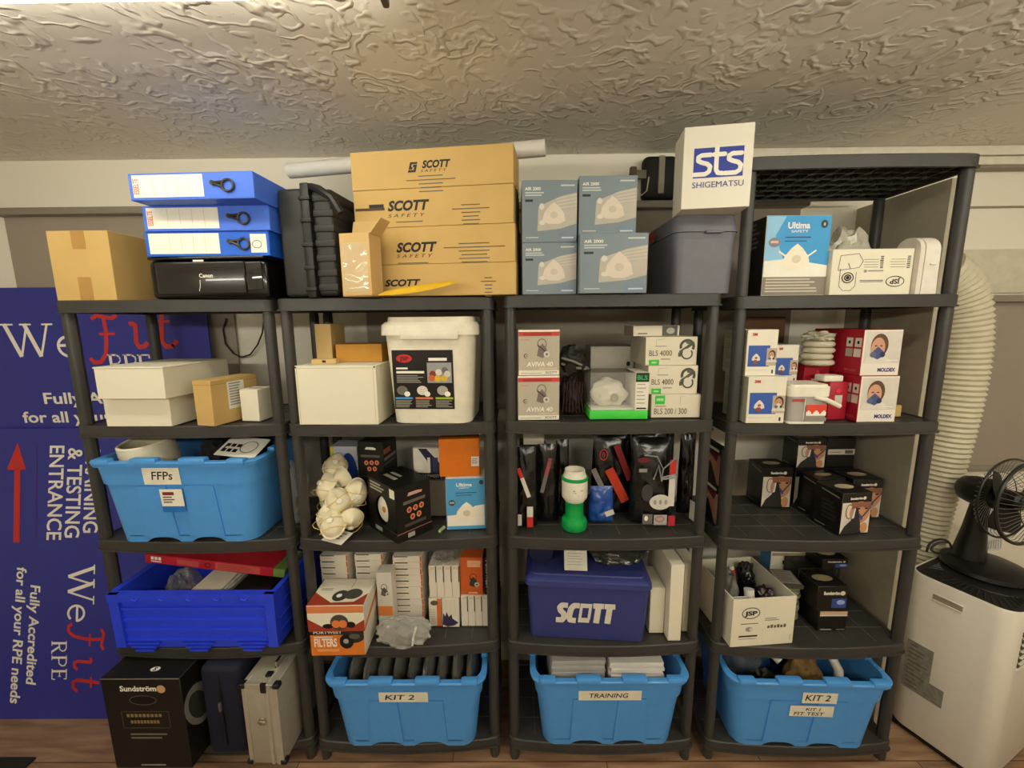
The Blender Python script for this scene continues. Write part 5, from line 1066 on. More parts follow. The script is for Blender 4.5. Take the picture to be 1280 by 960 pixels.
# boxes of masks
s = fb(737, 790.5, 433, 505, S4, .20)
def gl(mb, fr, w, d, h):
    F = fr['front']; mb.poly(F, [(w * .34, h * .40), (w * .36, h * .58), (w * .42, h * .63), (w * .84, h * .63), (w * .86, h * .40)], ink('49B04A'), 1); mb.rect(F, w * .52, h * .5, w * .76, h * .55, WI, 2); mb.ell(F, w * .87, h * .72, w * .045, h * .04, K, 2); mb.ell(F, w * .88, h * .5, w * .04, h * .04, K, 2)
carton('mask_box', 'light grey box with a green patch, behind the clear display case', 'box', s, .12, M('light_grey_card', 'B3AD9F', .6), gl)
# clear display case with a white respirator
A = on_z(737, 524.5, S4); B = on_z(809, 523.5, S4); w = B.x - A.x; yb = A.y; d = .13; h = on_y(770, 466, yb).z - S4
t = thing('display_case', 'clear display case with a lime green base and a white respirator inside', 'display box', ((A.x + B.x) / 2, yb, S4), 0)
LG = M('lime_green_plastic', '46D048', .45); hb_ = h * .19
MB().box(-w / 2, w / 2, 0, d, 0, hb_, LG, .003).obj('base', t)
GL_ = M('case_clear', 'DDDAD0', .05, alpha=.16, spec=1.0); e = .0015; x1 = w * .27
mb = MB(); mb.box(-w / 2 + .002, x1, .002, .002 + e, hb_ + .0004, h, GL_); mb.box(-w / 2 + .002, -w / 2 + .002 + e, .004, d - .002, hb_ + .0004, h, GL_); mb.box(-w / 2 + .002, x1, .004, d - .002, h - e, h, M('case_smoke', '5c5a52', .1, alpha=.6, spec=.8)); mb.obj('clear_cover', t)
mb = MB(); mb.box(-w / 2 + .002, w / 2 - .002, d - .004, d - .001, hb_ + .0004, h, M('case_back_grey', '4d4a46', .6)); mb.box(-w / 2 + .008, x1, .012, d - .006, hb_ + .0004, hb_ + .006, PAPER); mb.obj('backing', t)
mb = MB(); mb.box(x1 + .0004, w / 2, .001, d - .004, hb_ + .0004, h, WHT, .001, 1); F = Frame((x1, .001, 0), (1, 0, 0), (0, 0, 1)); pw_ = w / 2 - x1
mb.rect(F, .001, h * .80, pw_, h * .995, ink('18301F'), 1); mb.text(F, 'BLS', pw_ * .12, h * .85, h * .09, ink('3FA85A'), w=pw_ * .75, bold=.03); mb.greek(F, pw_ * .12, h * .28, pw_ * .85, h * .76, 6, ink('a59d8c'), 2, rag=.5, fill=.25); mb.rect(F, pw_ * .12, h * .22, pw_ * .85, h * .25, K, 2); mb.obj('card_panel', t)
mb = MB().blob((-w * .12, d * .48, hb_ + .052), (w * .30, .042, .050), M('white_respirator_felt', 'E9E4D2', .7, bump=.3), .16, 4, 17, 2.0, flat=hb_ + .007); mb.obj('respirator', t)
mb = MB(); Q = Matrix.Translation((-w * .06, .018, hb_ + .042)) @ Matrix.Rotation(R(90), 4, 'X'); mb.lathe([(0, .004), (.012, .004), (.014, 0), (.014, -.012)], M('grey_valve', '9c988c', .5), n=16, mat=Q); mb.obj('valve', t)
# BLS boxes
BLSM = M('ivory_print_card', 'DED5BE', .55, var=.02)
def bls(txt, big=True):
    def p(mb, fr, w, d, h):
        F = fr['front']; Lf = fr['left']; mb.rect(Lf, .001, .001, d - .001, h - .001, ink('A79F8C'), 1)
        if big:
            mb.text(F, txt, w * .07, h * .34, h * .19, ink('3b362c'), w=w * .44, bold=.0); mb.rect(F, w * .07, .001, w * .27, h * .20, GRN, 1); mb.rect(F, w * .12, h * .07, w * .22, h * .13, ink('9fe09a'), 2); mb.rect(F, w * .30, h * .20, w * .48, h * .24, GRY, 2); mb.line(F, [(w * .2, h * .68), (w * .2, h * .9), (w * .36, h * .92)], .0012, ink('b0a894'), 2); mb.rect(F, w * .18, h * .66, w * .40, h * .69, GRY, 2)
            mb.ring(F, w * .80, h * .66, w * .15, h * .26, .009, ink('4a4a40'), 2, 20, -30, 200); mb.line(F, [(w * .93, h * .8), (w * .66, h * .45), (w * .66, h * .3)], .010, ink('55544a'), 2); mb.ell(F, w * .80, h * .40, w * .10, h * .18, ink('d9d4c4'), 3); mb.ring(F, w * .80, h * .40, w * .115, h * .20, .005, ink('4a4a40'), 4, 20, 150, 400); mb.ell(F, w * .82, h * .8, w * .05, h * .06, ink('5b604e'), 3)
        else:
            mb.text(F, txt, w * .06, h * .16, h * .25, ink('3b362c'), w=w * .66, bold=.0); mb.rect(F, w * .07, h * .58, w * .27, h * .96, GRN, 1); mb.rect(F, w * .10, h * .72, w * .24, h * .84, ink('9fe09a'), 2); mb.line(F, [(w * .58, h * .5), (w * .58, h * .9), (w * .68, h * .92)], .0012, ink('b0a894'), 2); mb.rect(F, w * .07, h * .48, w * .3, h * .52, ink('c07a5a'), 2)
    return p
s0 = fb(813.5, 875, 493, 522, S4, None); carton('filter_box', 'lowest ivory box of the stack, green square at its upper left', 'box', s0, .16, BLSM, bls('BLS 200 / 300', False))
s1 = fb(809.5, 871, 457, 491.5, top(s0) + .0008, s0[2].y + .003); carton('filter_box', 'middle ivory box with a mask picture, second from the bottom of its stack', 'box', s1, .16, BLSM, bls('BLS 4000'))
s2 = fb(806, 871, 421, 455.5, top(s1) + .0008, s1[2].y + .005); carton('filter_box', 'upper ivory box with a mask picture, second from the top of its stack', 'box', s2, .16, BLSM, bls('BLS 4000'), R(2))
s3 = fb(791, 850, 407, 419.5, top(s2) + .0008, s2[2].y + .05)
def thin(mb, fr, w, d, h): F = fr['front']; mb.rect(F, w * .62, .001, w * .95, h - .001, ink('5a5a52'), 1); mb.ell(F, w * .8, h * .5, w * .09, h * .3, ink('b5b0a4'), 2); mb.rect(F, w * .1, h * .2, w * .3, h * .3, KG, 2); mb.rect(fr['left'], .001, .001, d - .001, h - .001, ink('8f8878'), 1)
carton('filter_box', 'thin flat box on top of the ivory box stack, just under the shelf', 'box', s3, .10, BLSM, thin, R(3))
# ------------------------------------------------------------------ third unit, middle shelf
S3 = ST(3, 3)
p = on_z(719, 664, S3); rr = .0465; hh = on_y(719, 590, p.y).z - S3
t = thing('bottle', 'white and green waisted bottle standing alone at the front of the middle shelf', 'bottle', (p.x, p.y + .03, S3)); WBt = M('white_bottle_plastic', 'E8E2D0', .35); GBt = M('green_bottle_plastic', '0FA04A', .3, spec=.6)
MB().lathe([(0, 0), (rr * .93, 0), (rr * 1.0, .007), (rr * 1.0, .030), (rr * .94, .038), (rr * .76, .043), (rr * .71, .050), (rr * .70, .100), (rr * .78, .107), (0, .108)], GBt, n=32).obj('base', t)
MB().lathe([(0, .108), (rr * .75, .106), (rr * .98, .122), (rr * 1.0, .132), (rr * 1.0, hh * .86), (rr * .98, hh * .88), (0, hh * .88)], WBt, n=32).obj('body', t)
MB().lathe([(rr * 1.0, hh * .835), (rr * 1.04, hh * .84), (rr * 1.04, hh * .875), (rr * .95, hh * .89), (rr * .90, hh * .885)], GBt, n=32).obj('collar', t)
MB().lathe([(rr * .93, hh * .88), (rr * .80, hh * .955), (rr * .78, hh), (rr * .70, hh), (rr * .68, hh * .9), (0, hh * .9)], WBt, n=32).obj('mouth', t)
mb = MB()
for a0, z, wd_, hh2 in ((-98, .150, .012, .003), (-100, .157, .008, .004), (-70, .175, .020, .004), (-66, .158, .010, .003), (-72, .140, .016, .002)):
    a = R(a0); q = wd_ / rr / 2; mb.face([(rr * 1.004 * math.cos(a + s_ * q), rr * 1.004 * math.sin(a + s_ * q), z + z_) for s_, z_ in ((-1, 0), (1, 0), (1, hh2), (-1, hh2))], GRY)
mb.obj('print', t)
BLB = M('black_bag_film', '121214', .22, spec=.7, bump=.6, bscale=25); REDL = M('red_label', 'C5342E', .4); WHL = M('white_label', 'D5D0C4', .45)
def pouchbag(name, label, px0, px1, rt, rb, y, d, seed, parts=(), mat=BLB):
    """a filled hanging-style bag: flat pillow standing upright"""
    a, b = on_y(px0, rb, y), on_y(px1, rb, y); w = b.x - a.x; h = on_y((px0 + px1) / 2, rt, y).z - S3
    from mathutils import noise
    t = thing(name, label, 'bag', ((a.x + b.x) / 2, y + d / 2, S3), 0); mb = MB(); nx, nz = 16, 22; vs = []; fs = []
    for s_ in (-1, 1):
        for i in range(nx + 1):
            for j in range(nz + 1):
                u, v = i / nx, j / nz; k = (math.sin(math.pi * u) ** .5) * (min(1, (v + .02) / .12) ** .5) * max(0, 1 - v ** 3) ** .7
                q = noise.noise(Vector((u * 4 + seed, v * 5, s_ * 2.0))) * .012 + noise.noise(Vector((u * 11 + seed, v * 12, s_))) * .005
                vs.append(((u - .5) * w * (1 - .10 * v * v), s_ * (d / 2 * k) + q * k, v * h + .002))
    off = (nx + 1) * (nz + 1)
    for s_ in (0, 1):
        for i in range(nx):
            for j in range(nz):
                k = s_ * off + i * (nz + 1) + j; f = (k, k + nz + 1, k + nz + 2, k + 1); fs.append(f if s_ == 0 else f[::-1])
    mb.raw(vs, fs, mat, True); mb.obj('bag', t)
    for p_ in parts: p_(t, w, h, d)
    return t
def lp(pts, wd, mats, nm='label'):
    def f(t, w, h, d):
        P = []
        for i in range(len(pts) - 1):
            (u0, v0), (u1, v1) = pts[i], pts[i + 1]
            for k in range(6): P.append(((u0 + (u1 - u0) * k / 6 - .5) * w, (v0 + (v1 - v0) * k / 6) * h))
        P.append(((pts[-1][0] - .5) * w, pts[-1][1] * h)); strip(t, [(x, -d / 2 - .008, z) for x, z in P], wd, mats, nm)
    return f
pouchbag('gear_bag', 'black product bag with a red topped white tag at the left post', 644, 672, 562, 655, .05, .055, 1, (lp([(.16, .78), (.62, .42)], .014, [REDL, WHL, WHL]), lp([(.18, .20), (.18, .06)], .018, [WHL]), lp([(.66, .30), (.66, .04)], .022, [WHL, REDL])))
pouchbag('gear_bag', 'black product bag with a long faded pink strip, second from the left post', 672, 697, 558, 650, .09, .05, 2, (lp([(.62, .86), (.20, .42)], .014, [M('pink_label', '9a4a50', .5), M('dull_label', '6d6a68', .5)]),))
pouchbag('gear_bag', 'plain black product bag just left of the green bottle', 694, 712, 552, 640, .13, .05, 3)
p = on_y(658, 558, .27); tag(MB().box(0, .085, 0, .08, 0, .09, CRM, .002).obj('cream_box', None, (p.x - .012, .265, S3 + .2545)), 'cream box showing behind and above the black bags at the left', 'box')
mb = MB().box(-.040, .070, 0, .09, 0, .253, BLK, .002); tag(mb.obj('black_carton', None, (p.x + .012, .26, S3 + .0005)), 'black carton at the back left of the middle shelf, under the cream box', 'box')
BLUEF = M('blue_foil', '1E4C9E', .25, spec=.8, bump=.6, bscale=30)
a, b = on_z(738, 642, S3), on_z(768, 642, S3)
pouchbag('blue_packet', 'small blue foil packet with a white patch, right of the green bottle', 737, 768, 611, 644, .085, .045, 4, (lp([(.62, .30), (.95, .38)], .020, [WHL]),), BLUEF)
def oval(t, w, h, d):
    mb = MB(); F = Frame((-w * .5, -d / 2 - .006, 0), (1, 0, 0), (0, 0, 1)); mb.ring(F, w * .26, h * .80, .016, .022, .004, ink('a83540'), 1); mb.ell(F, w * .26, h * .80, .008, .012, ink('6a2a30'), 1); mb.obj('emblem', t)
pouchbag('gear_bag', 'black bag with a diagonal red label and oval emblem, behind the blue packet', 740, 788, 548, 634, .15, .07, 5, (lp([(.0, .62), (.42, .20)], .020, [M('silver_label', '8f8c84', .4)]), lp([(.40, .62), (.85, .20)], .034, [M('orange_red_label', 'C8402A', .4)]), lp([(.58, .92), (.95, .48)], .024, [M('dark_red_label', '7d2524', .4)]), oval))
def win(t, w, h, d):
    mb = MB(); F = Frame((-w * .5, -d / 2 - .009, 0), (1, 0, 0), (0, 0, 1)); mb.ell(F, w * .60, h * .31, w * .24, h * .09, ink('CFCAC0'), 1); [mb.ell(F, w * (.48 + .12 * i), h * .31, w * .035, h * .03, GRY, 2, 10) for i in range(3)]
    mb.rect(F, w * .22, h * .05, w * .44, h * .17, ink('6a6862'), 1); mb.ell(F, w * .30, h * .12, w * .04, h * .03, WI, 2); mb.obj('printed_panel', t); mb = MB(); mb.rect(F, w * .47, h * .04, w * .76, h * .16, ink('A9A49C'), 1); mb.ring(F, w * .60, h * .11, w * .10, h * .035, .003, ink('b53a40'), 2); mb.obj('printed_panel', t); mb = MB(); mb.rect(F, w * .79, h * .03, w * .94, h * .15, ink('B52A35'), 1); mb.obj('printed_panel', t); mb = MB()
    mb.ell(F, w * .30, h * .42, w * .12, h * .10, ink('3f3c3a'), 1); mb.obj('printed_panel', t); mb = MB(); mb.rect(F, w * .10, h * .66, w * .28, h * .70, ink('8a9088'), 1); mb.obj('printed_panel', t); mb = MB(); mb.ell(F, w * .2, h * .80, w * .14, h * .03, ink('6a1a26'), 1); mb.obj('printed_panel', t)
def straps(t, w, h, d):
    mb = MB(); wb = M('silver_webbing', '8d8d88', .4); y = -d / 2 - .012
    for P in ([(-.30, .86), (-.02, .84), (.12, .70), (.42, .84)], [(.12, .70), (.10, .60), (.42, .64)], [(-.08, .58), (.02, .74), (.10, .56)], [(.08, .58), (.38, .60)]): mb.tube([(x * w, y, z * h) for x, z in P], .0032, wb, 6)
    mb.obj('straps', t)
pouchbag('gear_bag', 'shiny black clear fronted respirator pack with silver straps at the right', 790, 846, 552, 643, .06, .10, 6, (win, straps, lp([(.84, .80), (.84, .26)], .022, [REDL, WHL, WHL])))
g = random.Random(5); mb = MB()
pouchbag('gear_bag', 'crumpled black bag high at the back, above the silver strapped pack', 782, 842, 538, 600, .19, .07, 8)
pouchbag('gear_bag', 'dull black bag at the far right end of the middle shelf', 848, 868, 545, 640, .15, .05, 9)
a = on_z(866, 640, S3); F_ = on_y(868, 628, .12)
tag(MB().box(-.0015, .0015, 0, .075, 0, .075, CRM, .0005, 1).obj('cream_card', None, (on_z(874, 654, S3).x - .002, .055, S3), R(14)), 'small cream card standing on edge at the right post of the middle shelf', 'card')
# ------------------------------------------------------------------ third unit, lower shelf
S2 = ST(3, 2)
A, B = on_z(663, 794.5, S2), on_z(805, 802.5, S2); A.z = B.z = S2; v_ = B - A; w = v_.length; rz = math.atan2(v_.y, v_.x); hy = on_y(735, 724, (A.y + B.y) / 2 - .015).z - S2; d = .26
t = thing('storage_tote', 'navy tote with white lettering with lid on the lower shelf of the third unit', 'tote', (A + B) / 2, rz); h = hy
mb = MB(); k = 1.05
mb.taper(w, d, w * k, d * k, 0, h * .86, NAVY, .018, 5, y0=d / 2)
F = Frame((-w / 2, 0, 0), (1, 0, 0), (0, -math.sin(math.atan(d * .025 / h)), 1)); W1 = ink('DAD5C6')
def slant(pts): return [(w * .225 + (x * .90 + y * .20) * w * .108, h * .28 + y * h * .31) for x, y in pts]
def bar(pts, t_=.036): mb.line(F, slant(pts), h * .085, W1, 8); [mb.ell(F, *q, h * .042, h * .042, W1, 9, 10) for q in slant(pts)[1:-1]]
bar([(.90, .86), (.40, .88), (.20, .74), (.32, .56), (.62, .44), (.72, .24), (.54, .08), (0, .08)]); bar([(1.95, .88), (1.45, .88), (1.22, .70), (1.14, .30), (1.28, .10), (1.80, .08)])
mb.poly(F, slant([(2.0, 0), (3.0, 0), (3.0, .25), (2.25, .25), (2.25, .82), (2.0, .82)]), W1, 8); mb.poly(F, slant([(2.0, 1.0), (3.05, 1.0), (3.05, .18), (2.80, .18), (2.80, .78), (2.0, .78)]), W1, 9)
for x in (3.15, 4.15): bar([(x, .90), (x + .95, .90)]); bar([(x + .48, .90), (x + .48, 0)])
mb.obj('tub', t)
mb = MB(); mb.taper(w * k + .022, d * k + .022, w * k + .018, d * k + .018, h * .865, h * .935, NAVY, .025, 5, y0=d / 2); mb.taper(w * k + .018, d * k + .018, w * k - .012, d * k - .012, h * .935, h * .985, NAVY, .025, 5, y0=d / 2, bottom=False); mb.taper(w * k - .02, d * k - .02, w * k - .03, d * k - .03, h * .975, h, NAVY, .022, 5, y0=d / 2, bottom=False)
mb.obj('lid', t); zt = S2 + h; yl = (A.y + B.y) / 2
p = on_y(716, 720, yl + .02)
t2 = thing('hang_tag', 'white plastic hang tag with two short tubes lying on the navy tote with white lettering', 'tag', (p.x, yl + .028, zt + .006), R(-4)); PT = M('white_tag_plastic', 'D9D3C4', .5)
mb = MB().box(-.030, .055, 0, .006, 0, .075, PT, .002, mat=Matrix.Rotation(R(-32), 4, 'X')); Fg = Frame((-.03, 0, 0), (1, 0, 0), (0, math.sin(R(32)), math.cos(R(32)))); mb.greek(Fg, .012, .012, .07, .060, 5, GRY, 2, rag=.2, fill=.2); mb.obj('plate', t2)
for x in (-.035, .035): MB().tube([(x, .05, .066), (x - .002, .075, .074), (x - .004, .11, .078)], .013, PT, 12).obj('tube', t2)
a_, b_ = on_y(738, 722, yl + .03), on_y(818, 724, yl + .03); bag('plastic_bag', 'clear plastic bag with dark contents flat on the right half of the navy tote lid', 'bag', Vector(((a_.x + b_.x) / 2 - .002, yl + .12, zt + .001)), ((b_.x - a_.x) / 2, .095, .040), M('dark_film', '3A3934', .12, alpha=.93, spec=1.0, bump=.9, bscale=28), 15, .14)
p = on_y(668, 715, yl + .10); tag(MB().cyl((0, 0, .045), (.0, .12, .045), .045, .045, M('navy_cylinder', '1b2140', .4), 28).obj('navy_canister', None, (p.x + .025, yl + .085, zt + .001)), 'dark navy round canister lying at the left on the navy tote lid', 'canister')
def fl(mb, fr, w, d, h): mb.rect(fr['front'], 0, h * .05, w, h * .056, ink('b9ae90'), 1)
carton('white_box', 'shorter cream box standing between the navy tote and the tall pair', 'box', fb(811, 829, 735, 792, S2, .040), .14, CRM, fl, 0)
carton('white_box', 'left and nearer of the two tall narrow cream boxes on the lower shelf', 'box', fb(834.5, 850.5, 706, 801, S2, None), .25, CRM, None, 0, 'tall narrow cream boxes')
carton('white_box', 'right of the two tall narrow cream boxes, against the shelf post', 'box', fb(851.5, 866, 704, 797, S2, .047), .25, CRM, None, 0, 'tall narrow cream boxes')
# ------------------------------------------------------------------ third unit, bottom shelf
S1 = ST(3, 1)
t, F, w, d, h, W, Dp = bin_('storage_bin', 'sky blue bin with a TRAINING label, full of paper', 679, 840, 930, S1)
hand(t, F, -w * .24, h * .71, w * .23, h * .85, [('TRAINING', .17, .28, .46, .62)])
bx = t.location
def stack(name, label, x, y, wd, dp, n, z, m1, m2, th=.012, jit=4):
    mb = MB(); g = random.Random(int(x * 1000))
    for i in range(n): mb.box(-wd / 2, wd / 2, -dp / 2, dp / 2, i * th, i * th + th * .96, (m1, m2)[i % 2], .0008, 1, mat=Matrix.Translation((g.uniform(-.003, .003), g.uniform(-.004, .004), 0)) @ Matrix.Rotation(R(g.uniform(-jit, jit) * .4), 4, 'Z'))
    return tag(mb.obj(name, None, (x, y, z)), label, 'papers', kind='stuff')
GP = M('grey_paper', 'A9A5A0', .7)
stack('paper_stack', 'grey stack of papers on the left in the TRAINING bin', bx.x - .115, bx.y, .20, .27, 26, S1 + .029, GP, M('grey_paper_light', 'B8B4AE', .7))
stack('paper_stack', 'white stack of papers on the right in the TRAINING bin', bx.x + .105, bx.y, .20, .27, 25, S1 + .029, PAPER, M('paper_pinkish', 'E0D4CB', .7))
# ------------------------------------------------------------------ right unit, second compartment
S4 = ST(4, 4)
MW = M('white_print_card', 'E4DDCB', .5, var=.02)
def m3(mb, fr, w, d, h):
    F = fr['front']; mb.rect(F, w * .06, h * .20, w * .76, h * .66, ink('3559A8'), 1); mb.rect(F, w * .66, h * .22, w * .985, h * .60, ink('b9a893'), 2); face_print(mb, F, w * .82, h * .43, w * .32, 3, 'd8d2c6'); mask_print(mb, F, w * .32, h * .40, w * .28, ink('DCD6CA'), ink('9a5a4a'), 2); mb.ell(F, w * .30, h * .30, w * .08, h * .05, ink('8a4a3a'), 5)
    mb.text(F, '3M', w * .15, h * .87, h * .06, RD, w=w * .16, bold=.04); mb.rect(F, w * .05, h * .12, w * .7, h * .125, GRY, 1); mb.rect(F, w * .86, h * .05, w * .91, h * .13, K, 1); Lf = fr['left']; mb.rect(Lf, .001, .001, d - .001, h - .001, ink('A9AA92'), 1)
    for i in range(4): mb.greek(Lf, d * .1, h * (.08 + .23 * i), d * .9, h * (.22 + .23 * i), 3, ink('8e917c'), 2)
s0 = fb(932, 979, 471, 529, S4, None); carton('mask_box', 'lower white box with a blue picture, at the left front of the red stack', 'box', s0, .16, MW, m3, R(-1))
s1 = fb(931, 969, 412, 468, top(s0) + .0008, s0[2].y + .02); carton('mask_box', 'upper white box with a blue picture, standing on the lower one', 'box', s1, .15, MW, m3, R(0))
s2 = fb(968.5, 998, 450, 500, S4, .12); s2[1] = .115; carton('mask_box', 'low white box at the back, carrying a smaller white box', 'box', s2, .12, MW, m3)
s3 = fb(967, 997, 431, 462, top(s2) + .0008, .11); carton('mask_box', 'smaller white box behind, right of the upper blue picture box', 'box', s3, .12, MW, m3)
c = fb(927, 978, 396, 455, S4, .285); c[0] -= .004; carton('brown_carton', 'brown carton at the very back, shade in its colour, above and behind the white boxes', 'box', c, .06, M('shaded_brown_card', '5B3A20', .7), rz=0)  # card coloured darker to stand for the shadow it sits in
# tub with lever lid
A, B = on_z(983, 529, S4), on_z(1036, 531, S4); A.z = B.z = S4; w = (B - A).length; yb = (A.y + B.y) / 2; h = on_y(1010, 481, yb).z - S4; d = .10
t = thing('plastic_tub', 'white and grey rectangular tub with a red label and a lever handled lid', 'tub', ((A.x + B.x) / 2, yb + d / 2, S4), R(-1)); TB = M('tub_grey', 'A7A39B', .4)
mb = MB(); mb.taper(w * .96, d * .96, w * 1.02, d * 1.02, 0, h * .70, TB, .012, 4); mb.taper(w * .975, d * .98, w * .98, d * .985, 0, h * .06, WHT, .012, 4); F = Frame((-w * .48, -d * .48 - .003, 0), (1, 0, 0), (0, -.03, 1))
mb.rect(F, 0, h * .58, w * .34, h * .65, ink('B0433F'), 4); mb.rect(F, w * .34, .01, w * .352, h * .66, WI, 4); mb.rect(F, w * .40, h * .32, w * .92, h * .50, ink('DA4530'), 4); mb.rect(F, w * .40, h * .22, w * .92, h * .32, WI, 4)
for i in range(5): mb.ell(F, w * (.46 + .1 * i), h * .31, w * .035, h * .05, ink('DA4530') if i % 2 else WI, 5, 8)
mb.rect(F, w * .38, h * .08, w * .94, h * .18, ink('8a867e'), 4); mb.obj('tub', t)
LW = M('lid_white', 'E6E0CE', .4); mb = MB(); mb.taper(w * 1.06, d * 1.06, w * 1.08, d * 1.06, h * .70, h * .95, LW, .014, 4); mb.taper(w * 1.0, d * 1.0, w * .98, d * .98, h * .95, h, LW, .014, 4, bottom=False); mb.obj('lid', t)
mb = MB(); mb.tube([(w * .10, -d * .54, h * .68), (w * .36, -d * .57, h * .64), (w * .62, -d * .60, h * .52), (w * .74, -d * .60, h * .46)], .007, LW, 8, rad=[.006, .008, .008, .007]); mb.obj('lever', t)
# red boxes with a masked face
RC = M('crimson_card', 'A8182C', .45)
def mol(mb, fr, w, d, h):
    F = fr['front']; mb.rect(F, .001, .001, w - .001, h - .001, ink('E2DACB'), 1); mb.rect(F, w * .05, h * .27, w * .98, h * .96, ink('CFC8BC'), 2); face_print(mb, F, w * .40, h * .60, w * .62, 3, '47507f', '5b3f2a', 'C9967A'); mb.text(F, 'MOLDEX', w * .45, h * .09, h * .075, ink('2B2370'), w=w * .46, bold=.05); mb.rect(F, w * .62, h * .33, w * .9, h * .345, WI, 8)
    L = fr['left']
    for x in (.70, .86): mb.rect(L, d * x, h * .62, d * (x + .12), h * .82, ink('D8D0C4'), 1); mb.ell(L, d * (x + .06), h * .72, d * .022, h * .04, K, 2, 10)
    mb.rect(L, d * .70, h * .40, d * .83, h * .58, ink('A9A39A'), 1); mb.rect(L, d * .85, h * .40, d * .98, h * .58, ink('D8D0C4'), 1); mb.text(L, 'MOLDEX', d * .72, h * .08, h * .05, ink('C9606a'), w=d * .22)
s0 = fb(1070, 1117.5, 470, 527.5, S4, None); carton('mask_box', 'lower red and white box with a masked face', 'box', s0, .20, RC, mol, R(0), 'red and white face boxes on the right unit')
s1 = fb(1074, 1122.5, 412, 468, top(s0) + .0008, s0[2].y + .004); carton('mask_box', 'upper red and white box with a masked face', 'box', s1, .22, RC, mol, R(.6), 'red and white face boxes on the right unit')
def mol2(mb, fr, w, d, h):
    F = fr['front']; mb.rect(F, w * .30, h * .35, w * .58, h * .72, ink('C9C2B6'), 1); mb.rect(F, w * .32, h * .42, w * .44, h * .66, ink('8a847a'), 2); mb.rect(F, w * .74, h * .2, w * .92, h * .5, ink('C9C2B6'), 1); mb.ell(F, w * .52, h * .8, w * .08, h * .1, ink('D8304a'), 2)
s2 = fb(1002, 1033, 454, 500, S4, .115); s2[1] = on_y(1022, 456, .115).z - S4; carton('mask_box', 'red box with white stickers behind the tub, under the clear stack', 'box', s2, .10, RC, mol2, R(0)); zt = top(s2) + .0008
tag(MB().box(-.045, .045, 0, .06, 0, .024, M('white_moulded_plastic', 'DDD6CA', .35), .006, 3).obj('white_case', None, (on_y(1044, 462, .13).x, .125, zt), R(4)), 'small white plastic case on the red stickered box', 'case') if False else None
DISC = M('wrapped_disc', 'CFC6AE', .25, alpha=.92, spec=.8, bump=.5, bscale=30); c = on_y(1021, 450, .10); first = None
for i in range(4):
    loc = (c.x + (.004, -.003, .002, 0)[i], .102, zt + .0215 * i)
    if first is None:
        mb = MB(); mb.lathe([(0, 0), (.040, 0), (.048, .005), (.050, .011), (.047, .017), (.042, .0205), (0, .0205)], DISC, n=28); first = tag(mb.obj('filter_disc', None, loc), 'clear wrapped round filter disc in the small stack on the red box', 'filter', 'wrapped discs on the red box')
    else: o = first.copy(); COL.objects.link(o); o.location = loc
bag('plastic_bag', 'torn clear film on top of the stack of wrapped discs', 'bag', Vector((c.x - .004, .102, zt + .0865)), (.045, .045, .016), M('silvery_film', 'D8D3BE'), 23, .4)
tag(MB().box(-.030, .036, 0, .05, 0, .022, LW, .005, 3).obj('white_case', None, (on_y(1043, 462, .03).x, .03, S4 + .1305), 0), 'small white plastic case in front of the wrapped discs', 'case')
mb = MB().box(-.028, .034, 0, .05, 0, .130, RC, .001); F = Frame((-.028, 0, 0), (1, 0, 0), (0, 0, 1)); mb.rect(F, .02, .045, .045, .085, ink('C9C2B6'), 1); mb.ell(F, .03, .1, .008, .008, ink('D8304a'), 2)
tag(mb.obj('mask_box', None, (on_y(1049, 470, .03).x, .028, S4), 0), 'narrow red box right of the tub, carrying a small white case', 'box')
A, B = on_z(1140, 527, S4), on_z(1155, 527, S4); carton('kraft_box', 'low brown box in the right corner behind the red and white face boxes', 'box', [.052, .040, Vector((B.x - .035, .06, S4))], .10, KRAFT, rz=R(8))
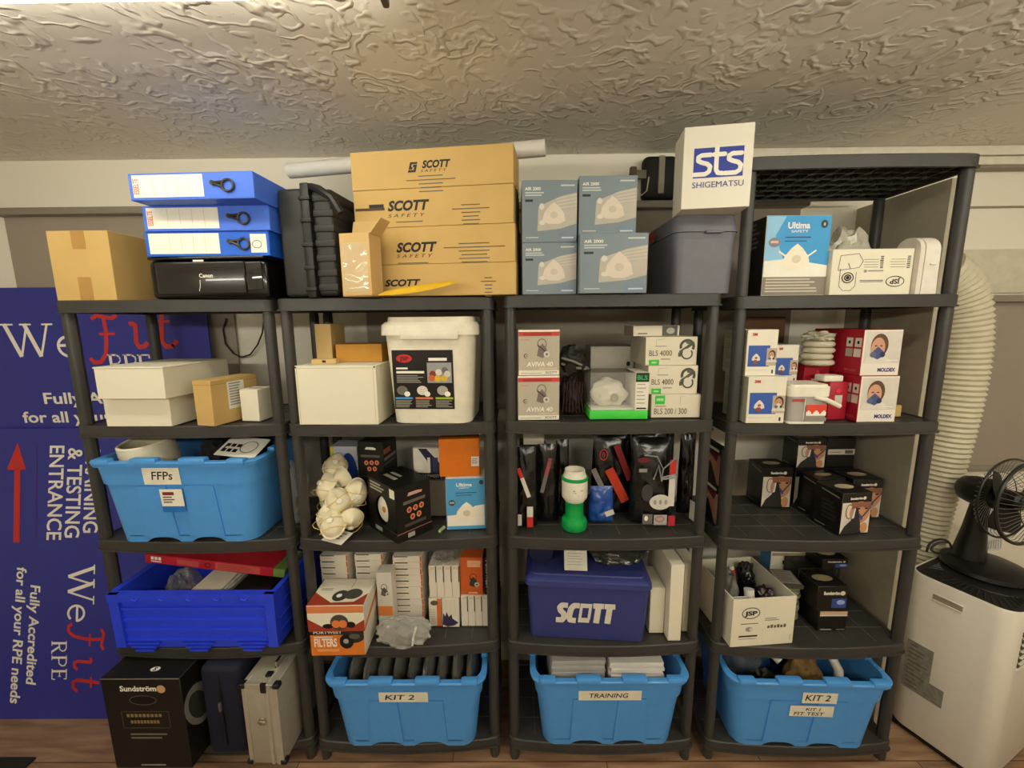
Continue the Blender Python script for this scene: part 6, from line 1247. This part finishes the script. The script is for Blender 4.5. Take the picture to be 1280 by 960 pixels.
# ------------------------------------------------------------------ right unit, middle shelf: respirator boxes
S3 = ST(4, 3)
BS = M('black_satin_card', '1A1714', .35, var=.1)
def sun(mb, fr, w, d, h):
    F = fr['front']; mb.text(F, 'Sundström', w * .26, h * .84, h * .055, WI, w=w * .42, bold=.04); mb.ell(F, w * .74, h * .865, h * .04, h * .04, ink('D9CFB4'), 2)
    mb.rect(F, w * .02, h * .02, w * .98, h * .77, ink('D8CDBD'), 1); mb.ell(F, w * .62, h * .52, w * .34, h * .27, ink('C08A68'), 2, 24); mb.poly(F, [(w * .30, h * .77), (w * .97, h * .77), (w * .97, h * .62), (w * .7, h * .66), (w * .36, h * .62)], ink('8a5a44'), 3); mb.poly(F, [(w * .02, h * .02), (w * .14, h * .2), (w * .34, h * .34), (w * .42, h * .60), (w * .50, h * .66), (w * .58, h * .56), (w * .66, h * .30), (w * .74, h * .02)], ink('2a2826'), 4)
    mb.poly(F, [(w * .36, h * .38), (w * .42, h * .62), (w * .47, h * .64), (w * .44, h * .4)], ink('D8D8DE'), 5); mb.poly(F, [(w * .56, h * .54), (w * .74, h * .40), (w * .70, h * .32), (w * .60, h * .44)], ink('4a4a78'), 5); mb.line(F, [(w * .16, h * .24), (w * .28, h * .38)], w * .035, ink('C9C9D0'), 5)
    mb.ring(F, w * .26, h * .56, w * .12, h * .18, w * .03, ink('7a5a46'), 4, 16, 60, 300); mb.ell(F, w * .80, h * .15, w * .12, h * .13, ink('C98F62'), 5); mb.line(F, [(w * .72, h * .42), (w * .96, h * .64)], w * .04, ink('3a3230'), 6); mb.ell(F, w * .56, h * .62, w * .06, h * .02, K, 6, 8); mb.ell(F, w * .82, h * .62, w * .06, h * .02, K, 6, 8)
    T = fr['top']; mb.ell(T, w * .52, d * .5, w * .30, d * .18, ink('B9AA8E'), 1); mb.ell(T, w * .62, d * .5, w * .15, d * .13, ink('C9B285'), 2)
    L = fr['left']; mb.line(L, [(d * .25, h * .92), (d * .9, h * .86)], h * .035, ink('7a766c'), 1); mb.greek(L, d * .3, h * .2, d * .85, h * .7, 5, ink('2c2925'), 1, rag=.3); mb.rect(L, d * .1, h * .04, d * .5, h * .07, ink('7a766c'), 1); mb.rect(fr['right'], .001, h * .3, d * .6, h * .7, ink('2d3a78'), 1)
def sunb(label, sp, rz=0, prn=sun, d=.115): return carton('respirator_box', label, 'box', sp, d, BS, prn, rz, 'black respirator boxes on the right unit')
s0 = fb(1046, 1087, 616, 667.5, S3, None); W0, H0 = s0[0], s0[1]
sunb('front black respirator box with a masked face, nearest the shelf edge', s0, R(7))
def sq(px, y, z=None, rb=640): p = on_y(px, rb, y); return [W0, H0, Vector((p.x, y, S3 if z is None else z))]
sunb('black respirator box directly behind and left of the front one', sq(1036, .150), R(8), d=.09)
sunb('black respirator box behind and right of the front one, half hidden by it', sq(1081, .140), R(2))
sl = fb(951, 986.5, 584.5, 632, S3, .232); sl[0] *= 1.02; sunb('black respirator box standing alone at the left, in front of the bare wall', sl, R(-1), d=.11)
sm = sq(1007, .262); sunb('black respirator box at the back, under the upper left back box', sm, R(0), d=.09); sr = sq(1056, .283); sr[2].y = .2845; sr[2].x = sm[2].x + W0 + .006
def plain(mb, fr, w, d, h):
    F = fr['front']; mb.rect(F, w * .05, h * .44, w * .98, h * .62, ink('C9C0AE'), 1); mb.rect(F, w * .64, h * .47, w * .92, h * .59, KG, 2); mb.rect(F, w * .1, h * .50, w * .5, h * .54, GRY, 2)
    for i in range(3): mb.rect(F, w * .02, h * (.72 + .08 * i), w * .98, h * (.725 + .08 * i), ink('3b3833'), 1)
sr[2].y = .265; carton('respirator_box', 'black respirator box at the back right, under the one with the white sticker', 'box', sr, .09, BS, plain, 0, 'black respirator boxes on the right unit')
u = [sm[0], H0 * .80, sm[2] + Vector((0, .002, H0 + .0008))]; sunb('upper left black respirator box at the back, masked face under the shelf', u, 0, d=.09)
u = [sr[0], H0 * .80, sr[2] + Vector((0, .004, H0 + .0008))]; carton('respirator_box', 'upper right black box at the back with a long white sticker', 'box', u, .085, BS, plain, 0, 'black respirator boxes on the right unit')
# two narrow boxes at the left post, printed side outwards
def sidep(mb, fr, w, d, h):
    L = fr['left']; mb.rect(L, d * .02, .002, d * .98, h * .80, ink('B58A78'), 1); mb.ell(L, d * .5, h * .5, d * .3, h * .25, ink('C08A68'), 2); mb.poly(L, [(d * .1, .003), (d * .5, h * .55), (d * .9, .003)], ink('2a2326'), 3); mb.line(L, [(d * .2, h * .3), (d * .5, h * .62)], .008, ink('C9C0C6'), 4); mb.rect(L, d * .1, h * .86, d * .9, h * .93, WI, 2); mb.poly(L, [(d * .3, h * .8), (d * .9, h * .8), (d * .8, h * .6)], ink('6a2030'), 3)
ux = UX[3] + .022 + .016
sd = [.026, .150, Vector((ux, .085, S3))]; carton('narrow_box', 'lower of two narrow picture boxes tucked behind the left post of the right unit', 'box', sd, .15, BS, sidep)
sd = [.026, .148, Vector((ux, .085, S3 + .1508))]; carton('narrow_box', 'upper of two narrow picture boxes tucked behind the left post of the right unit', 'box', sd, .15, BS, sidep)
# ------------------------------------------------------------------ right unit, lower shelf
S2 = ST(4, 2)
A, B = on_z(912.5, 809, S2), on_z(990, 803.5, S2); A.z = B.z = S2; v_ = B - A; w = v_.length; rz = math.atan2(v_.y, v_.x); h = on_y(918, 750, A.y).z - S2; d = .255
t = thing('open_box', 'open white box full of cards and tubes at the left of the lower shelf', 'box', (A + B) / 2 + Vector((.0, 0, 0)), rz); e = .004; k = 1.03
mb = MB(); INS = M('white_card_inside', 'B5AB90', .75)
mb.box(-w / 2, w / 2, 0, e, 0, h, CRM); mb.box(-w / 2, w / 2, d - e, d, 0, h, CRM); mb.box(-w / 2, -w / 2 + e, e, d - e, 0, h, CRM); mb.box(w / 2 - e, w / 2, e, d - e, 0, h, CRM); mb.box(-w / 2 + e, w / 2 - e, e, d - e, 0, e, INS)
F = Frame((-w / 2, 0, 0), (1, 0, 0), (0, 0, 1)); mb.ring(F, w * .29, h * .70, w * .145, h * .12, .003, K, 2); mb.text(F, 'JSP', w * .29, h * .655, h * .085, K, al='c', w=w * .2, bold=.04); mb.rect(F, w * .14, h * .47, w * .42, h * .485, KG, 2); mb.ell(F, w * .28, h * .36, w * .06, h * .05, GRY, 2); mb.ell(F, w * .31, h * .36, w * .03, h * .035, ink('d8cfb8'), 3)
mb.greek(F, w * .12, h * .19, w * .43, h * .23, 1, K, 2, rag=.05, fill=.8); mb.rect(F, w * .12, h * .15, w * .40, h * .165, GRY, 2); mb.rect(F, w * .5, .01, w * .502, h * .98, ink('cbbf9f'), 2); mb.greek(F, w * .52, h * .50, w * .78, h * .58, 2, GRY, 2); [mb.rect(F, w * (.57 + .052 * i), h * .36, w * (.605 + .052 * i), h * (.43 if i % 2 else .415), KG, 2) for i in range(6)]; mb.rect(F, w * .94, h * .08, w * .955, h * .2, ink('b9ae90'), 2); mb.obj('carton', t)
Mx = Matrix.Translation(t.location) @ Matrix.Rotation(rz, 4, 'Z')
def inbox(x, y, z=.006): return Mx @ Vector((x, y, z))
def put_in(o, p, rot): o.location = p; o.rotation_euler = rot; return o
bag('plastic_bag', 'grey wrapped pack at the left inside the open white box', 'bag', inbox(-.066, .125), (.034, .055, .108), GS, 33, .2)
mb = MB().box(-.035, .035, 0, .004, 0, .150, PAPER, .001, 1); Fg = Frame((-.035, 0, 0), (1, 0, 0), (0, 0, 1)); mb.greek(Fg, .01, .09, .06, .14, 4, GRY, 1); tag(put_in(mb.obj('leaflet'), inbox(-.06, .035), (R(-10), 0, rz)), 'white leaflet leaning at the front inside the open white box', 'leaflet')
mb = MB(); mb.cyl((0, 0, .018), (0, .0, .165), .018, .018, PAPER, 16); tag(put_in(mb.obj('paper_tube'), inbox(-.004, .045), (R(-14), R(0), rz)), 'white paper tube in the middle of the open white box', 'tube')
t3 = thing('spray_tube', 'dark tube with a red and pale end standing in the open white box', 'tube', inbox(.0, .165, .012), 0, rot=(R(0), R(-8), rz)); MB().cyl((0, 0, 0), (0, 0, .15), .015, .015, BLKM, 16).obj('barrel', t3); MB().cyl((0, 0, .1502), (0, 0, .19), .015, .014, M('pinkish_red_cap', 'B2484A', .5), 16).obj('cap', t3); MB().cyl((0, 0, .1902), (0, 0, .205), .011, .009, PAPER, 12).obj('tip', t3)
bag('black_bag', 'dark red and black wrapped pack at the right inside the open white box', 'bag', inbox(.062, .085), (.036, .055, .080), M('dark_red_film', '221216', .3, spec=.7, bump=.6, bscale=30), 35, .2)
bag('black_bag', 'black bag at the back of the open white box, below the shelf', 'bag', inbox(.058, .198), (.036, .038, .098), BLB, 36, .2)
def lb(mb, fr, w, d, h):
    F = fr['front']; mb.greek(F, w * .02, h * .80, w * .98, h * .93, 1, ink('9a8f74'), 1, rag=.02); mb.rect(F, w * .32, h * .68, w * .36, h * .76, K, 1); mb.rect(F, w * .37, h * .70, w * .7, h * .73, GRY, 1); mb.rect(F, w * .72, h * .14, w * .98, h * .20, KG, 1); mb.rect(fr['left'], .001, .001, d - .001, h - .001, ink('4F8FC4'), 1)
carton('white_box', 'cream box with a blue side standing at the back behind the round filters', 'box', fb(962, 1008, 687, 716, S2, .272), .075, CRM, lb)
# stack of round filters
c = on_z(998, 786, S2); first = None; cols = ('7d7d70', '6b6f5c', '8a8a84', '5f6356')
for i in range(8):
    loc = (c.x + (.002, -.003, .003, 0, -.002, .002, -.001, .001)[i], .155, S2 + .0002 + .0182 * i)
    if first is None or i < 4:
        mb = MB(); mm = M('filter_pad_' + cols[i], cols[i], .5, bump=.2); mb.lathe([(0, 0), (.040, 0), (.044, .003), (.044, .012), (.040, .016), (.030, .0178), (0, .0178)], mm, n=26); mb.lathe([(.0405, .004), (.0455, .006), (.0455, .010), (.0405, .012)], M('yellow_green_band', '9a9a48', .5), n=26) if i % 2 else None
        o = tag(mb.obj('round_filter', None, loc), 'grey green round filter in the stack between the open white box and black boxes', 'filter', 'stack of round filters'); first = first or []; first.append(o)
    else: o = first[i % 4].copy(); COL.objects.link(o); o.location = loc
mb = MB().box(-.045, .045, -.05, .05, 0, .016, M('dark_grey_card', '4b4844', .6), .001, 1); F = Frame((-.045, -.05, .016), (1, 0, 0), (0, 1, 0)); mb.rect(F, .006, .006, .084, .094, ink('A9A294'), 1); mb.greek(F, .012, .015, .075, .088, 7, ink('7c766a'), 2)
tag(mb.obj('flat_box', None, (c.x - .012, .155, S2 + .1460), rot=(0, 0, R(-8))), 'flat dark box with a grey printed top, lying on the round filters', 'box')
def sun3(mb, fr, w, d, h):
    F = fr['front']; mb.text(F, 'Sundström', w * .2, h * .66, h * .13, WI, w=w * .55, bold=.04); mb.ell(F, w * .84, h * .72, h * .09, h * .09, ink('D9CFB4'), 2); mb.rect(F, w * .50, h * .12, w * .99, h * .50, ink('32498E'), 1); mb.ell(F, w * .8, h * .35, w * .14, h * .1, ink('8fa5d0'), 2)
    T = fr['top']; mb.ell(T, w * .46, d * .5, w * .34, d * .2, ink('A9A08C'), 1); mb.ell(T, w * .52, d * .5, w * .22, d * .15, ink('C0A468'), 2)
def sun4(mb, fr, w, d, h):
    F = fr['front']; mb.rect(F, w * .05, h * .78, w * .99, h * .95, ink('C9A98A'), 1); mb.rect(F, w * .05, h * .72, w * .99, h * .78, ink('D8D0C4'), 1); mb.rect(F, w * .1, h * .04, w * .5, h * .09, GRY, 1); mb.rect(F, w * .66, h * .05, w * .95, h * .08, GRY, 1)
s0 = fb(1021, 1057, 763, 787.5, S2, .060); carton('respirator_box', 'lower black box at the right, with a beige band along its top', 'box', s0, .105, BS, sun4, 0)
s1 = fb(1020, 1057, 733, 762, top(s0) + .0008, .057); carton('respirator_box', 'middle black box at the right, gold oval on its lid', 'box', s1, .105, BS, sun3, 0)
s2 = [s1[0], .185, Vector((s1[2].x + .008, .175, S2))]; carton('respirator_box', 'black box at the back right carrying the uppermost black box', 'box', s2, .092, BS, None, 0)
s3 = fb(1026, 1058, 699, 722, top(s2) + .0008, .172); carton('respirator_box', 'uppermost black box at the back right, near the shelf above', 'box', s3, .095, BS, sun3, 0)
# ------------------------------------------------------------------ right unit, bottom shelf
S1 = ST(4, 1)
t, F, w, d, h, W, Dp = bin_('storage_bin', 'sky blue bin with two handwritten labels and white hoses, right unit', 920, 1084, 933, S1, rz=R(-2))
hand(t, F, -w * .06, h * .70, w * .19, h * .855, [('KIT 2', .08, .25, .55, .72)])
hand(t, F, -w * .135, h * .50, w * .18, h * .66, [('KIT 1', .36, .55, .26, .34), ('FIT TEST', .10, .12, .30, .70)])
bx = t.location; HO = M('white_hose', 'D9D4C8', .45); zr = S1 + h
def bp(px, row, z): p = on_z(px, row, z); return Vector((p.x, p.y, z))
P = [bx + Vector((-.085, -.045, .30)), bx + Vector((-.03, .0, .325)), bx + Vector((.05, .03, .335)), bx + Vector((.12, .01, .325)), bx + Vector((.155, -.05, .30)), bx + Vector((.165, -.085, .26)), bx + Vector((.16, -.10, .2))]
tag(MB().tube(P, .016, HO, 12).obj('hose'), 'thick white hose arching over the right bin', 'hose')
P = [bx + Vector((-.165, .05, .335)), bx + Vector((-.12, -.03, .350)), bx + Vector((-.075, -.10, .352))]
tag(MB().tube([P[0] + Vector((0, 0, .012)), P[1], P[2] + Vector((0, 0, -.04))], .014, HO, 12).obj('hose'), 'short straight white hose crossing the left side of the right bin', 'hose')
bag('brown_pad', 'brown padded pouch under the arching white hose', 'pouch', bx + Vector((.055, -.05, .030)), (.072, .065, .135), M('brown_leather', '8a6a3c', .7, bump=.3), 41, .12)
bag('grey_parts', 'grey and white parts in a clear bag at the back left of the right bin', 'bag', bx + Vector((-.125, .065, .030)), (.070, .060, .135), CLEARG, 42, .25)
bag('black_parts', 'black rubber parts heaped at the front left of the right bin', 'parts', bx + Vector((-.11, -.075, .030)), (.075, .045, .110), RUB, 43, .22)
bag('black_parts', 'black bag filling the back right of the right bin', 'bag', bx + Vector((.10, .085, .030)), (.080, .045, .115), BLB, 44, .2)
# ------------------------------------------------------------------ right of the shelving: air conditioner, hose, fan
AC = M('cream_appliance_plastic', 'DCD5C6', .42, var=.02, spec=.5); ACD = M('black_deck_plastic', '191817', .45)
C0 = Vector((2.548, -.105, 0)); rz = R(23.5); w, d, H = .43, .30, .70
t = thing('air_conditioner', 'portable cream air conditioner with a black top standing on the wood floor', 'air conditioner', C0, rz)
ca, sa = math.cos(rz), math.sin(rz)
def loc_(p): q = Vector(p) - C0; return Vector((q.x * ca + q.y * sa, -q.x * sa + q.y * ca, q.z))
def prof(w, d, r, e=0.0): return [(w / 2 + p[0], d / 2 + p[1]) for p in rrect(w - 2 * e, d - 2 * e, r, 8)]
mb = MB(); lo_ = prof(w, d, .055); n = len(lo_)
def ring_(z, e): return [(x, y, z) for x, y in prof(w, d, .055, e)]
L_ = [ring_(.028, .004), ring_(.04, 0), ring_(H - .006, 0), ring_(H, .003), ring_(H, .006), ring_(H - .004, .0065)]
vs = [p for l in L_ for p in l]; mb.raw(vs, [(k * n + i, k * n + (i + 1) % n, (k + 1) * n + (i + 1) % n, (k + 1) * n + i) for k in range(5) for i in range(n)], AC, True); mb.face(L_[0][::-1], AC)
mb.obj('body', t)
mb = MB(); P = ring_(H - .003, .0068); mb.face(P, ACD); cx, cy = w / 2, d / 2
for i in range(64):
    a = 2 * math.pi * i / 64; c_, s_ = math.cos(a), math.sin(a); q = 1 / max(abs(c_) / (w / 2 - .03), abs(s_) / (d / 2 - .03)); mb.tube([(cx + c_ * q * .72, cy + s_ * q * .72, H - .0025), (cx + c_ * q * 1.02, cy + s_ * q * 1.02, H - .0025)], .0028, ACD, 5)
mb.cyl((cx, cy, H - .0028), (cx, cy, H), .128, .125, ACD, 32); mb.obj('deck', t)
MB().box(.012, w - .012, .012, d - .012, .002, .028, M('base_black', '1a1817', .5), .006).obj('plinth', t)
# handle recess on the left side, foil label, louvres on the front
def side(px, row):   # a point of the left side plane seen at a pixel, as (distance from the front, height)
    nn = Vector((-ca, -sa, 0)); dd = ray(px, row); k = (C0 - CAM).dot(nn) / dd.dot(nn); q = loc_(CAM + dd * k); return q.y, q.z
FL = Frame((0, 0, 0), (0, 1, 0), (0, 0, 1)); FL.n = Vector((-1, 0, 0))
def quad(mb, pts, m, lay): mb.face([FL.p(a, b, lay) for a, b in pts], m)
h0, h1 = side(1166, 744), side(1203, 764); mb = MB(); y0, y1 = min(h0[0], h1[0]), max(h0[0], h1[0]); z0 = (h0[1] + h1[1]) / 2
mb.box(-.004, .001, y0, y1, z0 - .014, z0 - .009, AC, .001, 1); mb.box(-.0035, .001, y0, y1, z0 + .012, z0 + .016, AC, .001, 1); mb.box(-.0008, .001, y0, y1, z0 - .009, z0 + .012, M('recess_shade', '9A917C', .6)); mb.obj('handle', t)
S_ = [side(1127, 850), side(1134, 797), side(1168, 815), side(1165, 856), side(1180, 865), side(1178, 892)]
yb_, zb_ = zip(*S_); mb = MB(); ya, yc, ye = S_[0][0], S_[2][0], S_[4][0]; zt_, zm, zl_ = (S_[1][1] + S_[2][1]) / 2, (S_[3][1] + S_[4][1]) / 2, (S_[0][1] + S_[5][1]) / 2
FOIL = M('grey_foil_label', '8C877A', .4, metal=.15, var=.25, scale=60); mb.face([FL.p(a, b, 3) for a, b in ((ya, zt_), (yc, zt_), (yc, zl_), (ya, zl_))][::-1], FOIL); mb.face([FL.p(a, b, 3) for a, b in ((yc, zm), (ye, zm), (ye, zl_), (yc, zl_))][::-1], FOIL)
g = random.Random(9)
for i in range(11): z = zl_ + (zt_ - zl_) * (.06 + .085 * i); a1 = ya - .008; a0 = a1 - (ya - yc) * (.3 + .5 * g.random()); mb.face([FL.p(a, b, 5) for a, b in ((a1, z), (a0, z), (a0, z + .004), (a1, z + .004))], ink('5f5b50'))
mb.obj('rating_label', t)
mb = MB(); LV = M('louvre_dark', '4A463E', .5)
for c0 in (0.055, .235):
    for i in range(6): z = .615 - i * .024; mb.box(c0, c0 + .15, -.0035, .001, z - .0085, z + .0085, LV, .001, 1); mb.box(c0 - .002, c0 + .152, -.009, -.002, z + .0065, z + .0115, AC, .001, 1)
mb.box(.05, w - .05, -.006, .001, .475, .48, AC, .001, 1); mb.obj('louvres', t)
# ribbed exhaust hose
HOSE = M('ribbed_cream_hose', 'CFC7AE', .5)
def hp(px, row, y): return on_y(px, row, y)
pts = [Vector((2.600, .395, .62)), hp(1152, 690, .365), hp(1167, 620, .36), hp(1187, 530, .35), hp(1201, 455, .345), hp(1204, 410, .345), hp(1201, 378, .345), hp(1189, 352, .345), hp(1172, 338, .345)]
pts[0] = pts[1] + Vector((-.01, 0, -.07))
def bez(P, m=10):
    out = []
    for i in range(len(P) - 1):
        a, b, c, d_ = P[max(i - 1, 0)], P[i], P[i + 1], P[min(i + 2, len(P) - 1)]
        for k in range(m): s = k / m; out.append(.5 * ((2 * b) + (c - a) * s + (2 * a - 5 * b + 4 * c - d_) * s * s + (3 * b - a - 3 * c + d_) * s ** 3))
    return out + [P[-1]]
C_ = bez(pts, 12); Ls_ = [0]
for a, b in zip(C_, C_[1:]): Ls_.append(Ls_[-1] + (b - a).length)
def at(s):
    for i in range(len(C_) - 1):
        if Ls_[i + 1] >= s: return C_[i].lerp(C_[i + 1], (s - Ls_[i]) / max(1e-9, Ls_[i + 1] - Ls_[i]))
    return C_[-1]
nr = 62; path = []; rad = []
for i in range(nr * 4 + 1):
    s = Ls_[-1] * i / (nr * 4); path.append(at(s)); u = s / Ls_[-1]; base = .062 + .022 * min(1, u / .55); rad.append(base + .0045 * math.cos(2 * math.pi * i / 4))
tag(MB().tube(path, .07, HOSE, 28, rad=rad).obj('exhaust_hose'), 'ribbed cream exhaust hose rising behind the air conditioner', 'hose')
# desk fan on top of the air conditioner
zb = H + .0002; fb0 = on_z(1230, 712, H); BF = M('fan_black_plastic', '161413', .35)
t = thing('desk_fan', 'black desk fan standing on the air conditioner', 'fan', (fb0.x, fb0.y, H + .0006), 0)
MB().lathe([(0, 0), (.122, 0), (.130, .008), (.126, .022), (.10, .034), (.05, .040), (0, .042)], BF, n=40).obj('base', t)
hc_ = on_y(1270, 626, fb0.y - .065); nv = Vector((.20, -.98, .05)).normalized(); hc = hc_ - Vector(t.location)
mc = hc - nv * .108
mb = MB(); b0, b1 = Vector((mc.x * .35 - .02, .035, .036)), mc + Vector((.012, -.005, -.035))
mb.tube([b0, b0.lerp(b1, .5), b1], .03, BF, 14, rad=[.052, .036, .026]); mb.obj('neck', t)
mb = MB(); Q = Matrix.Translation(mc) @ nv.to_track_quat('Z', 'Y').to_matrix().to_4x4(); mb.lathe([(0, -.062), (.028, -.060), (.048, -.044), (.056, -.015), (.058, .03), (.052, .058), (.03, .068), (0, .070)], BF, n=28, mat=Q); mb.obj('motor', t)
Qh = Matrix.Translation(hc) @ nv.to_track_quat('Z', 'Y').to_matrix().to_4x4(); rc = .152
WR = M('fan_wire_black', '23211f', .35); WG = M('fan_wire_grey', '77756f', .35, metal=.4)
def ringw(r, z, th, m, mb): mb.tube([Qh @ Vector((r * math.cos(2 * math.pi * i / 48), r * math.sin(2 * math.pi * i / 48), z)) for i in range(49)], th, m, 6, cap=False)
mb = MB(); ringw(rc, -.022, .004, WR, mb); ringw(rc * .62, -.050, .0016, WR, mb)
for i in range(48):
    a = 2 * math.pi * i / 48; mb.tube([Qh @ Vector((r * math.cos(a), r * math.sin(a), z)) for r, z in ((.045, -.055), (rc * .62, -.050), (rc * .92, -.040), (rc, -.022))], .0010, WG, 4)
mb.obj('guard', t)
mb = MB(); ringw(rc, .030, .0065, WR, mb); ringw(rc * .55, .056, .0016, WR, mb)
for i in range(48):
    a = 2 * math.pi * i / 48; mb.tube([Qh @ Vector((r * math.cos(a), r * math.sin(a), z)) for r, z in ((.034, .060), (rc * .55, .056), (rc * .92, .044), (rc, .030))], .0010, WG, 4)
mb.lathe([(0, .064), (.034, .063), (.038, .058), (.034, .055)], WR, n=24, mat=Qh); mb.obj('guard', t)
for k in range(3):
    mb = MB(); vs = []; a0 = R(120 * k + 20)
    for i in range(9):
        u = i / 8; r = .03 + (rc * .84 - .03) * u
        for j in range(7):
            v = j / 6 - .5; sp = R(70) * (.55 + .45 * math.sin(math.pi * min(1, u * .9 + .1))); vs.append(Qh @ Vector((r * math.cos(a0 + v * sp), r * math.sin(a0 + v * sp), -.02 + .034 * v + .005)))
    fs = [(i * 7 + j, i * 7 + j + 1, (i + 1) * 7 + j + 1, (i + 1) * 7 + j) for i in range(8) for j in range(6)]; mb.raw(vs, fs, BF, True); mb.raw([p - nv * .002 for p in vs], [f[::-1] for f in fs], BF, True); mb.obj('blade', t)
mb = MB(); mb.lathe([(0, -.028), (.034, -.028), (.036, .012), (.028, .022), (0, .024)], BF, n=24, mat=Qh); mb.obj('hub', t)
# black flex lying in loops on the deck behind the fan
q = [(1158, 690), (1163, 679), (1175, 674), (1185, 677), (1189, 685), (1181, 690), (1170, 691), (1164, 686), (1172, 679), (1184, 678)]
mb = MB().tube(bez([on_y(a, b, .19 + .004 * (i % 3)) for i, (a, b) in enumerate(q)], 6), .0042, BLKM, 8); tag(mb.obj('power_cable'), 'black power cable looped behind the desk fan', 'cable')
# slotted vent plate behind the fan
h = .115; w_ = .17; VP = M('pale_vent_plastic', 'D2D1CC', .35)
t = thing('vent_plate', 'pale slotted plastic vent plate standing on the air conditioner behind the desk fan', 'vent', (2.785, .268, H + .0012), 0, rot=(R(-4), 0, R(10))); mb = MB(); mb.box(0, w_, 0, .004, .0, .010, VP, .001, 1); mb.box(0, w_, 0, .004, .048, h, VP, .0015)
ns = 13
for i in range(ns + 1): x = w_ * i / ns; mb.box(max(0, x - .0035), min(w_, x + .0035), .0002, .0038, .010, .048, VP)
mb.obj('plate', t)
MB().box(.004, w_ - .004, .0046, .007, .001, h - .01, M('vent_backing_grey', '7d7d7c', .5)).obj('backing', t)
# ------------------------------------------------------------------ pieces of a part hang under that part
NEST = {'blade': 'hub', 'control_panel': 'fascia', 'spine_label': 'cover', 'paper_tag': 'cover', 'finger_ring': 'cover', 'nose_clip': 'cup', 'zip_pull': 'zip', 'tip': 'cap', 'lever': 'lid', 'catch': 'cover_shell', 'label': 'tub', 'card': 'tub', 'emblem': 'bag', 'printed_panel': 'bag', 'straps': 'bag'}
for root in [o for o in bpy.data.objects if o.parent is None and o.type == 'EMPTY']:
    kids = list(root.children); by = {}
    for k in kids: by.setdefault(k.name.split('.')[0], k)
    for k in kids:
        host = by.get(NEST.get(k.name.split('.')[0], ''))
        if host and host is not k: k.parent = host
